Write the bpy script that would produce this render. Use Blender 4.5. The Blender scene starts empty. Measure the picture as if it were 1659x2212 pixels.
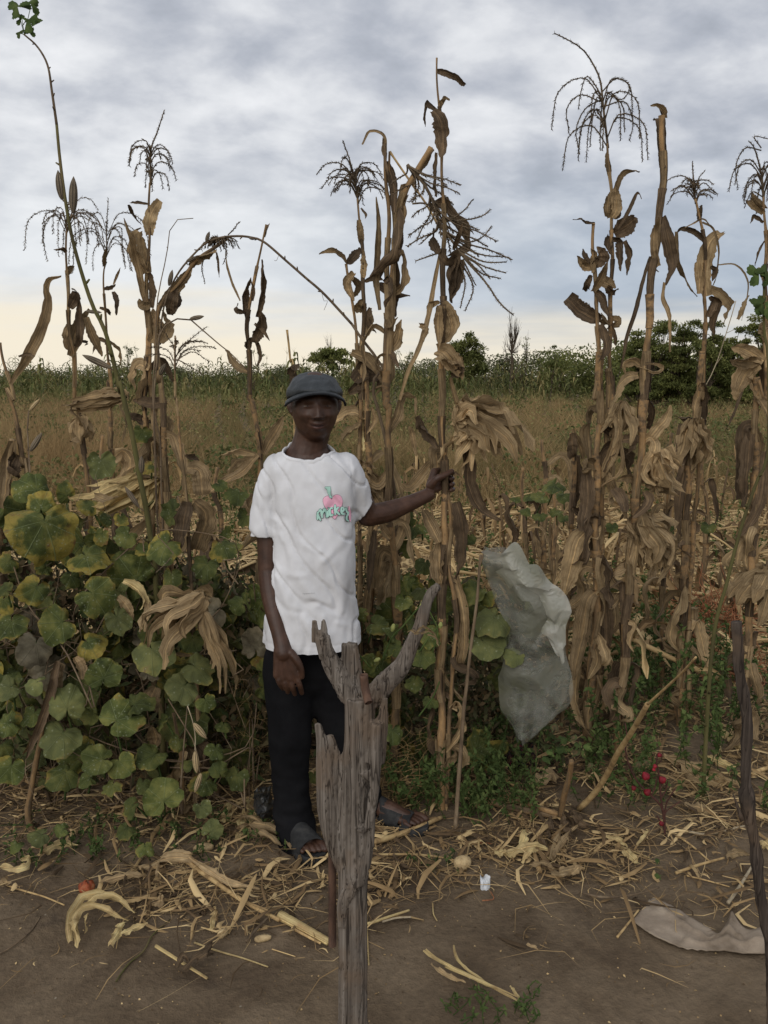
import bpy, bmesh, math, random
import numpy as np
from mathutils import Vector, Matrix, noise as mnoise
from mathutils.bvhtree import BVHTree

R = math.radians
rng = random.Random(11)
nrg = np.random.default_rng(7)
scene = bpy.context.scene
COL = scene.collection

# ------------------------------------------------------------------ camera
CAM = Vector((0.0, 0.0, 1.65)); PITCH = R(9.2); F = 1805.0
cam_data = bpy.data.cameras.new('camera'); cam = bpy.data.objects.new('camera', cam_data); COL.objects.link(cam)
cam.location = CAM; cam.rotation_euler = (math.pi / 2 - PITCH, 0, 0)
cam_data.sensor_fit = 'VERTICAL'; cam_data.sensor_height = 24.0; cam_data.lens = 24.0 * F / 2212.0
cam_data.clip_start = 0.05; cam_data.clip_end = 6000
scene.camera = cam

# ------------------------------------------------------------------ light
scene.view_settings.view_transform = 'Standard'; scene.view_settings.look = 'None'
scene.view_settings.exposure = 0.2; scene.view_settings.gamma = 1.0
world = bpy.data.worlds.new('World'); scene.world = world; world.use_nodes = True
wn = world.node_tree; wn.nodes.clear()
SUN_EL, SUN_AZ = R(34), R(200)      # high cloud light coming from behind the photographer
sun_data = bpy.data.lights.new('sun', 'SUN'); sun_data.energy = 1.4; sun_data.angle = R(50); sun_data.color = (1.0, 0.965, 0.92)
sun = bpy.data.objects.new('sun', sun_data); COL.objects.link(sun)
sd = Vector((math.sin(SUN_AZ) * math.cos(SUN_EL), math.cos(SUN_AZ) * math.cos(SUN_EL), math.sin(SUN_EL)))
sun.rotation_euler = sd.to_track_quat('Z', 'Y').to_euler()

def N(tree, typ, **kw):
    n = tree.nodes.new(typ)
    for k, v in kw.items():
        if k.startswith('i_'):
            n.inputs[k[2:].replace('_', ' ')].default_value = v
        else: setattr(n, k, v)
    return n
def L(tree, a, b): tree.links.new(a, b)
def math_n(t, op, a, b=None, c=None, clamp=False):
    n = t.nodes.new('ShaderNodeMath'); n.operation = op; n.use_clamp = clamp
    for i, x in enumerate((a, b, c)):
        if x is None: continue
        if isinstance(x, (int, float)): n.inputs[i].default_value = x
        else: t.links.new(x, n.inputs[i])
    return n.outputs[0]
def mixc(t, f, a, b, mode='MIX'):
    n = t.nodes.new('ShaderNodeMix'); n.data_type = 'RGBA'; n.blend_type = mode
    for k, x in ((0, f), (6, a), (7, b)):
        if isinstance(x, (int, float)): n.inputs[k].default_value = x
        elif isinstance(x, tuple): n.inputs[k].default_value = x if len(x) == 4 else (*x, 1)
        else: t.links.new(x, n.inputs[k])
    return n.outputs[2]
def ramp_n(t, fac, stops):
    n = t.nodes.new('ShaderNodeValToRGB'); cr = n.color_ramp
    while len(cr.elements) < len(stops): cr.elements.new(0.5)
    for e, (p, c) in zip(cr.elements, stops):
        e.position = p; e.color = (*c, 1) if len(c) == 3 else c
    t.links.new(fac, n.inputs[0]); return n.outputs[0]
def sstep(t, x, a, b):
    n = t.nodes.new('ShaderNodeMapRange'); n.interpolation_type = 'SMOOTHSTEP'
    t.links.new(x, n.inputs[0]); n.inputs[1].default_value = a; n.inputs[2].default_value = b
    return n.outputs[0]

# sky: a Nishita sky nearly hidden by a broken deck of grey cloud lying on a plane overhead
sky = N(wn, 'ShaderNodeTexSky', sky_type='NISHITA', sun_disc=False, sun_elevation=SUN_EL, sun_rotation=SUN_AZ)
bg1 = N(wn, 'ShaderNodeBackground'); bg1.inputs[1].default_value = 0.07; L(wn, sky.outputs[0], bg1.inputs[0])
tc = N(wn, 'ShaderNodeTexCoord'); sep = N(wn, 'ShaderNodeSeparateXYZ'); L(wn, tc.outputs['Generated'], sep.inputs[0])
zz = math_n(wn, 'MAXIMUM', sep.outputs[2], 0.0)
den = math_n(wn, 'ADD', zz, 0.34)
cu = math_n(wn, 'DIVIDE', sep.outputs[0], den); cv = math_n(wn, 'DIVIDE', sep.outputs[1], den)
comb = N(wn, 'ShaderNodeCombineXYZ'); L(wn, cu, comb.inputs[0]); L(wn, cv, comb.inputs[1])
mp = N(wn, 'ShaderNodeMapping'); L(wn, comb.outputs[0], mp.inputs[0]); mp.inputs['Rotation'].default_value = (0, 0, R(-28)); mp.inputs['Scale'].default_value = (1.0, 1.15, 1); mp.inputs['Location'].default_value = (3.1, 1.7, 0)
n1 = N(wn, 'ShaderNodeTexNoise', i_Scale=6.2, i_Detail=8.0, i_Roughness=0.54, i_Distortion=0.12); L(wn, mp.outputs[0], n1.inputs['Vector'])
n2 = N(wn, 'ShaderNodeTexNoise', i_Scale=2.3, i_Detail=3.0, i_Roughness=0.5); L(wn, mp.outputs[0], n2.inputs['Vector'])
cl = math_n(wn, 'ADD', math_n(wn, 'MULTIPLY', n1.outputs[0], 0.62), math_n(wn, 'MULTIPLY', n2.outputs[0], 0.38))
# brighter towards the low sun glow beyond the field on the left
azl = math_n(wn, 'MULTIPLY', math_n(wn, 'ARCTAN2', sep.outputs[0], sep.outputs[1]), -1.0)
low = sstep(wn, zz, 0.75, 0.05)
cl = math_n(wn, 'ADD', cl, math_n(wn, 'MULTIPLY', math_n(wn, 'MULTIPLY', sstep(wn, azl, -0.2, 0.45), low), 0.12))
cl = math_n(wn, 'SUBTRACT', cl, math_n(wn, 'MULTIPLY', sstep(wn, math_n(wn, 'ABSOLUTE', math_n(wn, 'SUBTRACT', zz, 0.62)), 0.22, 0.0), 0.02))
deck = ramp_n(wn, cl, [(0.36, (0.345, 0.37, 0.42)), (0.44, (0.42, 0.445, 0.50)), (0.52, (0.53, 0.55, 0.595)), (0.60, (0.66, 0.675, 0.705)), (0.70, (0.78, 0.79, 0.81))])
# clear strip near the horizon: pale blue grey above warm cream
band = sstep(wn, zz, 0.27, 0.10)
rightish = sstep(wn, azl, 0.25, -0.28)
bcol = mixc(wn, rightish, (0.72, 0.745, 0.765, 1), (0.36, 0.425, 0.51, 1))
deck2 = mixc(wn, math_n(wn, 'MULTIPLY', band, 0.72), deck, bcol)
wn3 = N(wn, 'ShaderNodeTexNoise', i_Scale=5.0, i_Detail=4.0); mp3 = N(wn, 'ShaderNodeMapping'); mp3.inputs['Scale'].default_value = (0.7, 0.7, 9.0); L(wn, tc.outputs['Generated'], mp3.inputs[0]); L(wn, mp3.outputs[0], wn3.inputs['Vector'])
zw = math_n(wn, 'ADD', zz, math_n(wn, 'MULTIPLY', math_n(wn, 'SUBTRACT', wn3.outputs[0], 0.5), 0.10))
warmw = math_n(wn, 'ADD', math_n(wn, 'MULTIPLY', sstep(wn, azl, -0.2, 0.4), 0.032), 0.0)
glow = sstep(wn, math_n(wn, 'SUBTRACT', zw, warmw), 0.092, 0.012)
deck3 = mixc(wn, math_n(wn, 'MULTIPLY', glow, 0.92), deck2, (0.84, 0.755, 0.60, 1))
below = sstep(wn, sep.outputs[2], 0.0, -0.04)
deck4 = mixc(wn, below, deck3, (0.10, 0.09, 0.075, 1))
bg2 = N(wn, 'ShaderNodeBackground'); L(wn, deck4, bg2.inputs[0]); bg2.inputs[1].default_value = 1.0
mxs = N(wn, 'ShaderNodeMixShader'); mxs.inputs[0].default_value = 0.95; L(wn, bg1.outputs[0], mxs.inputs[1]); L(wn, bg2.outputs[0], mxs.inputs[2])
wo = N(wn, 'ShaderNodeOutputWorld'); L(wn, mxs.outputs[0], wo.inputs[0])

scene.cycles.max_bounces = 5; scene.cycles.diffuse_bounces = 3; scene.cycles.transparent_max_bounces = 8; scene.cycles.transmission_bounces = 3

# ------------------------------------------------------------------ photo-to-place helpers
REG = {'d': (0, 0, 1.0), 'a': (0, 0, .5), 'b': (829.5, 0, .5), 'c': (0, 777.6, .3646), 'm': (475.2, 734.4, .3646),
       'e': (993.6, 734.4, .401), 'f': (0, 1382.4, .375), 'g': (518.4, 1382.4, .375), 'h': (993.6, 1425.6, .401),
       's': (639.4, 1028.2, .1211), 't': (1296.0, 604.8, .2187)}
CP, SP = math.cos(PITCH), math.sin(PITCH)
def raydir(u, v):
    x = (u - 829.5) / F; y = -(v - 1106.0) / F
    return Vector((x, CP + y * SP, -SP + y * CP))
def P(u, v, Y):
    d = raydir(u, v); return CAM + d * (Y / d.y)
def gh(x, y):
    h = 0.018 * mnoise.noise(Vector((x * 1.1, y * 1.1, 3.0))) + 0.007 * mnoise.noise(Vector((x * 4.5, y * 4.5, 9.0)))
    return h * min(1.0, max(0.0, (9 - y) / 3)) if y < 9 else 0.0
def G(u, v, z=0.0):
    d = raydir(u, v); t = (z - CAM.z) / d.z; return CAM + d * t
def GY(Y):  # ground row in display px
    ang = math.atan(1.65 / Y) - PITCH
    return 1106 + F * math.tan(ang)
def px(Y): return Y / F
def uv(s, reg=None):
    out = []
    for tok in s.replace(';', ' ').split():
        if tok[0].isalpha(): reg = tok[0]; tok = tok[1:]
        p = [float(q) for q in tok.split(',')]
        ox, oy, k = REG[reg]
        out.append((ox + p[0] * k, oy + p[1] * k, p[2] if len(p) > 2 else 0.0, k))
    return out
def pts(s, Y): return [P(a, b, Y + c) for a, b, c, k in uv(s)]

# ------------------------------------------------------------------ mesh helpers
def smooth(p, n):
    p = [np.array(q, float) for q in p]
    if len(p) == 1: return [Vector(p[0])] * n
    if len(p) == 2: return [Vector(p[0] + (p[1] - p[0]) * i / (n - 1)) for i in range(n)]
    e = [2 * p[0] - p[1]] + p + [2 * p[-1] - p[-2]]
    seg = [np.linalg.norm(p[i + 1] - p[i]) + 1e-6 for i in range(len(p) - 1)]
    cum = np.concatenate([[0], np.cumsum(seg)]); out = []
    for i in range(n):
        s = cum[-1] * i / (n - 1); k = min(len(seg) - 1, int(np.searchsorted(cum, s, 'right') - 1)); t = (s - cum[k]) / seg[k]
        a, b, c, d = e[k:k + 4]
        out.append(Vector(0.5 * ((2 * b) + (-a + c) * t + (2 * a - 5 * b + 4 * c - d) * t * t + (-a + 3 * b - 3 * c + d) * t ** 3)))
    return out

class MB:
    def __init__(s): s.v = []; s.f = []; s.uv = []
    def add(s, v, f, u=None):
        o = len(s.v); s.v += [tuple(q) for q in v]; s.f += [tuple(i + o for i in q) for q in f]
        s.uv += (u if u is not None else [(0.5, 0.5)] * len(v))
    def build(s, name, mat, parent=None, sm=True):
        return mesh_obj(name, s.v, s.f, s.uv, mat, parent, sm)

def mesh_obj(name, v, f, u, mat, parent=None, sm=True):
    me = bpy.data.meshes.new(name); v = np.array(v, np.float32).reshape(-1, 3)
    if parent is not None: v = v - np.array(wloc(parent), np.float32)
    if isinstance(f, np.ndarray):
        nf, k = f.shape; me.vertices.add(len(v)); me.vertices.foreach_set('co', v.ravel())
        me.loops.add(nf * k); me.loops.foreach_set('vertex_index', f.ravel().astype(np.int32))
        me.polygons.add(nf); me.polygons.foreach_set('loop_start', np.arange(0, nf * k, k, dtype=np.int32)); me.update(calc_edges=True)
    else:
        me.from_pydata(v.tolist(), [], f); me.update()
    if u is not None:
        u = np.array(u, np.float32).reshape(-1, 2); lay = me.uv_layers.new(name='UVMap')
        li = np.empty(len(me.loops), np.int32); me.loops.foreach_get('vertex_index', li)
        lay.data.foreach_set('uv', u[li].ravel())
    if sm: me.polygons.foreach_set('use_smooth', np.ones(len(me.polygons), bool))
    me.materials.append(mat)
    o = bpy.data.objects.new(name, me); COL.objects.link(o)
    if parent is not None: o.parent = parent
    return o
def wloc(o):
    l = Vector(o.location)
    while o.parent is not None: o = o.parent; l += Vector(o.location)
    return l
def tag(o, label=None, cat=None, group=None, kind=None):
    if label: o['label'] = label
    if cat: o['category'] = cat
    if group: o['group'] = group
    if kind: o['kind'] = kind
    return o
def empty(name, loc, label, cat, group=None):
    o = bpy.data.objects.new(name, None); COL.objects.link(o); o.location = loc; o.empty_display_size = 0.1
    return tag(o, label, cat, group)

def frames(p, hint):
    T = [(p[min(i + 1, len(p) - 1)] - p[max(i - 1, 0)]) for i in range(len(p))]
    T = [t.normalized() if t.length > 1e-9 else Vector((0, 0, 1)) for t in T]
    S = []
    s = hint - T[0] * hint.dot(T[0])
    if s.length < 1e-4: s = T[0].orthogonal()
    s.normalize(); S.append(s)
    for i in range(1, len(p)):
        s = s - T[i] * s.dot(T[i]); s = s.normalized() if s.length > 1e-5 else T[i].orthogonal(); S.append(s)
    return T, S
def tube(mb, p, rad, ns=8, hint=Vector((1, 0, 0)), cap=True, ell=1.0, jit=0.0, u0=0.0, vscale=1.0):
    T, S = frames(p, hint); n = len(p); v = []; u = []
    d = 0
    for i in range(n):
        b = T[i].cross(S[i]); r = rad[i] if hasattr(rad, '__len__') else rad
        if i: d += (p[i] - p[i - 1]).length
        for k in range(ns):
            a = 2 * math.pi * k / ns; rr = r * (1 + jit * mnoise.noise(Vector((k * 1.7, i * .6, u0 * 10))))
            v.append(p[i] + S[i] * math.cos(a) * rr + b * math.sin(a) * rr * ell); u.append((k / ns, d * vscale))
    f = [(i * ns + k, i * ns + (k + 1) % ns, (i + 1) * ns + (k + 1) % ns, (i + 1) * ns + k) for i in range(n - 1) for k in range(ns)]
    if cap: f += [tuple(range(ns))[::-1], tuple((n - 1) * ns + k for k in range(ns))]
    mb.add(v, f, u)
def ribbon(mb, p, w, roll=0.0, twist=0.0, fold=0.4, wave=0.15, seed=0.0, na=4, prof=None, hint=None, ragged=0.1, tip=0.12, base=0.55):
    """dry leaf: a strip with a folded midrib, waving edges and its own twist; w is half width"""
    n = len(p)
    view = (p[n // 2] - CAM).normalized(); T0 = (p[1] - p[0]).normalized()
    if hint is None: hint = T0.cross(view)
    T, S = frames(p, hint); v = []; u = []; na = max(na, 5) if w > .006 else na
    for i in range(n):
        t = i / (n - 1)
        q = prof(t) if prof else (base + (1 - base) * min(1, t / 0.3)) * (tip + (1 - tip) * (1 - max(0, (t - 0.5) / 0.5) ** 1.8))
        a = roll + twist * t; b = T[i].cross(S[i])
        s = S[i] * math.cos(a) + b * math.sin(a); nn = T[i].cross(s)
        for k in range(na + 1):
            x = 2 * k / na - 1
            rg = 1 + ragged * mnoise.noise(Vector((seed * 7.3 + (1 if x > 0 else 5), t * n * 0.9, 0.3))) * 2.2
            ww = w * q * rg
            wv = w * (.22 * mnoise.noise(Vector((t * n * .55, x * 1.6, seed * 5.1))) + .10 * mnoise.noise(Vector((t * n * 1.3, x * 3, seed)))) + wave * w * abs(x) * math.sin(t * 17 + seed * 3 + (1.3 if x > 0 else 0)) + wave * w * 2.5 * abs(x) * mnoise.noise(Vector((t * 5, seed, x)))
            v.append(p[i] + s * (x * ww * math.cos(fold * abs(x))) + nn * (abs(x) ** 1.3 * ww * math.sin(fold) + wv)); u.append((k / na, t))
    f = [(i * (na + 1) + k, i * (na + 1) + k + 1, (i + 1) * (na + 1) + k + 1, (i + 1) * (na + 1) + k) for i in range(n - 1) for k in range(na)]
    mb.add(v, f, u)

def remesh(mb_or_obj, vox, smooth_it=0, name='tmp'):
    o = mb_or_obj.build(name, bpy.data.materials[0]) if isinstance(mb_or_obj, MB) else mb_or_obj
    m = o.modifiers.new('r', 'REMESH'); m.mode = 'VOXEL'; m.voxel_size = vox
    if smooth_it:
        s = o.modifiers.new('s', 'SMOOTH'); s.iterations = smooth_it; s.factor = 0.5
    dg = bpy.context.evaluated_depsgraph_get(); dg.update(); ev = o.evaluated_get(dg); me = bpy.data.meshes.new_from_object(ev)
    old = o.data; bpy.data.objects.remove(o); bpy.data.meshes.remove(old)
    return me
def get_co(me):
    a = np.empty(len(me.vertices) * 3, np.float32); me.vertices.foreach_get('co', a); return a.reshape(-1, 3)
def get_no(me):
    a = np.empty(len(me.vertices) * 3, np.float32); me.vertex_normals.foreach_get('vector', a) if hasattr(me, 'vertex_normals') else me.vertices.foreach_get('normal', a); return a.reshape(-1, 3)
def obj_from_mesh(name, me, mat, parent=None):
    if parent is not None:
        c = get_co(me) - np.array(wloc(parent), np.float32); me.vertices.foreach_set('co', c.ravel())
    me.materials.clear(); me.materials.append(mat); me.polygons.foreach_set('use_smooth', np.ones(len(me.polygons), bool)); me.update()
    o = bpy.data.objects.new(name, me); COL.objects.link(o); o.parent = parent
    return o
def cap_tube(mb, p, r, n=10, ns=14, ell=1.0, hint=Vector((1, 0, 0))):
    """tapered limb with round ends"""
    k = smooth(p, n); rr = np.interp(np.linspace(0, 1, n), np.linspace(0, 1, len(r)), r)
    d0 = (k[0] - k[1]).normalized(); d1 = (k[-1] - k[-2]).normalized()
    pre = [(k[0] + d0 * rr[0] * math.sin(a), rr[0] * math.cos(a)) for a in (1.45, 1.1, 0.75, 0.4)]
    post = [(k[-1] + d1 * rr[-1] * math.sin(a), rr[-1] * math.cos(a)) for a in (0.4, 0.75, 1.1, 1.45)]
    pp = [q[0] for q in pre] + k + [q[0] for q in post]; ra = [q[1] for q in pre] + list(rr) + [q[1] for q in post]
    tube(mb, pp, ra, ns, hint, ell=ell)

# ------------------------------------------------------------------ materials
def lin(r, g, b):
    return tuple(((c / 255) / 12.92 if c / 255 < .04045 else ((c / 255 + .055) / 1.055) ** 2.4) for c in (r, g, b))
def mat(name, cols, scale=(8, 8, 8), coord='Object', detail=4.0, rough=0.85, bump=0.3, bscale=None, rnd=0.25, transl=0.0, spec=0.25, uvrand=False, stops=None, dist=0.0):
    if not any(q in name for q in ('cotton', 'print', 'cap', 'cloth', 'foil', 'rubber', 'iris')): cols = [(min(1, r * 1.10), g * 1.02, b_ * .84) for r, g, b_ in cols]
    m = bpy.data.materials.new(name); m.use_nodes = True; t = m.node_tree; t.nodes.clear()
    out = N(t, 'ShaderNodeOutputMaterial'); b = N(t, 'ShaderNodeBsdfPrincipled'); b.inputs['Roughness'].default_value = rough; b.inputs['Specular IOR Level'].default_value = spec
    tcn = N(t, 'ShaderNodeTexCoord'); mpn = N(t, 'ShaderNodeMapping'); mpn.inputs['Scale'].default_value = scale; L(t, tcn.outputs[coord], mpn.inputs[0])
    oi = N(t, 'ShaderNodeObjectInfo')
    L(t, math_n(t, 'MULTIPLY', oi.outputs['Random'], 50.0), mpn.inputs['Location'])
    nz = N(t, 'ShaderNodeTexNoise', i_Scale=1.0, i_Detail=detail, i_Roughness=0.6, i_Distortion=dist); L(t, mpn.outputs[0], nz.inputs['Vector'])
    fac = nz.outputs[0]
    if uvrand:
        su = N(t, 'ShaderNodeSeparateXYZ'); L(t, tcn.outputs['UV'], su.inputs[0])
        fac = math_n(t, 'ADD', math_n(t, 'MULTIPLY', su.outputs[0], 0.75), math_n(t, 'MULTIPLY', fac, 0.25))
        st = stops or [i / max(1, len(cols) - 1) for i in range(len(cols))]
    else:
        st = stops or [0.3 + 0.4 * i / max(1, len(cols) - 1) for i in range(len(cols))]
    c = ramp_n(t, fac, list(zip(st, cols)))
    if rnd:
        k = math_n(t, 'ADD', math_n(t, 'MULTIPLY', oi.outputs['Random'], rnd * 2), 1 - rnd)
        cc = N(t, 'ShaderNodeCombineXYZ'); [L(t, k, cc.inputs[i]) for i in range(3)]
        c = mixc(t, 1.0, c, cc.outputs[0], 'MULTIPLY')
    if coord == 'UV' and name not in ('striped_cloth',):
        sn = N(t, 'ShaderNodeTexNoise', i_Scale=13.0, i_Detail=6.0, i_Roughness=.7); L(t, tcn.outputs['Object'], sn.inputs['Vector'])
        c = mixc(t, .8, c, ramp_n(t, sn.outputs[0], [(.32, (.28, .27, .26)), (.47, (.5, .5, .5)), (.62, (.70, .69, .67))]), 'OVERLAY')
        s2 = N(t, 'ShaderNodeSeparateXYZ'); L(t, tcn.outputs['UV'], s2.inputs[0])
        vn = N(t, 'ShaderNodeTexNoise', i_Scale=1.0, i_Detail=2.0); mv = N(t, 'ShaderNodeMapping'); mv.inputs['Scale'].default_value = (60, .6, 1); L(t, tcn.outputs['UV'], mv.inputs[0]); L(t, mv.outputs[0], vn.inputs['Vector'])
        c = mixc(t, math_n(t, 'MULTIPLY', sstep(t, vn.outputs[0], .45, .62), .22), c, mixc(t, 1.0, c, (.45, .42, .4, 1), 'MULTIPLY'))
        if 'pod' in name: c = mixc(t, math_n(t, 'MULTIPLY', sstep(t, s2.outputs[0], .62, .25), .75), c, (.02, .016, .013, 1))
        if 'leaf' in name or 'husk' in name: c = mixc(t, sstep(t, math_n(t, 'ABSOLUTE', math_n(t, 'SUBTRACT', s2.outputs[0], .5)), .045, .02), c, mixc(t, 1.0, c, (1.5, 1.45, 1.35, 1), 'MULTIPLY'))
    L(t, c, b.inputs['Base Color'])
    if bump:
        nb = N(t, 'ShaderNodeTexNoise', i_Scale=1.0, i_Detail=5.0, i_Roughness=0.65); mb2 = N(t, 'ShaderNodeMapping'); mb2.inputs['Scale'].default_value = bscale or tuple(q * 2.5 for q in scale)
        L(t, tcn.outputs[coord], mb2.inputs[0]); L(t, mb2.outputs[0], nb.inputs['Vector'])
        bn = N(t, 'ShaderNodeBump'); bn.inputs['Strength'].default_value = bump; bn.inputs['Distance'].default_value = 0.004; L(t, nb.outputs[0], bn.inputs['Height']); L(t, bn.outputs[0], b.inputs['Normal'])
    if transl:
        tr = N(t, 'ShaderNodeBsdfTranslucent'); L(t, c, tr.inputs[0]); mx = N(t, 'ShaderNodeMixShader'); mx.inputs[0].default_value = transl
        L(t, b.outputs[0], mx.inputs[1]); L(t, tr.outputs[0], mx.inputs[2]); L(t, mx.outputs[0], out.inputs[0])
    else: L(t, b.outputs[0], out.inputs[0])
    m['bsdf'] = b.name
    return m
M = {}
M['dry'] = mat('dry_leaf', [(.07, .05, .032), (.17, .126, .08), (.29, .222, .145), (.21, .174, .132)], (26, 1.6, 1), 'UV', bump=.5, rnd=.32, transl=.22)
M['dark'] = mat('dark_dry_leaf', [(.035, .026, .019), (.085, .062, .044), (.15, .113, .083)], (26, 2.0, 1), 'UV', bump=.5, rnd=.3, transl=.12)
M['husk'] = mat('corn_husk', [(.17, .125, .08), (.30, .23, .15), (.42, .345, .24)], (20, 1.6, 1), 'UV', bump=.35, rnd=.3, transl=.3)
M['pale'] = mat('pale_husk', [(.28, .21, .11), (.50, .41, .24), (.66, .57, .37)], (20, 1.6, 1), 'UV', bump=.35, rnd=.15, transl=.3)
M['stalk'] = mat('maize_stalk', [(.055, .04, .029), (.13, .096, .066), (.25, .165, .09), (.16, .125, .092)], (3.0, 5.0, 1), 'UV', bump=.35, bscale=(40, 3, 1), rnd=.25)
M['straw'] = mat('straw', [(.20, .14, .08), (.40, .29, .16), (.52, .41, .24)], (30, 30, 30), bump=.2, rnd=.25)
M['tassel'] = mat('maize_tassel', [(.05, .038, .028), (.10, .078, .058), (.16, .125, .092)], (30, 30, 30), bump=0, rnd=.2)
M['okra'] = mat('okra_stem', [(.055, .048, .026), (.085, .085, .034), (.13, .11, .06)], (12, 12, 4), bump=.2, rnd=.1)
M['twig'] = mat('twig', [(.055, .042, .033), (.12, .09, .066), (.18, .145, .11)], (40, 40, 12), bump=.4, rnd=.2)
M['palewig'] = mat('pale_twig', [(.2, .17, .14), (.33, .29, .23), (.4, .36, .3)], (40, 40, 12), bump=.3, rnd=.1)
M['pod'] = mat('okra_pod', [(.05, .042, .038), (.14, .12, .10), (.24, .21, .18)], (9.0, 1.0, 1), 'UV', bump=.4, rnd=.2)
M['podpale'] = mat('pale_okra_pod', [(.12, .09, .05), (.36, .29, .19), (.50, .43, .32)], (9.0, 1.0, 1), 'UV', bump=.4, rnd=.1)
M['weed'] = mat('weed_leaf', [(.028, .05, .016), (.06, .095, .03), (.115, .15, .055)], (9, 9, 9), bump=0, rnd=.1, uvrand=True, transl=.2)
M['green'] = mat('fresh_leaf', [(.028, .052, .016), (.05, .085, .026), (.085, .12, .04)], (25, 25, 25), bump=.3, rnd=.25, transl=.2)
M['grassf'] = mat('field_grass', [(.06, .08, .032), (.13, .115, .055), (.22, .165, .088), (.32, .245, .14), (.21, .13, .07)], (.25, .25, .25), bump=0, rnd=0, uvrand=True, transl=.2)
M['mfield'] = mat('field_maize', [(.055, .075, .03), (.10, .12, .045), (.17, .17, .075), (.27, .22, .12)], (.3, .3, .3), bump=0, rnd=.15, uvrand=True, transl=.2)
M['crown'] = mat('tree_leaf', [(.06, .078, .03), (.12, .145, .05), (.20, .215, .08)], (.9, .9, .9), bump=0, rnd=.15, uvrand=True, transl=.3)
M['crownfar'] = mat('far_tree_leaf', [(.05, .06, .035), (.08, .095, .05), (.12, .135, .07)], (.5, .5, .5), bump=0, rnd=.15, uvrand=True)
M['bark'] = mat('bark', [(.03, .024, .019), (.06, .048, .038), (.1, .08, .064)], (6, 6, 2), bump=.4, rnd=.1)
M['litter'] = mat('litter', [(.03, .022, .015), (.085, .058, .036), (.21, .145, .08), (.38, .285, .165), (.62, .50, .31)], (20, 20, 20), bump=.2, rnd=0, uvrand=True)
M['root'] = mat('reddish_root', [(.12, .05, .03), (.28, .12, .065), (.38, .2, .12)], (40, 40, 40), bump=.1, rnd=0)

def soil_material():
    m = bpy.data.materials.new('soil'); m.use_nodes = True; t = m.node_tree; t.nodes.clear()
    out = N(t, 'ShaderNodeOutputMaterial'); b = N(t, 'ShaderNodeBsdfPrincipled', i_Roughness=0.95); b.inputs['Specular IOR Level'].default_value = 0.12
    tcn = N(t, 'ShaderNodeTexCoord'); v = tcn.outputs['Object']
    a = N(t, 'ShaderNodeTexNoise', i_Scale=2.2, i_Detail=6.0, i_Roughness=0.6, i_Distortion=0.4); L(t, v, a.inputs['Vector'])
    c = ramp_n(t, a.outputs[0], [(.3, (.074, .051, .033)), (.45, (.122, .088, .056)), (.6, (.170, .126, .082)), (.75, (.205, .156, .104))])
    f = N(t, 'ShaderNodeTexNoise', i_Scale=38.0, i_Detail=5.0, i_Roughness=0.7); L(t, v, f.inputs['Vector'])
    c = mixc(t, 0.55, c, ramp_n(t, f.outputs[0], [(.3, (.35, .35, .35)), (.5, (.5, .5, .5)), (.7, (.68, .67, .65))]), 'OVERLAY')
    # scuffs and damp spots
    w = N(t, 'ShaderNodeTexNoise', i_Scale=5.5, i_Detail=3.0, i_Roughness=0.5); L(t, v, w.inputs['Vector'])
    c = mixc(t, math_n(t, 'MULTIPLY', sstep(t, w.outputs[0], .62, .74), .55), c, (.042, .032, .026))
    # tiny pale crumbs
    vo = N(t, 'ShaderNodeTexVoronoi', i_Scale=42.0); L(t, v, vo.inputs['Vector'])
    cs = N(t, 'ShaderNodeSeparateColor'); L(t, vo.outputs['Color'], cs.inputs[0])
    spot = math_n(t, 'MULTIPLY', math_n(t, 'LESS_THAN', vo.outputs['Distance'], .13), math_n(t, 'GREATER_THAN', cs.outputs[0], .975))
    c = mixc(t, math_n(t, 'MULTIPLY', spot, .7), c, (.30, .26, .20))
    # far away the ground between the plants is dry matter, not bare soil
    sp = N(t, 'ShaderNodeSeparateXYZ'); L(t, v, sp.inputs[0])
    n3 = N(t, 'ShaderNodeTexNoise', i_Scale=.5, i_Detail=8.0, i_Roughness=.7); L(t, v, n3.inputs['Vector'])
    dryc = ramp_n(t, n3.outputs[0], [(.3, (.05, .05, .025)), (.5, (.12, .09, .05)), (.7, (.18, .13, .075))])
    c = mixc(t, sstep(t, sp.outputs[1], 5.0, 12.0), c, dryc)
    L(t, c, b.inputs['Base Color'])
    bn = N(t, 'ShaderNodeBump', i_Strength=0.9, i_Distance=0.02); hh = math_n(t, 'ADD', math_n(t, 'MULTIPLY', f.outputs[0], .6), math_n(t, 'MULTIPLY', a.outputs[0], 1.2)); L(t, hh, bn.inputs['Height']); L(t, bn.outputs[0], b.inputs['Normal'])
    L(t, b.outputs[0], out.inputs[0]); return m
M['soil'] = soil_material()

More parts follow.
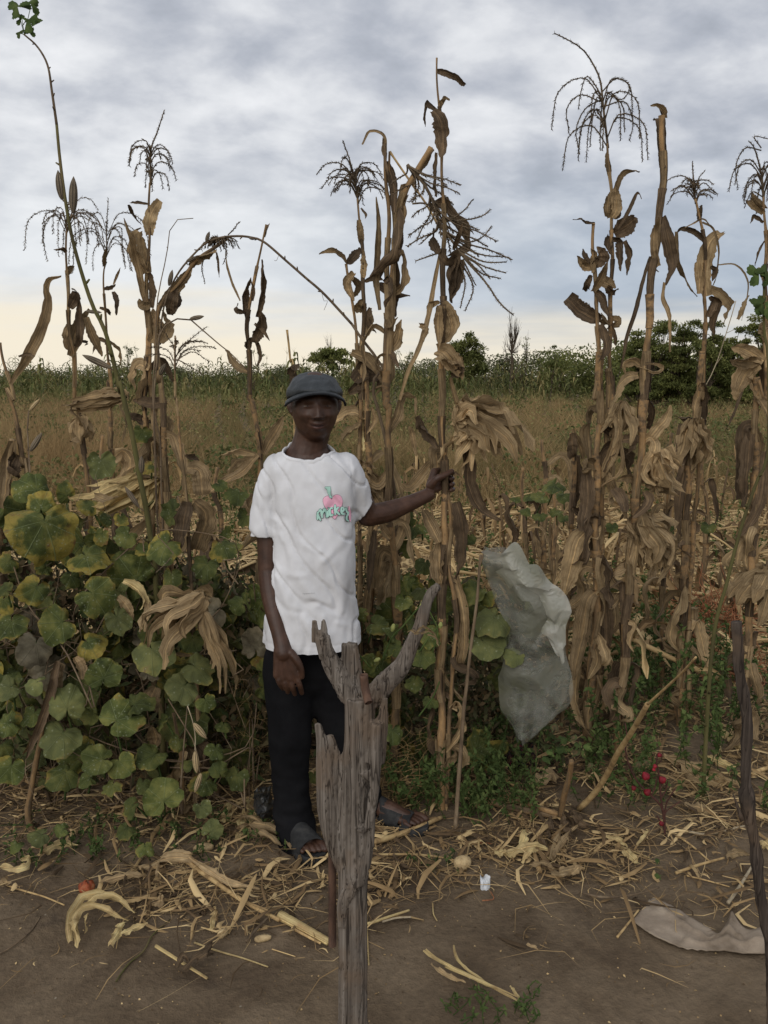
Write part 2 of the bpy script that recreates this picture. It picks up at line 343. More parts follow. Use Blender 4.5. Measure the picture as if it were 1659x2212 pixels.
def pumpkin_material(name, yellow, dead=0.0, pale=0.0):
    m = bpy.data.materials.new(name); m.use_nodes = True; t = m.node_tree; t.nodes.clear()
    out = N(t, 'ShaderNodeOutputMaterial'); b = N(t, 'ShaderNodeBsdfPrincipled', i_Roughness=0.75); b.inputs['Specular IOR Level'].default_value = 0.25
    tcn = N(t, 'ShaderNodeTexCoord'); su = N(t, 'ShaderNodeSeparateXYZ'); L(t, tcn.outputs['UV'], su.inputs[0])
    r, th = su.outputs[0], su.outputs[1]
    oi = N(t, 'ShaderNodeObjectInfo'); off = N(t, 'ShaderNodeMapping'); L(t, tcn.outputs['Object'], off.inputs[0]); L(t, math_n(t, 'MULTIPLY', oi.outputs['Random'], 40.0), off.inputs['Location'])
    nz = N(t, 'ShaderNodeTexNoise', i_Scale=14.0, i_Detail=5.0, i_Roughness=.65); L(t, off.outputs[0], nz.inputs['Vector'])
    g = ramp_n(t, nz.outputs[0], [(.3, (.028, .038, .010)), (.48, (.070, .084, .020)), (.66, (.155, .155, .042))])
    y = ramp_n(t, nz.outputs[0], [(.32, (.10, .055, .016)), (.44, (.17, .14, .026)), (.56, (.27, .21, .045)), (.68, (.14, .075, .03))])
    nzl = N(t, 'ShaderNodeTexNoise', i_Scale=5.0, i_Detail=3.0); L(t, off.outputs[0], nzl.inputs['Vector'])
    e = math_n(t, 'ADD', r, math_n(t, 'ADD', math_n(t, 'MULTIPLY', math_n(t, 'SUBTRACT', nz.outputs[0], .5), 1.6), math_n(t, 'MULTIPLY', math_n(t, 'SUBTRACT', nzl.outputs[0], .5), 1.8)))
    fac = sstep(t, e, 1.10 - yellow * .62, 1.50 - yellow * .62)
    c = mixc(t, fac, g, y)
    # veins: seven main ribs from the notch, with side ribs
    ribs = math_n(t, 'ABSOLUTE', math_n(t, 'SINE', math_n(t, 'MULTIPLY', th, math.pi * 7)))
    rv = math_n(t, 'MULTIPLY', ribs, math_n(t, 'ADD', r, .08))
    vein = sstep(t, rv, .085, .02)
    side = math_n(t, 'ABSOLUTE', math_n(t, 'SINE', math_n(t, 'ADD', math_n(t, 'MULTIPLY', r, 26.0), math_n(t, 'MULTIPLY', ribs, -5.0))))
    vein = math_n(t, 'MAXIMUM', vein, math_n(t, 'MULTIPLY', sstep(t, side, .22, .0), .35))
    c = mixc(t, math_n(t, 'MULTIPLY', vein, .6), c, (.17, .20, .09))
    # powdery mildew speckle
    vo = N(t, 'ShaderNodeTexVoronoi', i_Scale=70.0); L(t, off.outputs[0], vo.inputs['Vector'])
    nb = N(t, 'ShaderNodeTexNoise', i_Scale=22.0, i_Detail=3.0); L(t, off.outputs[0], nb.inputs['Vector'])
    sp = math_n(t, 'MULTIPLY', sstep(t, vo.outputs['Distance'], .30, .12), sstep(t, nb.outputs[0], .44, .60))
    c = mixc(t, math_n(t, 'MULTIPLY', sp, .5 + pale * .3), c, (.27, .29, .19))
    if pale: c = mixc(t, pale * .35, c, (.20, .205, .09))
    if dead:
        dc = ramp_n(t, nz.outputs[0], [(.3, (.06, .045, .03)), (.5, (.14, .115, .08)), (.7, (.22, .19, .14))]); c = mixc(t, dead, c, dc)
    k = math_n(t, 'ADD', math_n(t, 'MULTIPLY', oi.outputs['Random'], .5), .75); cc = N(t, 'ShaderNodeCombineXYZ'); [L(t, k, cc.inputs[i]) for i in range(3)]
    c = mixc(t, 1.0, c, cc.outputs[0], 'MULTIPLY')
    L(t, c, b.inputs['Base Color'])
    bn = N(t, 'ShaderNodeBump', i_Strength=.7, i_Distance=.006); L(t, math_n(t, 'SUBTRACT', nz.outputs[0], math_n(t, 'MULTIPLY', vein, .6)), bn.inputs['Height']); L(t, bn.outputs[0], b.inputs['Normal'])
    tr = N(t, 'ShaderNodeBsdfTranslucent'); L(t, c, tr.inputs[0]); mx = N(t, 'ShaderNodeMixShader'); mx.inputs[0].default_value = .18
    L(t, b.outputs[0], mx.inputs[1]); L(t, tr.outputs[0], mx.inputs[2]); L(t, mx.outputs[0], out.inputs[0])
    return m
M['pk0'] = pumpkin_material('pumpkin_leaf_green', 0.12)
M['pk1'] = pumpkin_material('pumpkin_leaf_yellow_edge', 0.55)
M['pk2'] = pumpkin_material('pumpkin_leaf_yellow', 1.0)
M['pk3'] = pumpkin_material('pumpkin_leaf_dusty', 0.15, pale=.8)
M['pk4'] = pumpkin_material('pumpkin_leaf_dead', 0.8, dead=.85)

# ================================================================== ground
def ground():
    ys = np.concatenate([np.linspace(-3, 1.2, 12), np.linspace(1.25, 6, 230), np.linspace(6.1, 14, 60), np.geomspace(14.5, 4000, 40)])
    xs = np.concatenate([-np.geomspace(3000, 4.2, 24), np.linspace(-4, 4, 330), np.geomspace(4.2, 3000, 24)])
    v = [(x, y, gh(x, y) + (0.006 * mnoise.noise(Vector((x * 11, y * 11, 1))) - .012 * max(0, mnoise.noise(Vector((x * 3.1, y * 3.1, 6))) - .28) + .003 * mnoise.noise(Vector((x * 23, y * 23, 1))) if abs(x) < 4.1 and 1 < y < 6.5 else 0)) for y in ys for x in xs]
    nx = len(xs); f = [(j * nx + i, j * nx + i + 1, (j + 1) * nx + i + 1, (j + 1) * nx + i) for j in range(len(ys) - 1) for i in range(nx - 1)]
    o = mesh_obj('ground', v, np.array(f), None, M['soil']); tag(o, 'trodden dark brown soil of the yard running back under the field', kind='structure')
ground()

# ------------------------------------------------------------------ numpy scatter helpers
def blades(base, d, L_, w, bend, nseg=2, rnd=None):
    """thin tapering blades: base (n,3), unit lean d (n,3), length, width, droop"""
    n = len(base); side = np.cross(d, nrg.normal(size=(n, 3))); side /= np.linalg.norm(side, axis=1, keepdims=True) + 1e-9
    bd = nrg.normal(size=(n, 3)); bd[:, 2] = -0.6; V = []; U = []
    r = nrg.random(n) if rnd is None else rnd
    for i in range(nseg + 1):
        t = i / nseg; c = base + d * (L_ * t)[:, None] + bd * (bend * L_ * t * t)[:, None]
        wt = (w * (1 - .92 * t))[:, None] * side
        V += [c - wt, c + wt]; U += [np.stack([r, np.full(n, t)], 1)] * 2
    V = np.stack(V, 1); U = np.stack(U, 1); k = 2 * (nseg + 1)
    f = []
    for i in range(nseg): f.append(np.array([2 * i, 2 * i + 1, 2 * i + 3, 2 * i + 2]))
    F_ = (np.arange(n)[:, None, None] * k + np.array(f)[None]).reshape(-1, 4)
    return V.reshape(-1, 3), F_, U.reshape(-1, 2)
def leafcloud(c, d, nn, L_, w, rnd=None, fold=.25):
    """little folded leaves: centre line d, normal nn"""
    n = len(c); d = d / (np.linalg.norm(d, axis=1, keepdims=True) + 1e-9); s = np.cross(d, nn); s /= np.linalg.norm(s, axis=1, keepdims=True) + 1e-9
    up = np.cross(s, d); L_ = np.broadcast_to(L_, (n,))[:, None]; w = np.broadcast_to(w, (n,))[:, None]
    r = nrg.random(n) if rnd is None else rnd
    V = np.stack([c, c + d * L_ * .4 + s * w + up * w * fold, c + d * L_ * .45, c + d * L_ * .4 - s * w + up * w * fold, c + d * L_ - up * w * .3], 1)
    k = np.array([[0, 1, 2], [0, 2, 3], [1, 4, 2], [2, 4, 3]])
    F_ = (np.arange(n)[:, None, None] * 5 + k[None]).reshape(-1, 3)
    U = np.repeat(np.stack([r, np.zeros(n)], 1), 5, 0)
    return V.reshape(-1, 3), F_, U
def joinN(parts):
    vs, fs, us = [], [], []; o = 0
    for v, f, u in parts: vs.append(v); fs.append(f + o); us.append(u); o += len(v)
    return np.concatenate(vs), np.concatenate(fs), np.concatenate(us)
def unit(n, zmin=-1):
    d = nrg.normal(size=(n, 3)); d /= np.linalg.norm(d, axis=1, keepdims=True); return d

# ------------------------------------------------------------------ dry grass field
def grass_patch(n, y0, y1, h, w, xspan=0.5, x_off=0.0, power=1.0):
    y = y0 + (y1 - y0) * nrg.random(n) ** power; x = (nrg.random(n) * 2 - 1) * (y * xspan + .5) + x_off
    # tufts: pull towards tuft centres
    cell = np.maximum(.35, y * .03); tx = np.round(x / cell) * cell + .35 * cell * np.sin(np.round(y / cell) * 12.9 + x); x = tx + (x - tx) * .55
    d = np.stack([nrg.normal(size=n) * .45, nrg.normal(size=n) * .45, np.ones(n)], 1); d /= np.linalg.norm(d, axis=1, keepdims=True)
    patch = np.array([mnoise.noise(Vector((a * .35, b * .16, 1.5))) * .75 + mnoise.noise(Vector((a * 1.1, b * .5, 4.5))) * .45 for a, b in zip(x, y)]) + .5
    hh = h * (.35 + .85 * nrg.random(n)) * (.55 + patch * .8)
    r = np.clip(patch + nrg.normal(size=n) * .22, 0, 1)
    return blades(np.stack([x, y, np.zeros(n)], 1), d, hh, w * (.6 + .8 * nrg.random(n)) * (y / y1 + .3), .22, 2, r)
v, f, u = joinN([grass_patch(90000, 13, 48, .85, .010, power=1.4), grass_patch(38000, 10, 20, .6, .0035), grass_patch(5000, 7.5, 12, .28, .004)])
o = mesh_obj('dry_grass', v, f, u, M['grassf'], None, False); tag(o, 'tall brown and olive dry grass covering the field behind the maize', 'grass', kind='stuff')
v, f, u = grass_patch(20000, 46, 100, 1.0, .03)
o = mesh_obj('distant_scrub', v, f, u, M['mfield'], None, False); tag(o, 'greenish scrub and tall grass running back to the treeline', 'scrub', kind='stuff')
V = []
for _ in range(150):
    y = rng.uniform(9, 42); x = rng.uniform(-.5, .5) * y; n = 170; r_ = rng.uniform(.25, .8); h_ = rng.uniform(.25, .8)
    c = np.array([x, y, 0]) + nrg.normal(size=(n, 3)) * np.array([r_ * .5, r_ * .5, 0]); c[:, 2] = h_ * nrg.random(n)
    V.append(leafcloud(c, unit(n) + np.array([0, 0, .5]), unit(n) + np.array([0, 0, .8]), .05 + y * .0022, .016 + y * .0006, np.clip(rng.uniform(0, .5) + nrg.normal(size=n) * .15, 0, 1)))
v, f, u = joinN(V); o = mesh_obj('field_bushes', v, f, u, M['mfield'], None, False); tag(o, 'low green patches of weeds standing in the dry grass', 'weeds', kind='stuff')
# feathery seed heads and forbs in the grass
n = 7000; y = 12 + 34 * nrg.random(n); x = (nrg.random(n) * 2 - 1) * y * .52
c = np.stack([x, y, .25 + .6 * nrg.random(n)], 1); v, f, u = leafcloud(c, unit(n) + np.array([0, 0, .5]), unit(n), .05 + y * .0015, .012 + y * .0003, np.clip(nrg.normal(size=n) * .3 + .6, 0, 1))
o = mesh_obj('field_weeds', v, f, u, M['mfield'], None, False); tag(o, 'small green leafy weeds mixed through the dry grass', 'weeds', kind='stuff')

# ------------------------------------------------------------------ distant maize
def far_maize_mesh(seed):
    r = random.Random(seed); mb = MB(); h = r.uniform(1.7, 2.5)
    p = [Vector((0, 0, 0)), Vector((r.uniform(-.08, .08), 0, h * .5)), Vector((r.uniform(-.15, .15), 0, h))]
    k = smooth(p, 6); q = r.uniform(.1, .6); o = len(mb.v); tube(mb, k, [.02, .02, .018, .014, .01, .006], 4, cap=False); mb.uv = [(q, 0)] * len(mb.v)
    for i in range(r.randint(8, 11)):
        t = .15 + .8 * i / 10; b = k[0].lerp(k[-1], t); a = r.uniform(0, 6.28); l = r.uniform(.35, .75); e = r.uniform(.2, .5)
        dx = Vector((math.cos(a), math.sin(a), 0)); pp = smooth([b, b + dx * l * .35 + Vector((0, 0, l * e)), b + dx * l * .8 + Vector((0, 0, l * e * .7)), b + dx * l * 1.1 + Vector((0, 0, -l * .35))], 6)
        s = Vector((-dx.y, dx.x, 0)); vv = []; q = min(1, max(0, r.gauss(.42, .28)))
        for j, c in enumerate(pp):
            w = .045 * (1 - (j / 5) ** 2) + .006; vv += [c - s * w, c + Vector((0, 0, -.02)), c + s * w]
        mb.add(vv, [(j * 3 + z, j * 3 + z + 1, j * 3 + z + 4, j * 3 + z + 3) for j in range(5) for z in range(2)], [(q, 0)] * len(vv))
    for i in range(6):
        a = r.uniform(0, 6.28); l = r.uniform(.15, .3); dx = Vector((math.cos(a), math.sin(a), 0)) * r.uniform(.2, .8)
        b = k[-1]; e = b + dx * l + Vector((0, 0, l)); mb.add([b, b + Vector((.012, 0, 0)), e], [(0, 1, 2)], [(.9, 0)] * 3)
    return mb
far_src = []
for sd_ in range(6):
    far_src.append(far_maize_mesh(sd_).build('field_maize_plant', M['mfield']))
places = []
for k in range(230):
    y = rng.uniform(34, 62); x = rng.uniform(-.5, .5) * y
    if x > .08 * y and rng.random() < .55: y = rng.uniform(52, 70); x = rng.uniform(.05, .5) * y
    places.append((x, y))
for k, (x, y) in enumerate(places):
    s = far_src[k % 6]; o = s if k < 6 else s.copy()
    if k >= 6: COL.objects.link(o)
    o.location = (x, y, 0); o.rotation_euler = (0, 0, rng.uniform(0, 6.28)); sc = rng.uniform(.75, 1.15); o.scale = (sc, sc, sc)
    tag(o, 'thin green maize plant standing in the far field before the treeline', 'maize plant', 'green maize standing in the far field')
mass = []
srcs = [(get_co(s.data), [tuple(p.vertices) for p in s.data.polygons]) for s in far_src]
vv, ff, uu = [], [], []; off = 0
srcuv = []
for s in far_src:
    a = np.zeros((len(s.data.vertices), 2), np.float32)
    for l, d_ in zip(s.data.loops, s.data.uv_layers[0].data): a[l.vertex_index] = d_.uv
    srcuv.append(a)
allf = []
for k in range(800):
    y = 56 + 40 * rng.random(); x = rng.uniform(-.52, .52) * y; a = rng.uniform(0, 6.28); sc = rng.uniform(.6, 1.25)
    c, fs = srcs[k % 6]; ca, sa = math.cos(a) * sc, math.sin(a) * sc
    w = np.stack([c[:, 0] * ca - c[:, 1] * sa + x, c[:, 0] * sa + c[:, 1] * ca + y, c[:, 2] * sc], 1)
    vv.append(w); uu.append(np.clip(srcuv[k % 6] * [1, 1] + rng.uniform(-.12, .1), 0, 1)); allf += [tuple(i + off for i in q) for q in fs]; off += len(c)
o = mesh_obj('maize_field', np.concatenate(vv), allf, np.concatenate(uu), M['mfield'], None, False); tag(o, 'belt of green maize at the far end of the field', 'maize', kind='stuff')

# ------------------------------------------------------------------ trees
def branch_tree(mb, base, h, r0, depth, lean, rr, spread=.6, tips=None, up=.5):
    def grow(p, d, l, r, k):
        e = p + d * l; mid = (p + e) / 2 + Vector((rr.uniform(-.1, .1), rr.uniform(-.1, .1), 0)) * l
        tube(mb, smooth([p, mid, e], 4), [r, r * .85, r * .75, r * .62], 5, cap=False)
        if k == 0:
            if tips is not None: tips.append(e)
            return
        if tips is not None and k <= 2: tips.append(mid)
        for i in range(rr.choice((2, 3, 3))):
            q = Vector((rr.gauss(0, spread), rr.gauss(0, spread), up)) + d * .8; q.normalize()
            grow(e, q, l * rr.uniform(.6, .85), r * .62, k - 1)
    grow(Vector(base), Vector(lean).normalized(), h, r0, depth)
def tree(name, u0, v_top, Y, label, w_px, seed, ncl=26, leafn=5000, leaf=.12, m='crown', cat='tree', group=None, shape='round', base_frac=.3, r0=.07, cs=.17, flat=.5, twigs=0):
    """trunk and limbs that each carry a flattened clump of leaves"""
    rr = random.Random(seed); top = P(u0, v_top, Y); Ht = top.z; base = Vector((top.x, Y, 0)); W = w_px * px(Y) / 2
    root = empty(name, base, label, cat, group); cl = []
    for i in range(ncl):
        for _ in range(30):
            a = rr.uniform(0, 6.283); q = rr.random() ** .5; z = rr.random()
            if shape == 'flat': lim = .55 + .45 * math.sin(min(1, z * 1.5) * 1.57); zz_ = Ht * (1 - (1 - base_frac) * (1 - z) * .75 - .10 * q * q)
            elif shape == 'cone': lim = (1 - z) ** .7; zz_ = Ht * (base_frac + (1 - base_frac) * z)
            else: lim = math.sqrt(max(0, 1 - (2 * z - .85) ** 2 / 1.35)); zz_ = Ht * (base_frac + (1 - base_frac) * z * 1.0)
            if q <= lim: break
        cl.append(Vector((base.x + math.cos(a) * q * W * .88, Y + math.sin(a) * q * W * .8, zz_ - Ht * .03)))
    mb = MB(); fork = base + Vector((rr.uniform(-.1, .1) * W, 0, Ht * base_frac * .8)); tube(mb, smooth([base, base.lerp(fork, .5) + Vector((rr.uniform(-.05, .05), 0, 0)), fork], 6), np.linspace(r0, r0 * .7, 6), 7, cap=False)
    hubs = [fork + Vector((rr.gauss(0, .3) * W, rr.gauss(0, .3) * W, Ht * rr.uniform(.08, .3))) for _ in range(6)]
    for h in hubs: tube(mb, smooth([fork, fork.lerp(h, .5) + Vector((rr.gauss(0, .03) * W, 0, -.03 * Ht)), h], 6), np.linspace(r0 * .6, r0 * .35, 6), 5, cap=False)
    for c in cl:
        h = min(hubs, key=lambda q: (q - c).length); tube(mb, smooth([h, h.lerp(c, .5) + Vector((rr.gauss(0, .06) * W, 0, rr.uniform(-.02, .04) * Ht)), c], 6), np.linspace(r0 * .3, r0 * .07, 6), 4, cap=False)
        for _ in range(twigs):
            e = c + Vector((rr.gauss(0, .14) * W, rr.gauss(0, .14) * W, rr.uniform(.0, .13) * Ht)); mid = h.lerp(c, rr.uniform(.4, .95)); tube(mb, smooth([mid, mid.lerp(e, .5) + Vector((rr.gauss(0, .04) * W, 0, .01 * Ht)), e], 5), np.linspace(r0 * .12, r0 * .04, 5), 3, cap=False)
    mb.build('trunk', M['bark'], root)
    if leafn:
        t = np.array([tuple(q) for q in cl]); k = nrg.integers(0, ncl, leafn); tone = nrg.random(ncl) * .7; g = nrg.normal(size=(leafn, 3)); g /= (np.linalg.norm(g, axis=1, keepdims=True) ** .45)
        c = t[k] + g * np.array([W * cs, W * cs, W * cs * flat]) * (.6 + .8 * nrg.random(ncl))[k][:, None]; c[:, 2] = np.clip(c[:, 2], .1, Ht * 1.03)
        hgt = np.clip((c[:, 2] - t[k][:, 2]) / (W * cs * flat + .01), -1, 1) * .15
        v, f, u = leafcloud(c, unit(leafn) + np.array([0, 0, .1]), unit(leafn) * .8 + np.array([0, 0, 1]), leaf * (.6 + .8 * nrg.random(leafn)), leaf * .28, np.clip(tone[k] + nrg.normal(size=leafn) * .18 + .15, 0, 1))
        mesh_obj('crown', v, f, u, M[m], root, False)
    return root
tree('acacia_tree', 711, 750, 62, 'small dark flat-topped acacia beyond the field just above the cap', 84, 3, ncl=22, leafn=3600, leaf=.22, shape='flat', base_frac=.5, cs=.2, flat=.4)
tree('round_tree', 1008, 715, 60, 'round green leafy tree on the treeline left of the bare tree', 84, 5, ncl=44, leafn=8000, leaf=.2, base_frac=.25, cs=.2, flat=.75)
tree('bare_tree', 1107, 668, 58, 'tall leafless dead tree with fine upright twigs on the treeline', 46, 8, ncl=26, leafn=0, shape='round', base_frac=.3, twigs=7, r0=.12)
tree('bare_tree', 1134, 715, 62, 'smaller leafless tree just right of the tall dead tree', 40, 9, ncl=16, leafn=260, leaf=.14, base_frac=.3, twigs=4, r0=.08)
tree('slender_tree', 1193, 728, 55, 'slender tree with thin layered leaves standing alone on the treeline', 46, 12, ncl=16, leafn=900, leaf=.14, shape='cone', base_frac=.35, flat=.25, r0=.05)
tree('bare_tree', 708, 714, 66, 'leafless twiggy tree rising behind the small dark acacia', 36, 13, ncl=14, leafn=0, base_frac=.45, twigs=6, r0=.06)
tree('thin_tree', 548, 738, 60, 'sparse tree with a thin light crown on the treeline left of the man', 54, 16, ncl=20, leafn=500, leaf=.14, base_frac=.3, twigs=4, r0=.06)
tree('thin_tree', 282, 732, 58, 'sparse leafy young tree behind the tall tasselled maize at left', 44, 17, ncl=18, leafn=500, leaf=.14, base_frac=.3, twigs=4, r0=.05)
tree('thin_tree', 875, 745, 70, 'grey twiggy tree between the two maize clumps beside the man', 60, 18, ncl=22, leafn=600, leaf=.15, base_frac=.3, twigs=5, r0=.07)
# the big grove on the right
grove = [(1392, 706, 36, 100, 21), (1445, 684, 35, 130, 22), (1512, 672, 34, 125, 23), (1590, 694, 38, 110, 24), (1650, 676, 34, 110, 25), (1545, 722, 36, 90, 26)]
names = ['leftmost tree of the big dark green grove at right', 'broad tree left of centre in the big dark green grove', 'tallest feathery tree in the middle of the big grove at right', 'lighter open tree near the right end of the big grove', 'tree at the right edge of the photo ending the big grove', 'low tree filling the gap in the middle of the big grove']
for (a, b, Y, w, s), nm in zip(grove, names):
    tree('grove_tree', a, b, Y, nm, w, s, ncl=70, leafn=15000, leaf=.11, base_frac=.12, group='trees of the big grove at right', cs=.16, flat=.4, r0=.11)
# bushes on the treeline
bushes = [(30, 800, 90, 90), (110, 796, 85, 80), (190, 790, 95, 90), (262, 788, 90, 80), (330, 785, 80, 70), (400, 792, 95, 80), (470, 788, 90, 90), (550, 793, 80, 80), (610, 790, 92, 60), (650, 795, 80, 60), (760, 785, 90, 70), (820, 790, 80, 80), (880, 782, 85, 70), (940, 778, 80, 80), (985, 772, 75, 60), (1060, 770, 75, 80), (1110, 768, 72, 70), (1170, 762, 65, 90), (1230, 757, 60, 100), (1290, 752, 55, 100), (1340, 742, 50, 80), (1375, 730, 45, 70), (1630, 770, 45, 110), (1560, 775, 42, 120), (1480, 770, 42, 120), (1415, 775, 42, 110)]
BL = ['bush on the treeline behind the broken maize at the far left edge', 'bush on the treeline between the far left maize and the tall okra', 'bush on the treeline behind the tall green okra stem', 'bush below the sparse young tree at left', 'bush behind the tall maize with the fountain tassel', 'bush on the treeline right of the fountain tassel maize', 'bush on the treeline left of the curled leaf maize', 'bush below the thin light crowned tree left of the man', 'bush on the treeline behind the bare pale stalk by the cap', 'bush just left of the flat-topped acacia', 'bush just right of the flat-topped acacia', 'bush behind the bushy tassel maize beside the man', 'bush at the foot of the grey twiggy tree', 'bush left of the round green tree behind the held maize', 'bush at the left foot of the round green tree', 'bush between the round green tree and the tall dead tree', 'bush at the foot of the tall dead tree', 'bush below the slender layered tree', 'bush midway between the slender tree and the right maize', 'bush just left of the tall right maize plants on the treeline', 'bush behind the tall maize with the arched tassel', 'bush at the left foot of the big grove', 'bush at the right edge below the last grove tree', 'bush below the gap in the big grove', 'bush under the middle of the big grove', 'bush under the left part of the big grove']
for k, (a, vt, Y, w) in enumerate(bushes):
    top = P(a, vt, Y); base = Vector((top.x, Y, 0)); W = w * px(Y) / 2 * 1.35; H = top.z
    root = empty('bush', base, BL[k], 'bush', 'bushes of the treeline')
    rr = random.Random(k + 50); n = 2400
    cl_ = np.array([[base.x + rr.gauss(0, .42) * W, Y + rr.gauss(0, .4) * W, H * rr.uniform(.3, .86)] for _ in range(16)])
    kk = nrg.integers(0, 16, n); tone = nrg.random(16); c = cl_[kk] + nrg.normal(size=(n, 3)) * np.array([W * .2, W * .2, H * .13]); c[:, 2] = np.clip(c[:, 2], .05, H * 1.02)
    v, f, u = leafcloud(c, unit(n), unit(n) + np.array([0, 0, .6]), .2 * (.6 + .8 * nrg.random(n)), .06, np.clip(tone[kk] + nrg.normal(size=n) * .2, 0, 1))
    mesh_obj('crown', v, f, u, M['crownfar' if Y > 60 else 'crown'], root, False)
    mb = MB()
    for _ in range(5):
        e = Vector(cl_[_]); tube(mb, smooth([base, (base + e) / 2 + Vector((0, 0, .1)), e], 4), [.05, .04, .03, .015], 4, cap=False)
    mb.build('trunk', M['bark'], root)

# ------------------------------------------------------------------ litter
def dens(x, y):
    """how much dry matter lies at a spot of ground"""
    d = np.interp(y, [1.9, 2.25, 2.5, 2.68, 2.8, 3.3, 5, 15], [.008, .03, .08, .24, .62, .85, .9, .85])
    side = np.exp(-((x + .25) / .5) ** 2) * np.exp(-((y - 2.5) / .16) ** 2) * .9 + np.where(x > .55, .25, 0) * np.exp(-((y - 2.62) / .2) ** 2)
    nz = np.array([mnoise.noise(Vector((a * 3.2, b * 3.2, 4))) for a, b in zip(x, y)])
    return np.clip((d + side) * (1 + 1.9 * nz), 0, 1.2)
def scatter(n, y0, y1, power=1.0):
    y = y0 + (y1 - y0) * nrg.random(n) ** power; x = (nrg.random(n) * 2 - 1) * (y * .5 + .3)
    k = nrg.random(n) < dens(x, y); x, y = x[k], y[k]
    z = np.array([gh(a, b) for a, b in zip(x, y)]); return np.stack([x, y, z], 1)
def straws(c, lmin, lmax, wmin, wmax, lift, rnd=None):
    n = len(c); a = nrg.random(n) * 6.283; d = np.stack([np.cos(a), np.sin(a), nrg.normal(size=n) * lift], 1); d /= np.linalg.norm(d, axis=1, keepdims=True)
    l = lmin + (lmax - lmin) * nrg.random(n) ** 2.2; w = wmin + (wmax - wmin) * nrg.random(n)
    base = c - d * (l / 2)[:, None] + np.array([0, 0, .004]) + np.abs(nrg.normal(size=(n, 1))) * np.array([0, 0, .008]); base[:, 2] = np.maximum(base[:, 2], c[:, 2] + .002)
    s = np.stack([-d[:, 1], d[:, 0], nrg.normal(size=n) * .3], 1); bd = nrg.normal(size=(n, 3)) * .55; bd[:, 2] = np.abs(bd[:, 2]) * .35
    V = []; r = nrg.random(n) if rnd is None else rnd
    for i in range(4):
        t = i / 3; q = base + d * (l * t)[:, None] + bd * (l * 4 * t * (1 - t) * .4)[:, None]; ww = (w * (.45, 1, .9, .2)[i] * (.8 + .4 * nrg.random(n)))[:, None]
        V += [q - s * ww, q + np.array([0, 0, 1]) * ww * .7, q + s * ww]
    V = np.stack(V, 1); f = np.array([[3 * i + z, 3 * i + z + 1, 3 * i + z + 4, 3 * i + z + 3] for i in range(3) for z in range(2)])
    F_ = (np.arange(n)[:, None, None] * 12 + f[None]).reshape(-1, 4); return V.reshape(-1, 3), F_, np.repeat(np.stack([r, np.zeros(n)], 1), 12, 0)
c1 = scatter(24000, 2.0, 5.2); v, f, u = straws(c1, .02, .24, .0006, .0022, .12, np.clip(nrg.normal(size=len(c1)) * .28 + .55, 0, 1))
o = mesh_obj('straw_litter', v, f, u, M['litter'], None, False); tag(o, 'fine broken straw lying over the soil below the maize', 'straw', kind='stuff')
c2 = scatter(11000, 2.2, 5.5); v, f, u = straws(c2, .03, .22, .002, .0095, .24, np.clip(nrg.normal(size=len(c2)) * .36 + .46, 0, 1))
o = mesh_obj('leaf_litter', v, f, u, M['litter'], None, True); tag(o, 'torn dry maize leaves and shredded husks covering the ground', 'leaf litter', kind='stuff')
c3 = scatter(34000, 4.6, 15, 1.3); rn = np.clip(nrg.normal(size=len(c3)) * .22 + .86, 0, 1); v, f, u = straws(c3, .08, .6, .004, .016, .18, rn)
o = mesh_obj('stubble_litter', v, f, u, M['litter'], None, False); tag(o, 'pale cut maize straw spread over the harvested strip', 'straw', kind='stuff')
# soil crumbs and chaff
n = 1500; y = 1.9 + 1.6 * nrg.random(n); x = (nrg.random(n) * 2 - 1) * (y * .5); c = np.stack([x, y, np.array([gh(a, b) for a, b in zip(x, y)]) + .001], 1)
v, f, u = leafcloud(c, unit(n) * [1, 1, .3], unit(n) + np.array([0, 0, 1.5]), .004 + .008 * nrg.random(n) ** 2, .003, nrg.random(n))
o = mesh_obj('chaff', v, f, u, M['litter'], None, False); tag(o, 'tiny crumbs of chaff sprinkled on the bare soil', 'chaff', kind='stuff')
# broken stubble standing in the strip behind
mb = MB()
for k in range(130):
    y = rng.uniform(5.2, 12); x = rng.uniform(-.05, .52) * y if rng.random() < .7 else rng.uniform(-.5, .5) * y; h = rng.uniform(.18, .6) * (1.0 if rng.random() < .8 else 1.4)
    b = Vector((x, y, 0)); t = b + Vector((rng.gauss(0, .1), rng.gauss(0, .1), h)); o = len(mb.v); tube(mb, [b, b.lerp(t, .5) + Vector((rng.gauss(0, .01), 0, 0)), t], [.013, .012, .009], 5); q = rng.uniform(.1, .75)
    for i in range(o, len(mb.v)): mb.uv[i] = (q, 0)
    for j in range(rng.randint(1, 4)):
        a = rng.uniform(0, 6.28); l = rng.uniform(.15, .45); s = b.lerp(t, rng.uniform(.3, 1)); o = len(mb.v); dx = Vector((math.cos(a), math.sin(a), 0))
        ribbon(mb, smooth([s, s + dx * l * .3 + Vector((0, 0, l * .15)), s + dx * l * .55 + Vector((0, 0, -l * .3)), s + dx * l * .5 + Vector((0, 0, -l * .8))], 6), rng.uniform(.012, .03), rng.uniform(-1, 1), rng.uniform(-2, 2), .5, .2, k + j, 2)
        q = rng.uniform(.05, .8)
        for i in range(o, len(mb.v)): mb.uv[i] = (q, 0)
o = mb.build('maize_stubble', M['litter']); tag(o, 'broken brown maize stubble standing in rows behind the plants', 'stubble', kind='stuff')

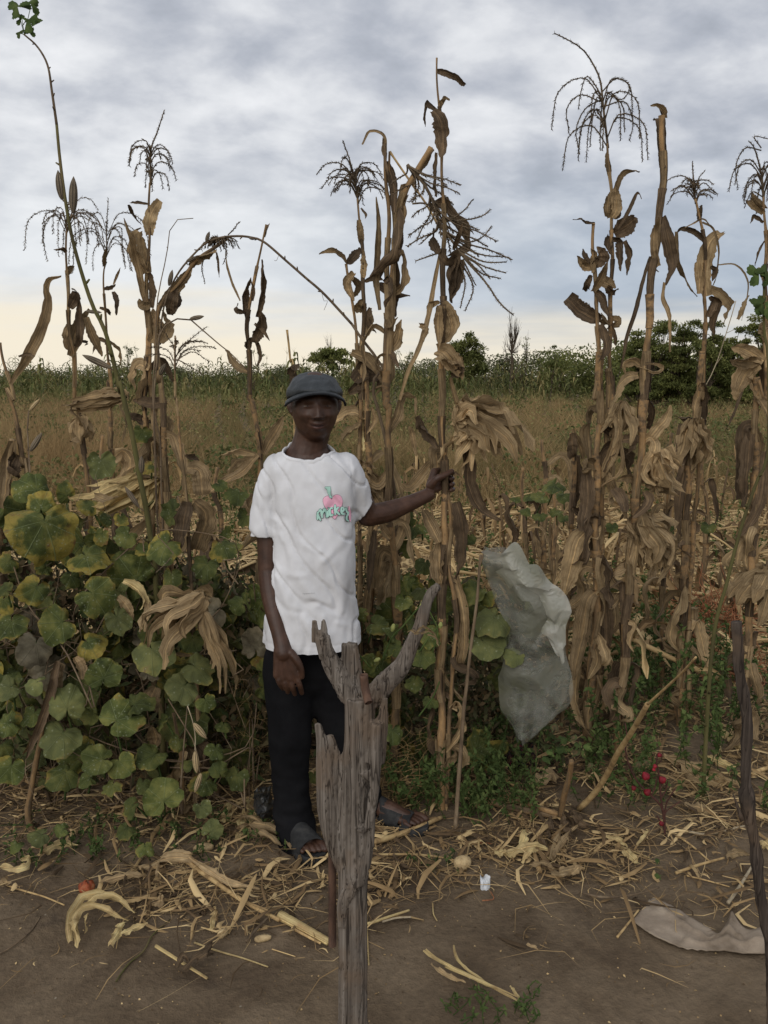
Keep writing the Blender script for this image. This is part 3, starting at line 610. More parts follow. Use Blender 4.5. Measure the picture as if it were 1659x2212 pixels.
mb = MB()
for k in range(95):
    y = rng.uniform(3.7, 9.5); x = rng.uniform(.05, .52) * y if rng.random() < .75 else rng.uniform(-.5, .05) * y; a = rng.uniform(-.5, .5) + (math.pi if rng.random() < .5 else 0); l = rng.uniform(.5, 1.5); z0 = rng.uniform(.01, .12); z1 = z0 + rng.uniform(0, .28)
    b = Vector((x, y, z0)); e = b + Vector((math.cos(a) * l, math.sin(a) * l * .7, z1)); m_ = b.lerp(e, .5) + Vector((rng.gauss(0, .05), rng.gauss(0, .05), rng.uniform(0, .08))); o = len(mb.v); r = rng.uniform(.005, .012); kk = smooth([b, m_, e], 8); tube(mb, kk, [r * (1 + (.2 if i % 2 else 0)) for i in range(8)], 6); q = rng.uniform(.45, 1)
    for i in range(o, len(mb.v)): mb.uv[i] = (q, 0)
    for j in range(rng.randint(2, 5)):
        s_ = kk[rng.randrange(8)]; l2 = rng.uniform(.15, .5); aa = rng.uniform(0, 6.28); dx = Vector((math.cos(aa), math.sin(aa), 0)); o = len(mb.v)
        ribbon(mb, smooth([s_, s_ + dx * l2 * .3 + Vector((0, 0, rng.uniform(0, .1))), s_ + dx * l2 * .7 + Vector((0, 0, rng.uniform(-.1, .06))), s_ + dx * l2 + Vector((0, 0, -z0))], 9), rng.uniform(.01, .028), rng.uniform(-1, 1), rng.uniform(-2.5, 2.5), .4, .3, k * 7 + j, 3, ragged=.2); q = min(1, max(0, rng.gauss(.6, .28)))
        for i in range(o, len(mb.v)): mb.uv[i] = (q, 0)
o = mb.build('fallen_stalks', M['litter']); tag(o, 'tangle of fallen maize stalks and pale dry leaves behind the standing plants', 'fallen stalks', kind='stuff')

# ================================================================== standing maize
def spikelets(mb, k, size, every, rr):
    d = 0
    for i in range(len(k) - 1):
        a, b = k[i], k[i + 1]; T = (b - a).normalized(); l = (b - a).length; m = max(1, int(l / every * 1.3))
        for j in range(m):
            p = a.lerp(b, (j + rr.random() * .5) / m)
            for _ in range(2):
                o = T.orthogonal(); o.rotate(Matrix.Rotation(rr.uniform(0, 6.28), 3, T)); q = (T * .8 + o * rr.uniform(.35, .95)).normalized(); s = q.cross(o).normalized(); L_ = size * rr.uniform(.7, 1.2)
                mb.add([p, p + q * L_ * .45 + s * L_ * .16, p + q * L_, p + q * L_ * .45 - s * L_ * .16], [(0, 1, 2, 3)], [(.5, .5)] * 4)
def tassel_mesh(spike, Y, nb, blen, droop, seed, spread=1.0, explicit=(), thick=1.0, spk=.0125):
    """spike: display points from the base to the tip"""
    rr = random.Random(seed); mb = MB(); s = smooth(spike, 16)
    tube(mb, s, np.linspace(.0042, .0016, 16) * thick, 5); spikelets(mb, s[5:], spk, .0065, rr)
    total = sum((s[i + 1] - s[i]).length for i in range(15))
    for i in range(nb):
        t = rr.uniform(.02, .42); b = s[int(t * 15)]; T = (s[min(15, int(t * 15) + 2)] - b).normalized()
        a = i / nb * 6.283 * 2.4 + rr.uniform(-.4, .4); out = Vector((math.cos(a), .7 * math.sin(a), 0)) * spread; l = 1.55 * blen * px(Y) * rr.uniform(.6, 1.1)
        p1 = b + (T * .75 + out * .5) * l * .33; p2 = p1 + (T * (.5 - droop * .6) + out * .8 + Vector((0, 0, -droop * .25))) * l * .33; p3 = p2 + (out * (.75 - .6 * droop) + T * (.3 - .3 * droop) + Vector((0, 0, -droop * 1.0 + .1))) * l * .42
        c = smooth([b, p1, p2, p3], 12); tube(mb, c, np.linspace(.0022, .0014, 12) * thick, 4); spikelets(mb, c[2:], spk * 1.05, .006, rr)
    for e in explicit:
        c = smooth(pts(e, Y), 14); tube(mb, c, np.linspace(.0022, .0012, 14) * thick, 4); spikelets(mb, c[2:], spk, .0065, rr)
    return mb
def sheath(p, r, m, parent, rr):
    mb = MB(); n = len(p); T, S = frames(p, Vector((1, 0, 0))); v = []; u = []; a0 = rr.uniform(0, 6.28); open_ = rr.uniform(.3, 1.2); ns = 9
    for i in range(n):
        t = i / (n - 1); b = T[i].cross(S[i]); gap = open_ * (1 - t * .7) ; rad = r * (1.2 + .32 * (1 - t) ** 2 + .05 * rr.random())
        for k in range(ns + 1):
            a = a0 + gap / 2 + (2 * math.pi - gap) * k / ns; q = rad * (1 + .16 * mnoise.noise(Vector((k * .8, t * 3, a0))))
            v.append(p[i] + (S[i] * math.cos(a) + b * math.sin(a)) * q); u.append((k / ns, t))
    mb.add(v, [(i * (ns + 1) + k, i * (ns + 1) + k + 1, (i + 1) * (ns + 1) + k + 1, (i + 1) * (ns + 1) + k) for i in range(n - 1) for k in range(ns)], u)
    return mb.build('sheath', m, parent)
def ear(pstr, w, Y, parent, seed, m='husk', n=8, name='ear', spread=.9):
    """a husked ear: overlapping husk blades leaving one point"""
    rr = random.Random(seed); c = smooth(pts(pstr, Y), 10); W = w * px(Y); L_ = sum((c[i + 1] - c[i]).length for i in range(9)); mb = MB()
    T = (c[-1] - c[0]).normalized(); S = T.cross((c[0] - CAM).normalized()).normalized(); B = T.cross(S)
    r = [W * .42 * math.sin(math.pi * min(1, (.12 + .86 * i / 9))) ** .7 for i in range(10)]; tube(mb, c, [q * .7 for q in r], 10, jit=.12); n = n + 5
    for k in range(n):
        a = 6.283 * k / n + rr.uniform(-.3, .3); d = S * math.cos(a) + B * math.sin(a); fl = rr.uniform(.05, 1.3) * spread; l = rr.uniform(.5, 1.35)
        q = [c[0] + d * W * .12, c[0].lerp(c[-1], .3 * l) + d * W * .46, c[0].lerp(c[-1], .68 * l) + d * W * (.5 + .45 * fl) + (c[5] - (c[0] + c[-1]) / 2), c[0].lerp(c[-1], 1.02 * l) + d * W * (.3 + .9 * fl) + Vector((0, 0, -.02 * fl))]
        ribbon(mb, smooth(q, 10), W * rr.uniform(.22, .46), rr.uniform(-.4, .4), rr.uniform(-1.3, 1.3), rr.uniform(.1, .6), .3, seed + k, 5, prof=lambda t, e=rr.uniform(.1, .4): (.4 + .6 * min(1, t / .35)) * (1 - (1 - e * .6) * max(0, (t - .5) / .5) ** 1.4) + .03, hint=d.cross(T), ragged=.17)
    return mb.build(name, M[m], parent)
def leaf(pstr, w, Y, parent, m='dry', roll=None, twist=None, seed=None, fold=None, n=None, base=.55, tip=.12, ragged=.1, wave=.15, jy=.06):
    sd_ = seed if seed is not None else rng.random() * 99
    rr = random.Random(int(sd_ * 1000)); q = pts(pstr, Y); y0 = rr.uniform(-jy, jy)
    q = [Vector((a.x, a.y, a.z)) for a in q]
    for i, a in enumerate(q):
        dy = y0 * i / max(1, len(q) - 1) * 1.5 + rr.uniform(-jy, jy) * .3; d = a - CAM; q[i] = CAM + d * ((a.y + dy) / a.y)
    mb = MB(); k = n or 26
    ribbon(mb, smooth(q, k), w * px(Y), rr.uniform(-.45, .45) if roll is None else roll, rr.uniform(-1.5, 1.5) if twist is None else twist, rr.uniform(.3, .9) if fold is None else fold, wave, sd_, 4, ragged=ragged, base=base, tip=tip)
    return mb.build('leaf', M[m], parent)
def rand_leaf(p, l, w, parent, rr, m=None, out=None):
    """crumpled leaf drooping from a point on a stalk"""
    a = rr.uniform(0, 6.28); d = out or Vector((math.cos(a), math.sin(a) * .7, 0)); up = rr.uniform(-.1, .5)
    kink = rr.uniform(.2, .5); q = [p, p + d * l * kink * .6 + Vector((0, 0, l * up * .4)), p + d * l * kink + Vector((0, 0, l * (up * .2 - .15))), p + d * l * kink * rr.uniform(.6, 1.3) + Vector((rr.gauss(0, .03), rr.gauss(0, .03), -l * .55)), p + d * l * kink * rr.uniform(.3, 1.2) + Vector((rr.gauss(0, .04), rr.gauss(0, .03), -l * rr.uniform(.7, 1)))]
    mb = MB(); ribbon(mb, smooth(q, 18), w, rr.uniform(-1, 1), rr.uniform(-3, 3), rr.uniform(.2, 1.0), .32, rr.random() * 99, 4, ragged=.22)
    return mb.build('leaf', M[m or rr.choice(('dry', 'dry', 'dark', 'husk', 'husk'))], parent)
PLANT = {}
def plant(key, label, Y, stalks, leaves=(), tassels=(), ears=(), extra=0, sheaths=.75, baseY=None, mat_='stalk', group='dry maize plants standing along the yard', exz=(.1, .75), exw=(8, 19), exl=(70, 170), ground=True, cat='maize plant', name='maize_plant'):
    rr = random.Random(hash_(key)); bY = baseY or Y
    main = pts(stalks[0][0], Y); low = main[-1]
    base = Vector((low.x + (low.x - main[-2].x) * .1, bY, gh(low.x, bY)))
    root = empty(name, base, label, cat, group); PLANT[key] = root
    spines = []
    for j, st in enumerate(stalks):
        p = pts(st[0], Y); r0, r1 = st[1] * px(Y) * .86, st[2] * px(Y) * .84; g = st[3] if len(st) > 3 else True
        if g: p.append(Vector((p[-1].x + rr.uniform(-.02, .02) + (0 if j else 0), bY, gh(p[-1].x, bY) - .02)))
        tot = sum((p[i + 1] - p[i]).length for i in range(len(p) - 1)); n = max(12, int(tot / .022)); k = smooth(p, n)
        node = rr.uniform(.13, .19); rad = []; d = 0; nz_ = rr.random() * 9
        for i in range(n):
            if i: d += (k[i] - k[i - 1]).length
            ph = (d % node) / node; b = math.exp(-((min(ph, 1 - ph)) / .07) ** 2) * .22 + .05 * mnoise.noise(Vector((d * 9, nz_, 0)))
            rad.append((r0 + (r1 - r0) * min(1, d / max(.3, tot * .75))) * (1 + b))
            off = .004 * (1 if int(d / node) % 2 else -1) * (r1 / .018); k[i] = k[i] + Vector((off * abs(math.sin(ph * math.pi)), 0, 0))
        mb = MB(); tube(mb, k, rad, 9, u0=nz_); mb.build('stalk', M[st[4] if len(st) > 4 else mat_], root); spines.append((k, rad, node, tot))
        if sheaths and r1 > .006:
            step = max(4, int(node / .022)); i = step
            while i < n - step:
                if rr.random() < sheaths:
                    seg = k[i:i + step + 1]
                    if seg[0].z > .03: sheath([q.copy() for q in seg], rad[i], M[rr.choice(('dry', 'dry', 'dark', 'stalk'))], root, rr)
                i += step
    for lf in leaves:
        kw = lf[3] if len(lf) > 3 else {}; leaf(lf[0], lf[1], Y, root, lf[2] if len(lf) > 2 else 'dry', **kw)
    for ts in tassels:
        tassel_mesh(pts(ts['s'], Y), Y, ts.get('n', 12), ts.get('l', 70), ts.get('d', .8), hash_(key) + 3, ts.get('spread', 1), ts.get('ex', ()), ts.get('t', 1)).build('tassel', M['tassel'], root)
    for e in ears: ear(e[0], e[1], Y, root, hash_(e[0]), e[2] if len(e) > 2 else 'husk', e[3] if len(e) > 3 else 8, spread=e[4] if len(e) > 4 else .9)
    for _ in range(extra):
        k, rad, node, tot = rr.choice(spines); t = 1 - rr.uniform(*exz); p = k[int(t * (len(k) - 1))]
        l = rr.uniform(*exl) * px(Y); l = min(l, p.z * 1.05)
        if l > .06: rand_leaf(p, l, rr.uniform(*exw) * px(Y), root, rr)
    return root
def hash_(s):
    h = 7
    for c in str(s): h = (h * 31 + ord(c)) % 100003
    return h

plant('m1', 'broken maize plant at the left edge with one large upswept curled leaf', 3.35,
      [('a0,1480 20,1570 45,1660 58,1728 c40,160 85,300 110,460 150,640 165,740', 3, 9.5), ('c75,470 55,640 40,900 10,1200', 7, 9, True, 'dry')],
      [('a45,1660 90,1580 150,1470 185,1370 200,1300 195,1240 215,1200 265,1190', 15, 'dry', dict(roll=.2, twist=.6, base=.3)), ('a80,1540 120,1530 150,1540', 4, 'dark'), ('c100,560 60,640 80,690 130,700', 22, 'dark'), ('c80,480 60,600 30,800 0,1000', 20, 'dry', dict(roll=.1)), ('c0,975 60,960 90,920', 12, 'husk')], extra=6, exz=(.25, .6))
plant('m2', 'thin maize plant behind the okra pods with wide drooping tassel and twisted leaves', 3.6,
      [('a287,1000 290,1200 300,1400 318,1540 325,1728 c460,230 480,450 510,620 525,800 540,1000', 2.2, 8)],
      [('a287,1090 265,1072 232,1078', 6, 'dark'), ('a292,1195 300,1160 322,1150', 8, 'dry'), ('a300,1330 325,1290 335,1260 310,1245', 13, 'dark'), ('a305,1540 325,1440 350,1380 385,1335', 15, 'dry', dict(roll=.1, twist=.4)), ('a330,1500 350,1450 345,1370 345,1280', 10, 'dark'), ('a300,1400 290,1450 310,1540', 10, 'dry'), ('a340,1470 375,1480 365,1495', 4, 'dark'), ('a375,1370 400,1450 440,1540', 12, 'dry')],
      [dict(s='a288,1010 287,900 285,870', n=13, l=112, d=.95, t=.8, ex=('a290,1000 330,870 390,860 425,910', 'a285,960 230,930 185,1010 205,1130', 'a288,990 350,960 375,1040 372,1140'))],
      [('c470,330 480,400 500,460', 26, 'husk', 6), ('c760,210 600,240 470,245', 28, 'husk', 9, .5)], extra=3)
plant('m3', 'slender maize plant with an upright tassel spike and thin hanging tassel arms', 4.1,
      [('a460,1130 450,1180 452,1330 465,1500 480,1700 c640,120 650,300 655,500 670,700', 1.8, 7)],
      [('a448,1250 480,1240 500,1228', 5, 'dark'), ('a490,1230 505,1190 520,1155', 3, 'dry'), ('a490,1260 502,1300 500,1362', 6, 'dark'), ('a450,1150 450,1100 460,1070', 6, 'dry'), ('a430,1330 460,1340 478,1362', 5, 'dark'), ('a452,1480 490,1480 525,1530 515,1590', 8, 'dry'), ('a470,1480 430,1470 400,1530', 6, 'dark')],
      [dict(s='a460,1110 462,960 468,855', n=13, l=112, d=.95, t=.8, ex=('a465,1000 520,980 530,1060 540,1150', 'a460,1000 405,960 395,1010'))], extra=4)
plant('m4', 'tall maize plant at left with a neat fountain tassel and broad upright leaf blades', 3.5,
      [('a648,790 646,900 645,1000 636,1200 645,1450 655,1728 c905,200 920,450 945,700 960,900', 2.4, 9), ('a635,1180 630,1330 640,1500 620,1728 c860,300 880,600', 4, 8)],
      [('a648,884 600,878 560,876', 4.5, 'dark', dict(roll=.3, twist=.2)), ('a555,884 580,930 612,972', 5, 'dark', dict(roll=.1)),
       ('a645,1015 645,960 660,910 690,865', 14, 'husk', dict(roll=.1, twist=.3, base=.5, tip=.5)), ('a610,985 580,995 560,1003', 3, 'dry'),
       ('a628,1180 600,1130 582,1060 598,1000', 16, 'dry', dict(roll=.2, tip=.5)), ('a640,1180 625,1080 612,1000', 15, 'dry', dict(roll=.1, tip=.6)),
       ('a630,1330 612,1250 585,1130 555,1010 535,942', 10, 'dry', dict(roll=.1, twist=.5)), ('a655,1330 662,1250 650,1190 640,1150', 9, 'dark'), ('a650,1320 615,1320 600,1290', 10, 'dry'),
       ('a650,1480 680,1430 660,1370 655,1340', 18, 'dry'), ('a650,1450 700,1440 690,1490', 10, 'dark'), ('a640,1600 690,1560 720,1590 750,1650', 9, 'dark'),
       ('a600,1728 610,1640 630,1560', 14, 'dry'), ('c880,60 830,30 790,80 800,180', 16, 'dry'), ('c960,330 990,400 950,480', 16, 'dry'), ('c990,240 950,250 900,260 790,240', 14, 'dark'), ('c760,330 830,370 900,370', 17, 'dark')],
      [dict(s='a650,800 652,650 680,570 710,475', n=19, l=66, d=.85, t=1.1)],
      [('c960,690 860,740 700,810 570,815', 40, 'pale', 9, .6), ('c900,700 880,780 860,860', 30, 'pale', 4, .3)], extra=6, exz=(.2, .5))
plant('m5', 'maize plant bent over to the right with its tassel drooping beside the arching okra', 3.45,
      [('a980,1030 930,1070 850,1125 780,1215 705,1300 680,1380 675,1500 690,1650 700,1728', 4, 8)],
      [('a690,1320 760,1240 800,1190 830,1150', 14, 'dry', dict(roll=.1, twist=.2)), ('a820,1150 860,1110 910,1090 935,1075', 12, 'dry'), ('a735,1360 745,1300 765,1250', 13, 'dark', dict(roll=.2)), ('a755,1340 770,1300 768,1255', 8, 'dark'), ('a935,1090 945,1140 948,1200', 4, 'dark'), ('a690,1480 720,1420 700,1340', 16, 'dry')],
      [dict(s='a900,1060 950,1030 1015,1045', n=24, l=38, d=.8, t=1.2, ex=('a880,1120 872,1160 886,1225', 'a985,1015 1010,990 1033,958', 'a960,1060 980,1090 965,1140'))], extra=4, exz=(.3, .6))
plant('m6', 'maize plant with curled leaves and thin bare top just left of the man', 3.7,
      [('a1150,970 1130,1080 1092,1230 1070,1390 1075,1500 1080,1728 c1500,250 1530,450 1540,560 1545,800', 2, 8.5)],
      [('a1142,1025 1150,990 1165,965', 4, 'dark'), ('a1070,1390 1055,1300 1062,1240 1085,1200', 11, 'dark', dict(roll=.2)), ('a1110,1370 1128,1280 1128,1200 1128,1120', 11, 'dark', dict(roll=.15, tip=.3)), ('a1090,1300 1100,1250 1085,1210', 6, 'dark'),
       ('a1060,1350 1022,1340 1030,1310', 6, 'dark'), ('a1038,1300 1000,1210 978,1120 975,1080', 3.5, 'dry'), ('a1100,1480 1130,1400 1120,1340', 14, 'dark'), ('a1100,1400 1130,1420 1165,1472', 5, 'dark'), ('a1105,1460 1128,1540 1105,1590', 6, 'dark'), ('a1090,1460 1058,1490 1080,1520', 14, 'dark'),
       ('a1080,1610 1020,1580 975,1510', 9, 'dry', dict(roll=.1)), ('c1560,560 1600,480 1660,380 1680,330', 14, 'dry'), ('c1530,560 1440,660 1320,730 1180,830', 12, 'dry', dict(roll=.3)), ('c1510,560 1400,530 1310,560', 12, 'husk'), ('c1500,580 1400,600 1340,700', 16, 'husk')], extra=5, exz=(.2, .5))
plant('m7', 'small dry maize with an open sparse tassel low against the horizon left of the man', 3.06,
      [('a757,1450 757,1600 755,1728 c1040,220 1060,400 1085,640 1105,830 1120,1000 1130,1300', 1.6, 6)],
      [('c1110,640 1180,660 1200,800', 22, 'dry', dict(tip=.8)), ('c1110,840 1090,950 1060,1120', 20, 'dark', dict(tip=.6)), ('c1150,840 1220,930 1160,1120', 26, 'dry', dict(tip=.8)), ('c1100,560 1150,580 1180,600', 9, 'dark')],
      [dict(s='a757,1600 757,1520 758,1450', n=8, l=85, d=.35, t=.8, ex=('a758,1540 830,1460 895,1410', 'a760,1560 830,1520 900,1560', 'a757,1500 720,1450 700,1410', 'a757,1550 800,1570 880,1620'))],
      [('c1210,1390,-.25 1100,1430,-.26 1010,1540,-.26 960,1650,-.25', 46, 'husk', 9, 1.1), ('c1200,1480,-.25 1240,1530,-.25 1290,1700,-.24 1300,1860,-.22', 30, 'husk', 5, .6)], extra=6, exz=(.1, .55))
plant('stub1', 'bare pale cut stalk standing just behind the cap', 3.6,
      [('a1240,1425 1250,1500 1258,1580 1270,1610', 2.6, 3.4, True, 'straw')], [('a1250,1620 1268,1575 1285,1600', 11, 'dark'), ('a1262,1590 1268,1650 1275,1728', 10, 'dark', dict(tip=.9))], sheaths=0)
plant('m8', 'thick leaning maize cane in front of the pumpkin leaves near the bottom left', 2.84,
      [('f300,250 270,400 235,560 210,680 185,860 160,1020', 6, 8.5)], [('f330,120 290,300 230,480 150,680', 16, 'dark'), ('f310,260 250,440 200,560 130,660', 12, 'dry'), ('f350,130 320,200 340,300', 18, 'dry'), ('f430,100 460,160 470,230', 16, 'dry', dict(tip=.7))], sheaths=.4)
plant('m9', 'brown leafy maize cane hanging among the vine leaves left of the man', 2.95,
      [('f1000,420 1040,640 1050,860 1060,990', 4, 6)], [('f900,270 870,340 905,420', 20, 'dry'), ('f1070,640 1040,760 1010,880', 14, 'husk', dict(tip=.5)), ('f880,500 900,560 890,620', 22, 'dry'), ('f1110,660 1150,720 1180,730', 8, 'husk'), ('c730,1310 800,1350 850,1420 830,1480', 15, 'pale'), ('c870,1430 880,1500 840,1600', 12, 'husk'), ('c700,1400 760,1470 790,1540', 12, 'husk'), ('c560,800 640,830 700,810', 10, 'husk')], extra=3, sheaths=.6)
plant('b0', 'maize plant with a bushy tassel leaning left, close behind the man', 3.45,
      [('a1545,860 1555,950 1565,1100 1572,1300 1565,1500 1560,1728 m860,180 870,420 880,700 890,1100', 2.4, 8), ('a1495,1140 1522,1300 1540,1480 1555,1700 m830,300 830,700', 3, 6.5)],
      [('a1550,950 1558,1010 1562,1060', 9, 'dry', dict(roll=0, twist=0, tip=.3)), ('a1560,900 1580,930 1578,945', 4, 'dark'), ('a1570,1200 1578,1130 1572,1075', 10, 'dry'),
       ('a1500,1140 1470,1105 1430,1085 1378,1098', 8, 'dry', dict(roll=.5)), ('a1500,1140 1540,1100 1560,1075', 11, 'dark'), ('a1510,1190 1540,1230 1520,1290', 12, 'dry'), ('a1530,1180 1500,1230 1530,1300', 14, 'dry'), ('a1575,1340 1540,1320 1570,1290', 13, 'dry'), ('a1575,1215 1620,1195 1655,1210', 8, 'dark'), ('a1585,1450 1605,1380 1600,1330', 10, 'dry'), ('a1600,1330 1590,1380 1625,1440', 8, 'dark'), ('a1520,1520 1590,1560 1650,1660', 16, 'dry'),
       ('a1530,1650 1580,1600 1640,1640', 22, 'dark'), ('m830,300 850,250 940,230 900,310', 14, 'dark'), ('m860,470 790,430 700,470 640,540', 18, 'husk', dict(roll=.4)), ('m850,450 860,560 850,660', 16, 'pale', dict(roll=0, twist=.2)), ('m830,500 760,560 720,600', 13, 'husk'), ('m900,400 920,480 870,560', 8, 'dry'), ('m780,740 850,720 930,760', 12, 'dry'), ('m860,790 900,850 980,960', 17, 'dry', dict(roll=.2)), ('m860,780 940,820 1040,840', 15, 'dry'), ('m760,310 840,270 800,400', 16, 'dark')],
      [dict(s='a1548,880 1530,770 1510,690 1482,612', n=30, l=80, d=.62, t=1.15)], extra=10, exz=(.15, .55))
plant('b1', 'many leaved maize plant with two leaning bent stems left of the one being held', 3.25,
      [('b5,660 12,800 18,930 15,1200 10,1500 5,1728 m1000,400 1000,700 1000,1000 1030,1300 1050,1600', 4, 10.5), ('b25,655 25,720 45,1000 40,1200 25,1500 m985,300', 2.5, 6, False), ('b205,640 150,730 90,830 60,930 45,1100 35,1250', 7, 7, False), ('b25,655 70,720 125,800 180,880 240,985', 2.6, 2.6, False, 'straw')],
      [('b0,600 b5,660 b20,760', 6, 'dark'), ('a1565,625 1600,570 1659,590 b10,690', 4, 'dry'), ('b10,700 42,800 45,920', 15, 'dark', dict(roll=0, tip=.5)), ('b205,635 190,700 130,790', 9, 'dry', dict(tip=.7)), ('b50,1090 60,1040 75,990 85,900', 8, 'dry'), ('b60,1100 75,1040 80,985', 9, 'dark'), ('b50,1120 55,1200 48,1370', 8, 'dark'), ('b40,1140 60,1110 78,1095', 3, 'dry'), ('b0,1220 30,1200 40,1260 5,1330', 12, 'dark'), ('a1640,1340 1625,1200 1635,1000 1625,850', 8, 'dry', dict(roll=.1)), ('b15,1520 60,1470 75,1380', 14, 'dry', dict(roll=.1)), ('b10,1500 40,1540 65,1590', 7, 'dark'), ('b5,1350 30,1420 60,1370', 8, 'dry'),
       ('m1000,540 1050,440 1080,330 1160,340', 14, 'dry', dict(roll=.2)), ('m1160,340 1162,450', 4, 'dry'), ('m1000,780 930,850 860,780 900,840', 16, 'dry'), ('m1000,960 960,900 890,830', 18, 'dry'), ('m1080,850 1130,870 1260,720 1310,680', 13, 'dry', dict(roll=.5)), ('m1010,1180 960,1120 930,1020', 14, 'dry'), ('m1060,1330 1000,1270 960,1280 930,1480', 24, 'dry', dict(roll=.2)), ('m1030,1250 1090,1100 1110,900', 12, 'dry'), ('m920,1130 900,1300 880,1500', 11, 'dark'), ('m890,1400 860,1600 900,1850', 12, 'dry'), ('m1120,510 1140,560 1165,690', 8, 'dry'), ('m1170,450 1220,540 1290,640', 12, 'dark', dict(roll=.2))], extra=10, exz=(.1, .5))
plant('b2', 'tall maize plant with a broken top, its stem gripped by the man', 3.02,
      [('b228,250 232,340 238,450 250,680 256,850 258,1000 257,1100 255,1300 250,1500 m1312,0 1312,300 1322,640 1332,900 1332,1200 1318,1500 1305,2014 g1160,420', 2, 10.5), ('m1345,900 1370,1050 1350,1300 1385,1500 1400,1700 g1215,300', 5, 6)],
      [('b230,305 270,315 315,335 350,368', 8, 'dark', dict(roll=.2, twist=.2, tip=.5)), ('b240,470 262,440 272,428 282,436', 9, 'dry'), ('b240,490 205,460 192,448 180,500 178,548', 7, 'dark'), ('b215,480 245,520 255,600 255,675', 17, 'dark', dict(roll=0, twist=.3, tip=.5, base=.4)), ('b228,660 226,760 230,850', 7, 'dark', dict(tip=.8)),
       ('b235,1095 220,1050 218,985', 13, 'dark'), ('b245,1100 270,1130 305,1110 300,1200 295,1310', 16, 'dark'), ('b330,1120 310,1200 285,1300', 16, 'dark'), ('b300,1080 325,1010 337,965', 6, 'dark'),
       ('b243,1095 215,1240 190,1380 150,1510 105,1610 70,1728', 6, 'dry', dict(roll=.2, tip=.6, wave=.05, twist=.3)), ('b240,1300 205,1320 200,1370', 9, 'dry'), ('b155,1405 195,1420 170,1480', 10, 'dry'), ('b250,1310 285,1370 295,1430 255,1490', 22, 'dry', dict(roll=.1)), ('b230,1510 270,1530 310,1590 340,1640', 24, 'dry', dict(roll=.2)), ('b290,1620 330,1610 350,1590', 12, 'dark'), ('b240,1320 232,1400 236,1500', 14, 'dry', dict(roll=0)),
       ('m1290,640 1240,560 1190,500 1170,450', 14, 'dark'), ('m1310,830 1290,760 1280,670 1320,680', 20, 'dry', dict(tip=.9, roll=.1)), ('m1290,80 1360,130 1440,180', 18, 'dry'), ('m1360,220 1400,370 1450,500 1600,610', 9, 'dry', dict(wave=.05)),
       ('m1430,560 1470,700 1470,850 1540,1000 1659,1070', 20, 'dark', dict(roll=.1, tip=.2)), ('m1300,1200 1240,1080 1200,1000', 17, 'dry', dict(roll=.1)), ('m1320,1180 1300,1300 1310,1450', 24, 'dry', dict(roll=.1, tip=.6)), ('m1400,960 1440,1100 1440,1300 1400,1420', 22, 'dark', dict(roll=.2)), ('m1390,1400 1440,1600 1450,1800 1430,1950', 20, 'dry', dict(roll=.1, tip=.5)), ('m1340,1420 1400,1450 1380,1500', 14, 'dark'), ('g1150,150 1210,250 1290,350 1290,380', 9, 'husk')],
      [dict(s='b100,712 170,790 215,880 243,970 290,1035 350,1120 440,1220 500,1310 560,1362', n=26, l=88, d=.28, t=1.5, spread=1.2,
            ex=('b240,950 300,940 350,905 380,865', 'b260,955 350,950 420,935 460,905', 'b300,1020 370,1045 430,1020 465,975', 'b320,1060 420,1100 515,1110', 'b330,1090 430,1150 528,1180', 'b340,1100 420,1180 505,1203', 'b320,1120 350,1220 330,1330', 'b330,1130 385,1240 350,1345', 'b260,1085 200,1105 135,1128', 'b330,1080 430,1130 530,1132', 'b122,880 180,880 250,920 300,1010', 'b340,1120 380,1200 395,1230', 'b330,1100 400,1140 455,1200'))],
      [('m1420,370 1500,410 1580,490 1659,640', 58, 'husk', 10, .6), ('m1380,480 1450,440 1560,520', 40, 'husk', 6, 1.0), ('m1500,520 1450,580 1400,700', 34, 'husk', 5, .8)], extra=5, exz=(.08, .5))
plant('b3', 'tall maize plant right of centre with a long arched tassel spike and hanging arms', 3.5,
      [('b965,620 972,700 980,830 985,950 985,1100 980,1300 975,1500 985,1728 e800,150 800,300 790,600 760,900 760,1300 745,1831 h700,300', 2.6, 8.5)],
      [('b975,770 970,700 967,630', 7, 'dry', dict(roll=.1)), ('b995,860 1010,790 1035,745 1080,735 1105,742', 7, 'dry'), ('b975,940 965,900 975,830', 11, 'dry'), ('b985,940 1005,900 1000,800', 12, 'dry', dict(roll=.1)), ('b990,940 1010,930 1022,895', 6, 'dark'),
       ('b1010,990 1050,930 1095,835 1115,860', 5, 'dark'), ('b995,1010 1040,980 1090,940', 20, 'dark', dict(roll=.1)), ('b985,1030 1020,1040 1030,1100 1025,1172', 13, 'dark'), ('b1040,1040 1065,1100 1050,1190', 9, 'dark'), ('b975,1020 965,1070 985,1100', 12, 'dark'), ('b980,1370 1010,1390 960,1420', 9, 'dry'), ('b980,1400 1000,1450 1000,1495', 6, 'dark'),
       ('b960,1240 980,1260 1013,1245', 8, 'dark')],
      [dict(s='b968,640 955,530 945,440 935,350 905,280 860,215 800,175 735,143', n=14, l=118, d=1.0, t=1.25, ex=('b940,400 1000,340 1060,370 1030,430 960,400', 'b935,440 850,410 790,470 800,580', 'b945,420 880,330 850,400 840,470', 'b950,460 1040,440 1075,530 1060,610', 'b945,450 920,420 900,520 890,635', 'b940,430 870,470 830,560 845,665', 'b950,520 935,560 935,650'))], extra=10, exz=(.1, .55))
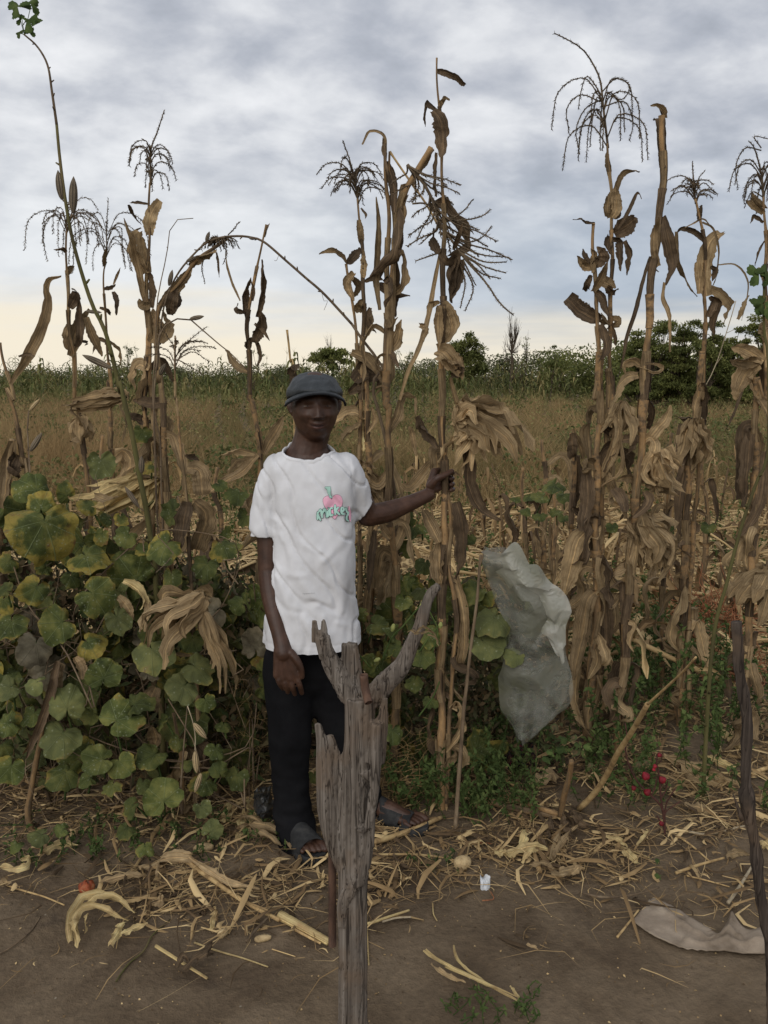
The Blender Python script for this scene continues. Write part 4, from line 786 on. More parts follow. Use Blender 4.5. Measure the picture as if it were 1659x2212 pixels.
plant('b3b', 'shorter maize plant beside the tall arched tassel, wrapped in torn brown leaves', 3.45,
      [('b905,965 905,1080 912,1250 925,1400 925,1600 915,1728 e755,50 750,300 755,450 740,600 735,800 730,1100 740,1400 700,1831 h690,250', 3.5, 10)],
      [('b910,965 870,965 848,950 815,950', 5, 'dark'), ('b905,1180 915,1100 895,1070', 12, 'dry'), ('b910,1150 940,1110 920,1065', 16, 'dark'), ('b900,1160 860,1150 832,1105', 13, 'dry', dict(roll=.1)), ('b900,1150 870,1110 858,1075', 6, 'dark'), ('b900,1190 870,1240 885,1245', 10, 'dark'), ('b905,1260 940,1200 965,1130', 12, 'dry'), ('b920,1200 970,1230 1000,1245', 14, 'dry'), ('b910,1250 950,1300 970,1370', 12, 'dark'),
       ('b940,1378 900,1372 850,1345 790,1290', 24, 'dark', dict(roll=.15, twist=.3, tip=.7, base=.35)), ('b935,1380 960,1400 940,1350', 8, 'dry'), ('b940,1400 960,1500 930,1560', 12, 'dark'),
       ('e745,450 830,500 820,440', 14, 'dark'), ('e750,700 790,600 870,630 910,740', 24, 'dark', dict(roll=.2, fold=.9)), ('e740,690 690,660 660,660 660,720 700,700', 16, 'dry'), ('e680,700 690,850 660,1030', 18, 'dark', dict(tip=.6)), ('e760,740 840,560 830,400', 14, 'dry'),
       ('e755,1045 690,1035 640,1080 600,1220 560,1380', 26, 'husk', dict(roll=.1, twist=.3)), ('e600,1200 560,1260 505,1325', 11, 'husk'), ('e745,1350 690,1400 665,1550 610,1831', 22, 'dry', dict(roll=.1, twist=.4)), ('e690,1360 770,1400 790,1600 770,1800', 20, 'dark', dict(roll=.2)), ('e700,1600 740,1720 690,1831', 16, 'husk'), ('h640,0 625,200 660,330 700,400', 15, 'husk', dict(roll=.1)), ('h740,80 780,200 830,300', 9, 'dry'), ('h690,100 700,250 690,370', 17, 'dry', dict(roll=.1)), ('e600,500 610,600 640,620', 15, 'dark', dict(tip=.7))], extra=10, exz=(.08, .6))
plant('b4', 'thick straight maize stem with a blackened cut top and a strap leaf hanging beside it', 3.4,
      [('b1200,500 1204,600 1206,735 1195,900 1180,1030 1158,1150 1150,1320 1135,1500 1120,1728 e1010,60 1000,200 985,400 975,600 945,900 915,1250 895,1500 880,1831 h850,250', 6.5, 10)],
      [('b1203,730 1195,640 1180,520 1165,520', 8, 'dark', dict(tip=.3, base=.9)), ('b1210,735 1213,620 1215,520 1200,470', 9, 'dark', dict(tip=.6, base=.9)), ('b1215,510 1205,470 1180,452 1150,455', 7, 'dry'),
       ('b1207,935 1225,1020 1245,1110 1245,1170 1215,1230', 14, 'dark', dict(roll=.1, twist=.3, base=.4)), ('b1213,1220 1208,1290 1238,1370 1240,1520', 6, 'dry', dict(roll=.2, tip=.6)), ('b1185,1150 1165,1080 1170,990 1190,940', 9, 'dry'),
       ('b1150,1108 1115,1230 1085,1350 1050,1450 1035,1530 1010,1640', 5, 'dark', dict(roll=.3)), ('b1140,1120 1165,1150 1188,1175', 5, 'dark'), ('e990,290 1040,380 1020,480', 12, 'dark', dict(tip=.6)),
       ('e1000,170 930,110 870,140 900,200', 16, 'husk', dict(fold=1.0)), ('e960,140 1050,170 1085,145 1050,125 1000,130', 6, 'husk', dict(roll=1.2)), ('e960,190 900,200 850,260 800,400', 13, 'husk'), ('e1000,560 1060,480 1110,420 1135,350', 14, 'husk', dict(roll=.1)), ('e870,540 930,540 900,620', 14, 'dark'),
       ('e830,800 870,850 890,925', 14, 'dark', dict(tip=.6)), ('e1000,760 900,740 840,760', 15, 'dry'), ('e990,820 1010,880 930,960', 15, 'dark'), ('e940,930 930,1100 900,1250', 12, 'dry'), ('e880,1500 870,1300 790,1350', 10, 'dark')],
      [], [('e1040,600 1070,680 1140,770', 50, 'husk', 7, .4), ('e1010,740 1090,780 1165,815', 28, 'husk', 4, .5), ('e975,930 1050,1020 1030,1160', 52, 'husk', 8, .7), ('e960,1050 960,1140 970,1220', 30, 'husk', 5, .9), ('e1060,1100 1100,1170 1110,1230', 26, 'husk', 5, .8), ('e880,330 900,400 870,500', 34, 'husk', 5, .9)], extra=9, exz=(.08, .5))
plant('b5', 'maize plant with a spiky fan tassel and looping curled leaves near the right grove', 3.8,
      [('b1345,860 1360,910 1378,1000 1386,1100 1385,1250 1385,1500 1368,1728 e1300,60 1295,240 1270,420 1240,640 1220,900 1210,1250', 2.8, 8.5), ('e1310,480 1290,620 1275,850 1255,1080', 4, 5.5)],
      [('b1360,950 1372,900 1368,890', 8, 'dark'), ('b1385,1050 1340,1000 1285,985 1262,1010', 9, 'dark', dict(roll=.3)), ('b1265,1000 1275,1120 1310,1210 1352,1282', 8, 'dry', dict(roll=.2)), ('b1375,960 1425,990 1447,1080 1440,1180 1415,1250', 3.5, 'dry'), ('b1395,1280 1375,1180 1395,1080 1420,1030 1470,1005', 20, 'husk', dict(roll=.1, twist=.3)), ('b1360,1270 1370,1150 1400,1060', 14, 'dry'), ('b1410,1245 1460,1270 1500,1320 1465,1395', 14, 'husk', dict(twist=1.2)), ('b1405,1280 1440,1310 1425,1380 1425,1455', 13, 'dark'), ('b1400,1370 1420,1310 1430,1280', 12, 'dark'), ('b1412,1150 1430,1170 1418,1215', 7, 'dark'), ('b1440,1145 1520,1148 1570,1230 1545,1385', 3.5, 'husk'), ('b1530,1380 1555,1330 1578,1275', 7, 'husk'), ('b1300,985 1340,965 1380,950 1425,1000', 3, 'dry'),
       ('e1300,230 1320,300 1325,460', 14, 'dark', dict(tip=.7)), ('e1310,240 1270,340 1260,420', 12, 'dry', dict(tip=.8)), ('e1330,440 1240,420 1160,410', 12, 'dark'), ('e1200,450 1190,600 1160,780', 14, 'dark', dict(roll=.2)), ('e1220,620 1180,900 1190,1060', 12, 'dark')],
      [dict(s='b1348,880 1340,820 1332,700', n=18, l=60, d=.5, t=1.3, ex=('b1340,840 1380,790 1432,835', 'b1338,830 1360,770 1385,740', 'b1338,850 1280,800 1225,880'))],
      [('e1255,430 1262,530 1235,640', 40, 'husk', 9, .8)], extra=9, exz=(.08, .5))
plant('b6', 'maize plant at the right edge with a curled tassel and shaggy brown leaves', 3.55,
      [('b1640,850 1650,1000 1648,1200 1652,1400 1648,1728 e1600,200 1590,460 1590,700 1580,1000 1570,1300', 2.6, 9.5)],
      [('b1640,920 1600,880 1590,860 1659,900', 12, 'dry'), ('b1640,960 1600,930 1582,965', 6, 'dark'), ('b1645,1040 1625,1080 1603,1150', 4, 'dark'), ('b1655,1220 1630,1180 1620,1160', 12, 'dry'), ('b1655,1400 1620,1420 1640,1480', 14, 'husk'), ('b1640,1560 1560,1510 1500,1500', 17, 'dry', dict(roll=.2)), ('b1630,1560 1560,1560 1495,1555', 18, 'dry', dict(roll=.1)), ('b1620,1570 1560,1620 1520,1728', 24, 'dry', dict(roll=.1)), ('e1520,280 1480,400 1430,490', 5, 'dark'), ('b1640,1500 1640,1600 1630,1700', 16, 'dark'), ('b1620,1728 1600,1650 1600,1600', 14, 'dry'),
       ('e1600,460 1530,470 1520,640 1500,860', 16, 'dark', dict(tip=.7)), ('e1570,460 1550,700 1540,900', 18, 'dark', dict(tip=.7)), ('e1590,470 1620,560 1600,640', 14, 'dry', dict(tip=.7)), ('e1640,600 1620,850 1550,1000 1480,1070', 14, 'dark', dict(roll=.2)), ('e1659,1330 1580,1370 1520,1440', 20, 'dry'), ('e1600,300 1650,400 1659,600', 16, 'dry')],
      [dict(s='b1640,860 1630,750 1600,640 1575,610', n=16, l=85, d=.95, t=1.25, ex=('b1630,650 1560,640 1520,720 1530,820', 'b1630,640 1600,590 1659,600', 'b1635,850 1590,830 1555,900'))],
      [('e1659,1240 1600,1330 1540,1420', 60, 'husk', 8, .8)], extra=9, exz=(.05, .5))
plant('b7', 'short broken maize stem standing left of the wrapped pair', 3.7,
      [('e600,500 615,620 615,700 600,1000 595,1120', 5, 7)], [('e605,480 650,580 660,640', 10, 'dry', dict(tip=.6)), ('e625,620 640,760 620,900', 13, 'dark', dict(tip=.7)), ('e600,900 640,950 600,1100', 11, 'dark')], extra=4, exz=(.3, .8))
plant('b8', 'thin brown maize stem standing between the right hand plants', 4.3,
      [('e1140,500 1130,650 1120,840 1105,1000 1090,1400', 4, 6)], [('e1140,860 1120,960 1090,1010', 9, 'dark'), ('e1190,1040 1150,1120 1120,1220', 9, 'dry')], extra=5, exz=(.3, .8))
for kk, (a, b_, c_) in enumerate([(330, 1110, 4.6), (222, 940, 5.0), (1130, 1010, 5.6), (1170, 950, 6.2), (1450, 1010, 5.4), (1520, 980, 5.8), (1195, 1060, 5.2), (470, 1010, 5.2)]):
    lab = ['dead maize stem among the pumpkin leaves below the tall left plants', 'short brown maize stem behind the tall okra', 'dry stub of maize between the held plant and the right plants', 'leaning dry maize stub further back in the stubble', 'dry maize stem in the gap left of the far right plant', 'brown maize stub standing beyond the right okra stem', 'low broken maize stub above the plastic sheet', 'dry maize stub behind the pumpkin vines left of the man'][kk]
    t_ = P(a, b_, c_); h_ = t_.z
    if h_ < .35: h_ = .5
    st = 'd%d,%d %d,%d %d,%d' % (a, b_, a + rng.randint(-8, 8), b_ + 60, a + rng.randint(-10, 10), b_ + 120)
    plant('x%d' % kk, lab, c_, [(st, 4, 6)], extra=5, exz=(.2, .9), exw=(7, 13), exl=(70, 150))

# ================================================================== okra
def pod_mesh(a, b, r, ribs=7, mb=None):
    mb = mb or MB(); k = smooth([a, a.lerp(b, .5) + Vector((0, 0, .0)), b], 12); T, S = frames(k, Vector((1, 0, .1))); ns = ribs * 4; v = []; u = []
    pr = [.3, .62, .8, .92, 1, 1, .98, .92, .82, .64, .38, .06]
    for i in range(12):
        bb = T[i].cross(S[i])
        for j in range(ns):
            an = 6.2832 * j / ns; q = r * pr[i] * (.86 + .2 * abs(math.cos(an * ribs / 2))); v.append(k[i] + (S[i] * math.cos(an) + bb * math.sin(an)) * q); u.append((abs(math.cos(an * ribs / 2)), i / 11))
    mb.add(v, [(i * ns + j, i * ns + (j + 1) % ns, (i + 1) * ns + (j + 1) % ns, (i + 1) * ns + j) for i in range(11) for j in range(ns)], u)
    return mb
def pod(s, r, Y, parent, m='pod', stem=None):
    q = pts(s, Y); mb = pod_mesh(q[0], q[-1], r * px(Y) * .78); 
    o = mb.build('pod', M[m], parent); return o
def palm_leaf(p, r, nrm, up, parent, lobes=5, m='green', name='leaf', seed=1):
    """lobed hand-shaped leaf"""
    rr = random.Random(seed); nrm = nrm.normalized(); up = (up - nrm * up.dot(nrm)).normalized(); sx = up.cross(nrm); n = lobes * 10; v = [p]; u = [(0, 0)]
    for j in range(1, 4):
        for i in range(n):
            a = -2.5 + 5.0 * i / (n - 1); lob = .38 + .62 * abs(math.cos((a) * lobes / 5.0 * 1.55)) ** 1.3 + .06 * math.sin(a * 23); q = r * lob * j / 3 * (1 - .12 * abs(a) / 2.5)
            d = up * math.cos(a) + sx * math.sin(a); v.append(p + d * q + nrm * (.12 * r * math.sin(a * 5 + seed) * (j / 3) ** 2 - .25 * r * (j / 3) ** 2)); u.append((j / 3, i / n))
    f = [(0, 1 + i, 2 + i) for i in range(n - 1)] + [(1 + (j - 1) * n + i, 1 + j * n + i, 2 + j * n + i, 2 + (j - 1) * n + i) for j in (1, 2) for i in range(n - 1)]
    mb = MB(); mb.add(v, f, u); return mb.build(name, M[m], parent)
def stem(s, r0, r1, Y, parent, m='okra', n=40, name='stem', bumps=True, ground=False):
    p = pts(s, Y)
    if ground: p.append(Vector((p[-1].x, Y, gh(p[-1].x, Y) - .02)))
    k = smooth(p, n); rad = np.linspace(r0, r1, n) * px(Y); mb = MB(); tube(mb, k, rad, 8)
    if bumps:
        for i in range(3, n - 2, 3):
            T = (k[i + 1] - k[i]).normalized(); o = T.orthogonal(); o.rotate(Matrix.Rotation(i * 2.4, 3, T)); tube(mb, [k[i], k[i] + o * rad[i] * 1.3 - T * rad[i] * 1.2, k[i] + o * rad[i] * 2.1 - T * rad[i] * 2.0], [rad[i] * .8, rad[i] * .6, rad[i] * .45], 5)
    return mb.build(name, M[m], parent), k
OY = 3.12
ok = empty('okra_plant', Vector((P(160, 1350, OY).x, OY, 0)), 'very tall leaning okra plant with a green stem, leafy tip and ribbed dry pods', 'okra plant', 'okra plants among the maize')
stem('a105,150 160,200 205,280 225,400 245,540', 1.6, 3.0, OY, ok, 'twig', 22)
stem('a245,540 258,680 280,850 310,1020 350,1170 400,1320 450,1420 490,1560 520,1700 c700,100 780,430 830,700 870,900 890,1050 920,1250', 3.0, 8.5, OY, ok, 'okra', 60, ground=True)
pod('a268,862 250,735', 10, OY, ok, 'pod'); pod('a316,920 318,762', 11, OY, ok, 'pod'); pod('a478,1590 355,1533', 9, OY, ok, 'pod'); pod('c840,670 838,568', 8, OY - .04, ok, 'pod'); pod('c822,872 738,748', 7, OY - .05, ok, 'pod'); pod('a372,1345 440,1350', 5, OY, ok, 'pod')
for i, (s, a, b) in enumerate([('a305,940 314,925', 1.5, 1.5), ('a275,870 270,862', 1.5, 1.5), ('a490,1600 478,1590', 1.5, 1.5), ('c838,720 842,672', 1.4, 1.4), ('c860,900 822,872', 1.4, 1.4)]): stem(s, a, b, OY, ok, 'twig', 4, 'pod_stalk', False)
for i, (a, b, r, ang) in enumerate([(75, 30, 19, -.9), (135, 18, 15, .5), (115, 95, 17, .9), (95, 80, 11, -.3), (130, 130, 9, 2.4), (80, 140, 8, 3.0), (150, 85, 10, 1.4)]):
    q = uv('a%d,%d' % (a, b))[0]; p = P(q[0], q[1], OY); palm_leaf(p, r * px(OY) * 1.5, Vector((math.sin(i * 2.1) * .6, -1, .5)), Vector((math.sin(ang), 0, math.cos(ang))), ok, seed=i)
    stem('a105,%d %d,%d' % (150, a, b), .8, .6, OY, ok, 'green', 6, 'leaf_stalk', False)
o2 = empty('okra_plant', Vector((P(838, 1300, 3.3).x, 3.3, 0)), 'long thin okra branch arching over from the right above the tall maize tassel', 'okra plant', 'okra plants among the maize')
stem('a680,1600 690,1450 715,1300 770,1180 850,1085 900,1045 960,1025 1030,1020 1080,1025 1140,1045 1240,1130 1320,1200 1400,1270 1520,1400', 1.6, 2.8, 3.3, o2, 'twig', 60)
stem('a1520,1400 1560,1460 1659,1600 m900,260 960,500 1010,760 1050,1200', 2.8, 6, 3.3, o2, 'twig', 30, ground=True)
for s, r in [('a890,1045 905,1000', 5), ('a805,1130 850,1108', 5), ('a730,1235 745,1165', 6), ('a1075,1028 1100,1035', 3)]: pod(s, r, 3.27, o2, 'pod')
mb = MB(); p = pts('a1390,1265 1400,1300 1415,1300 1400,1340', 3.29); tube(mb, smooth(p, 14), .0008, 4); p = pts('a1205,1100 1195,1125 1185,1125', 3.29); tube(mb, smooth(p, 10), .0008, 4); mb.build('tendril', M['twig'], o2)
o3 = empty('okra_plant', Vector((P(346, 1200, 3.25).x, 3.25, 0)), 'thin upright okra stalk with a bare hooked top behind the tall maize leaves', 'okra plant', 'okra plants among the maize')
stem('a835,943 790,945 740,970 720,1100 680,1300 672,1500 660,1728 c950,500 960,900', .8, 3.2, 3.25, o3, 'twig', 40, ground=True)
o4 = empty('okra_plant', Vector((P(352, 1200, 3.2).x, 3.2, 0)), 'low arching okra branch ending in a striped pod left of the man', 'okra plant', 'okra plants among the maize')
stem('a825,1382 760,1378 720,1400 690,1440 680,1550 665,1728 c920,600 930,900', 1.6, 3.6, 3.2, o4, 'twig', 40, ground=True)
stem('a825,1382 880,1430 950,1490 1000,1530 1070,1600', 1.5, 1.0, 3.2, o4, 'twig', 14, bumps=False)
pod('a820,1378 882,1366', 6, 3.19, o4, 'pod'); pod('a690,1620 715,1570', 7, 3.19, o4, 'pod')
o5 = empty('okra_plant', Vector((P(68, 1100, 3.3).x, 3.3, 0)), 'short dead okra plant with two split pods near the left edge', 'okra plant', 'okra plants among the maize')
stem('c170,300 162,400 170,560 180,700', 1.5, 3, 3.3, o5, 'twig', 20, ground=True); pod('c175,300 235,230', 5, 3.3, o5, 'podpale'); pod('c180,540 250,430', 8, 3.3, o5, 'pod')
# pods hanging over the pumpkin leaves
o6 = empty('okra_plant', Vector((P(410, 1700, 2.86).x, 2.86, 0)), 'dead okra stem with three pale split pods hanging in the pumpkin vines', 'okra plant', 'okra plants among the maize')
stem('f1080,380 1110,470 1125,560 1125,640 1150,760', 1.2, 1.0, 2.72, o6, 'palewig', 16, bumps=False); stem('f1080,380 1060,600 1040,900 1050,1000', 1.2, 3, 2.78, o6, 'twig', 16)
pod('f1115,480 1190,568', 9, 2.70, o6, 'podpale'); pod('f1124,640 1133,768', 9, 2.70, o6, 'podpale'); pod('f1158,768 1122,880', 8, 2.70, o6, 'podpale')
o7 = empty('okra_plant', Vector((P(1535, 1420, 3.1).x, 3.1, 0)), 'green leaning okra stem at the right edge with fresh hand shaped leaves', 'okra plant', 'okra plants among the maize')
stem('b1645,1150 1640,1400 1659,1560 e1659,600 1600,760 1540,930 1490,1100 1440,1300 1360,1650', 2.5, 5.5, 3.1, o7, 'okra', 50, ground=True)
for i, (a, b, r, ang) in enumerate([(1620, 1185, 26, -.6), (1645, 1175, 20, .6), (1635, 1310, 26, -1.5), (1650, 1335, 24, 2.6), (1655, 1200, 18, 1.5)]):
    q = uv('b%d,%d' % (a, b))[0]; palm_leaf(P(q[0], q[1], 3.08), r * px(3.1) * 1.1, Vector((math.sin(i) * .5, -1, .4)), Vector((math.sin(ang), 0, math.cos(ang))), o7, seed=i + 20)
o8 = empty('dry_weed', Vector((P(1480, 1000, 4).x, 4, 0)), 'tall pale dead weed stalk leaning right in front of the big grove', 'weed stalk')
stem('b1520,1300 1500,1370 1478,1440 1440,1560 1400,1650 e1320,250 1300,450', .9, 1.8, 4.0, o8, 'palewig', 30, bumps=False, ground=True); stem('b1478,1440 1510,1425', .7, .5, 4.0, o8, 'palewig', 6, 'twig', False); stem('b1435,1575 1465,1530', .7, .5, 4.0, o8, 'palewig', 6, 'twig', False)

# ================================================================== pumpkin vines
def pumpkin_leaf(c, r, nrm, notch, parent, m, seed, cup=0.2, droop=0.25, petiole=True):
    """broad kidney-shaped leaf; notch is the direction of the stalk notch in the leaf plane"""
    nrm = nrm.normalized(); nt = (notch - nrm * notch.dot(nrm)).normalized(); sx = nt.cross(nrm); rr = random.Random(seed)
    n = 44; rings = [.12, .3, .5, .7, .87, 1.0]; ctr = c + nt * r * .32; v = [ctr]; u = [(0, 0)]
    lob = rr.uniform(.0, .05); ph = rr.uniform(0, 6); asp = rr.uniform(.85, 1.12)
    for q in rings:
        for i in range(n):
            t = i / (n - 1); a = .22 + (2 * math.pi - .44) * t; back = math.cos(a)
            rad = r * (1.08 - .30 * back) * (1 - .42 * math.exp(-(min(t, 1 - t) / .05) ** 2) * q) * (1 + lob * math.cos(a * 5 + ph * .1) * q) * (1 + .022 * math.sin(a * 31 + ph) * q * q + .018 * math.sin(a * 47) * q * q)
            rad *= 1 + .10 * mnoise.noise(Vector((math.cos(a) * 2.5, math.sin(a) * 2.5, seed * 1.37))) * q * 2
            rib = abs(math.sin(t * math.pi * 7)); h = r * (.05 * rib * q + cup * q * q * .35 - droop * q ** 2.2 * (.5 + .5 * math.sin(a * 2 + ph)) * .8 + .26 * mnoise.noise(Vector((math.cos(a) * q * 2, math.sin(a) * q * 2, seed * 3.1))) * q + .07 * math.sin(a * 9 + ph) * q ** 3 + .035 * mnoise.noise(Vector((math.cos(a) * q * 9, math.sin(a) * q * 9, seed))))
            d = nt * math.cos(a) + sx * math.sin(a) * asp
            v.append(ctr + d * rad * q * .92 + nrm * h); u.append((q, t))
    f = [(0, 1 + i, 2 + i) for i in range(n - 1)] + [(1 + (j - 1) * n + i, 1 + j * n + i, 2 + j * n + i, 2 + (j - 1) * n + i) for j in range(1, 6) for i in range(n - 1)]
    mb = MB(); mb.add(v, f, u); lf = mb.build('leaf', M[m], parent)
    if petiole:
        mb = MB(); e = ctr - nrm * r * rr.uniform(.8, 1.3) + Vector((rr.gauss(0, .4) * r, 0, -r * rr.uniform(.6, 1.4))); tube(mb, smooth([ctr, ctr - nrm * r * .25 + nt * .1 * r, e], 7), [.0028, .003, .0032, .0035, .0038, .004, .004], 5); mb.build('petiole', M['green'], lf)
    return lf
# region, x, y, radius, depth, material, notch angle (deg, 0 = up, clockwise), yaw, pitch of the normal
def pk(root, specs, Yk):
    for i, s in enumerate(specs):
        reg, x, y, r, Y, m, na = s[:7]; q = uv('%s%f,%f' % (reg, x, y))[0]
        c = P(q[0], q[1], Y); view = (CAM - c).normalized(); rr = random.Random(i * 7 + int(x)); yaw = s[7] if len(s) > 7 else rr.gauss(0, .6); pit = s[8] if len(s) > 8 else rr.uniform(-.2, 1.3)
        nrm = view + Vector((yaw, 0, pit)); a = R(na)
        pumpkin_leaf(c, r * q[3] * px(Y) * (.97 if r < 200 else .88), nrm, Vector((math.sin(a), 0, math.cos(a))), root, 'pk%d' % m, i * 13 + int(y), cup=rr.uniform(-.4, .8), droop=rr.uniform(.2, .9))
vine = empty('pumpkin_vine', Vector((P(200, 1700, 3.05).x, 3.05, 0)), 'big pumpkin vine climbing the dead maize at left, broad leaves yellowing at their edges', 'pumpkin vine', 'pumpkin vines')
pk(vine, [
 ('c', 200, 745, 112, 3.12, 1, 170), ('c', 262, 1015, 225, 2.92, 2, 10, .25, .35), ('c', 385, 790, 68, 3.1, 1, 120), ('c', 515, 865, 68, 3.08, 2, 80, .2, .9), ('c', 240, 850, 90, 3.02, 2, 180),
 ('c', 195, 1370, 104, 2.90, 2, 40, .1, .2), ('c', 578, 1400, 128, 2.90, 1, 300, .1, .1), ('c', 530, 1180, 115, 2.96, 2, 330, .1, 1.0), ('c', 335, 1570, 115, 2.86, 1, 60, .0, .2), ('c', 545, 1690, 105, 2.88, 2, 310, -.2, .4),
 ('c', 705, 1545, 95, 2.92, 3, 330, .3, .1), ('c', 965, 1115, 112, 3.0, 1, 30, -.3, .5), ('c', 1012, 910, 86, 3.08, 0, 70), ('c', 1218, 1228, 84, 3.05, 0, 20, 0, .3), ('c', 1012, 1295, 72, 3.0, 1, 0, -.5, 0), ('c', 600, 620, 88, 3.25, 3, 0, .3, .2),
 ('c', 1340, 1105, 96, 3.1, 2, 330, 0, 1.2), ('c', 15, 1370, 66, 2.95, 0, 90), ('c', 60, 1580, 108, 2.98, 1, 0), ('c', 205, 1710, 118, 2.92, 4, 20, .2, .4), ('c', 915, 1740, 132, 2.86, 3, 340, -.1, .8), ('c', 1185, 1830, 108, 2.84, 3, 300, .2, .2),
 ('c', 620, 1845, 98, 2.85, 0, 200, .1, .2), ('c', 845, 440, 58, 3.4, 1, 0), ('c', 885, 640, 52, 3.35, 2, 30), ('c', 1405, 800, 66, 3.25, 0, 20), ('c', 1310, 745, 50, 3.3, 0, 320), ('c', 1440, 935, 56, 3.25, 0, 60), ('c', 1410, 1440, 72, 3.1, 0, 120), ('c', 1250, 1500, 92, 3.05, 4, 60),
 ('c', 720, 950, 54, 3.15, 2, 0), ('c', 625, 935, 55, 3.12, 2, 90), ('c', 600, 1050, 62, 3.1, 1, 10), ('c', 1240, 1000, 46, 3.2, 1, 300), ('c', 1345, 1030, 54, 3.2, 1, 200), ('c', 745, 1050, 70, 3.1, 0, 40), ('c', 1140, 1670, 78, 2.95, 0, 0), ('c', 40, 1200, 80, 3.1, 2, 60), ('c', 20, 1450, 70, 3.05, 2, 0), ('c', 850, 1130, 60, 3.1, 1, 60), ('c', 870, 1620, 60, 3.0, 0, 60), ('c', 60, 1880, 80, 3.0, 0, 40), ('c', 420, 1300, 60, 3.1, 0, 0), ('c', 780, 1260, 62, 3.1, 4, 0), ('c', 730, 1180, 58, 3.1, 0, 80),
 ('f', 385, 358, 122, 2.80, 3, 182, .0, .15), ('f', 350, 572, 130, 2.78, 3, 20, .1, .5), ('f', 598, 190, 100, 2.84, 0, 190, .2, .1), ('f', 705, 440, 128, 2.80, 0, 220, -.1, .5), ('f', 800, 360, 92, 2.82, 0, 240), ('f', 1045, 282, 92, 2.83, 3, 40, .1, .2), ('f', 1190, 365, 62, 2.82, 0, 350),
 ('f', 560, 690, 100, 2.76, 0, 60, .1, 1.3), ('f', 350, 785, 106, 2.76, 0, 30, 0, .9), ('f', 690, 720, 86, 2.78, 0, 340), ('f', 870, 680, 96, 2.84, 0, 20), ('f', 640, 850, 62, 2.74, 0, 0), ('f', 750, 970, 70, 2.72, 0, 20), ('f', 930, 900, 112, 2.74, 0, 160, -.1, .1), ('f', 820, 845, 58, 2.78, 0, 0), ('f', 40, 285, 82, 2.86, 3, 30), ('f', 20, 490, 88, 2.86, 0, 60), ('f', 55, 755, 98, 2.82, 0, 20, 0, .2), ('f', 195, 250, 66, 2.8, 3, 60, -.8, .9),
 ('f', 1025, 590, 58, 2.82, 0, 50), ('f', 1240, 640, 62, 2.84, 0, 20), ('f', 1260, 750, 58, 2.82, 0, 180), ('f', 1365, 800, 76, 2.86, 0, 0), ('f', 1165, 830, 88, 2.84, 0, 30), ('f', 1165, 975, 58, 2.76, 3, 0), ('f', 1225, 1090, 70, 2.72, 3, 200, 0, 1.2), ('f', 220, 1130, 72, 2.62, 3, 40, .2, 1.4), ('f', 725, 1100, 62, 2.66, 0, 10, -.1, 1.2), ('f', 835, 1205, 58, 2.6, 0, 0, 0, 1.2), ('f', 350, 1095, 46, 2.66, 0, 60), ('f', 185, 440, 78, 2.92, 1, 0), ('f', 90, 1190, 44, 2.62, 0, 0), ('f', 500, 800, 60, 2.76, 0, 60), ('f', 20, 620, 60, 2.88, 0, 0), ('f', 1080, 720, 52, 2.86, 0, 0), ('f', 930, 480, 62, 2.88, 0, 30), ('f', 520, 440, 60, 2.9, 0, 30), ('f', 1290, 500, 44, 2.9, 0, 10)], 3)
vine2 = empty('pumpkin_vine', Vector((P(860, 1500, 3.0).x, 3.1, 0)), 'fresh green pumpkin vine under the held maize between the man and the plastic sheet', 'pumpkin vine', 'pumpkin vines')
pk(vine2, [('m', 940, 1690, 74, 3.0, 0, 300, .1, .9), ('m', 1020, 1740, 66, 2.96, 0, 10), ('m', 1050, 1830, 60, 2.94, 0, 40), ('m', 1140, 1690, 62, 3.0, 0, 30), ('m', 1240, 1760, 78, 2.96, 0, 330), ('m', 1200, 1880, 78, 2.94, 0, 350, 0, .4), ('m', 895, 1915, 66, 2.94, 0, 10), ('m', 840, 1630, 44, 3.05, 0, 40), ('m', 1310, 1640, 46, 3.05, 0, 40),
 ('m', 1130, 1130, 62, 3.4, 0, 30), ('m', 1130, 1060, 40, 3.4, 0, 80), ('m', 1200, 1120, 46, 3.4, 0, 0), ('m', 1110, 1240, 54, 3.3, 0, 60), ('m', 1210, 1340, 60, 3.2, 0, 20), ('m', 1480, 1480, 66, 3.2, 0, 60), ('m', 1110, 1440, 56, 3.15, 0, 20), ('m', 1180, 1500, 50, 3.2, 3, 0),
 ('e', 175, 1515, 108, 2.96, 3, 20, 0, .8), ('e', 150, 1640, 104, 2.94, 3, 330, .2, 1.0), ('e', 290, 1700, 66, 2.93, 3, 60, .2, .8), ('e', 70, 1370, 82, 3.05, 0, 30), ('e', 140, 1390, 56, 3.05, 0, 0), ('g', 870, 540, 74, 2.9, 0, 20), ('g', 1100, 360, 52, 3.0, 0, 0), ('g', 840, 60, 66, 2.96, 0, 0), ('g', 430, 790, 44, 2.95, 0, 0), ('g', 730, 130, 58, 2.95, 0, 0), ('g', 1000, 250, 56, 3.05, 0, 0), ('m', 1480, 1180, 40, 3.3, 0, 0), ('m', 1090, 1560, 60, 3.1, 0, 0)], 3)
mb = MB()
for s in ['m1220,1480 1240,1600 1290,1720 1260,1850', 'm1190,1570 1080,1700 1020,1760 960,1900', 'm1300,1690 1240,1760 1180,1850', 'g1150,240 1110,330 1030,440', 'g690,90 760,160 800,120']: tube(mb, smooth(pts(s, 2.93), 18), .0028, 6)
mb.build('vine_stem', M['green'], vine2)
mb = MB()
for s in ['m1190,1600 1200,1555', 'm1305,1700 1308,1680', 'm920,1900 940,1890', 'm1020,1720 1028,1690']:
    k = pts(s, 2.9); cap_tube(mb, [k[0], k[-1]], [.006, .009, .006], 6, 8)
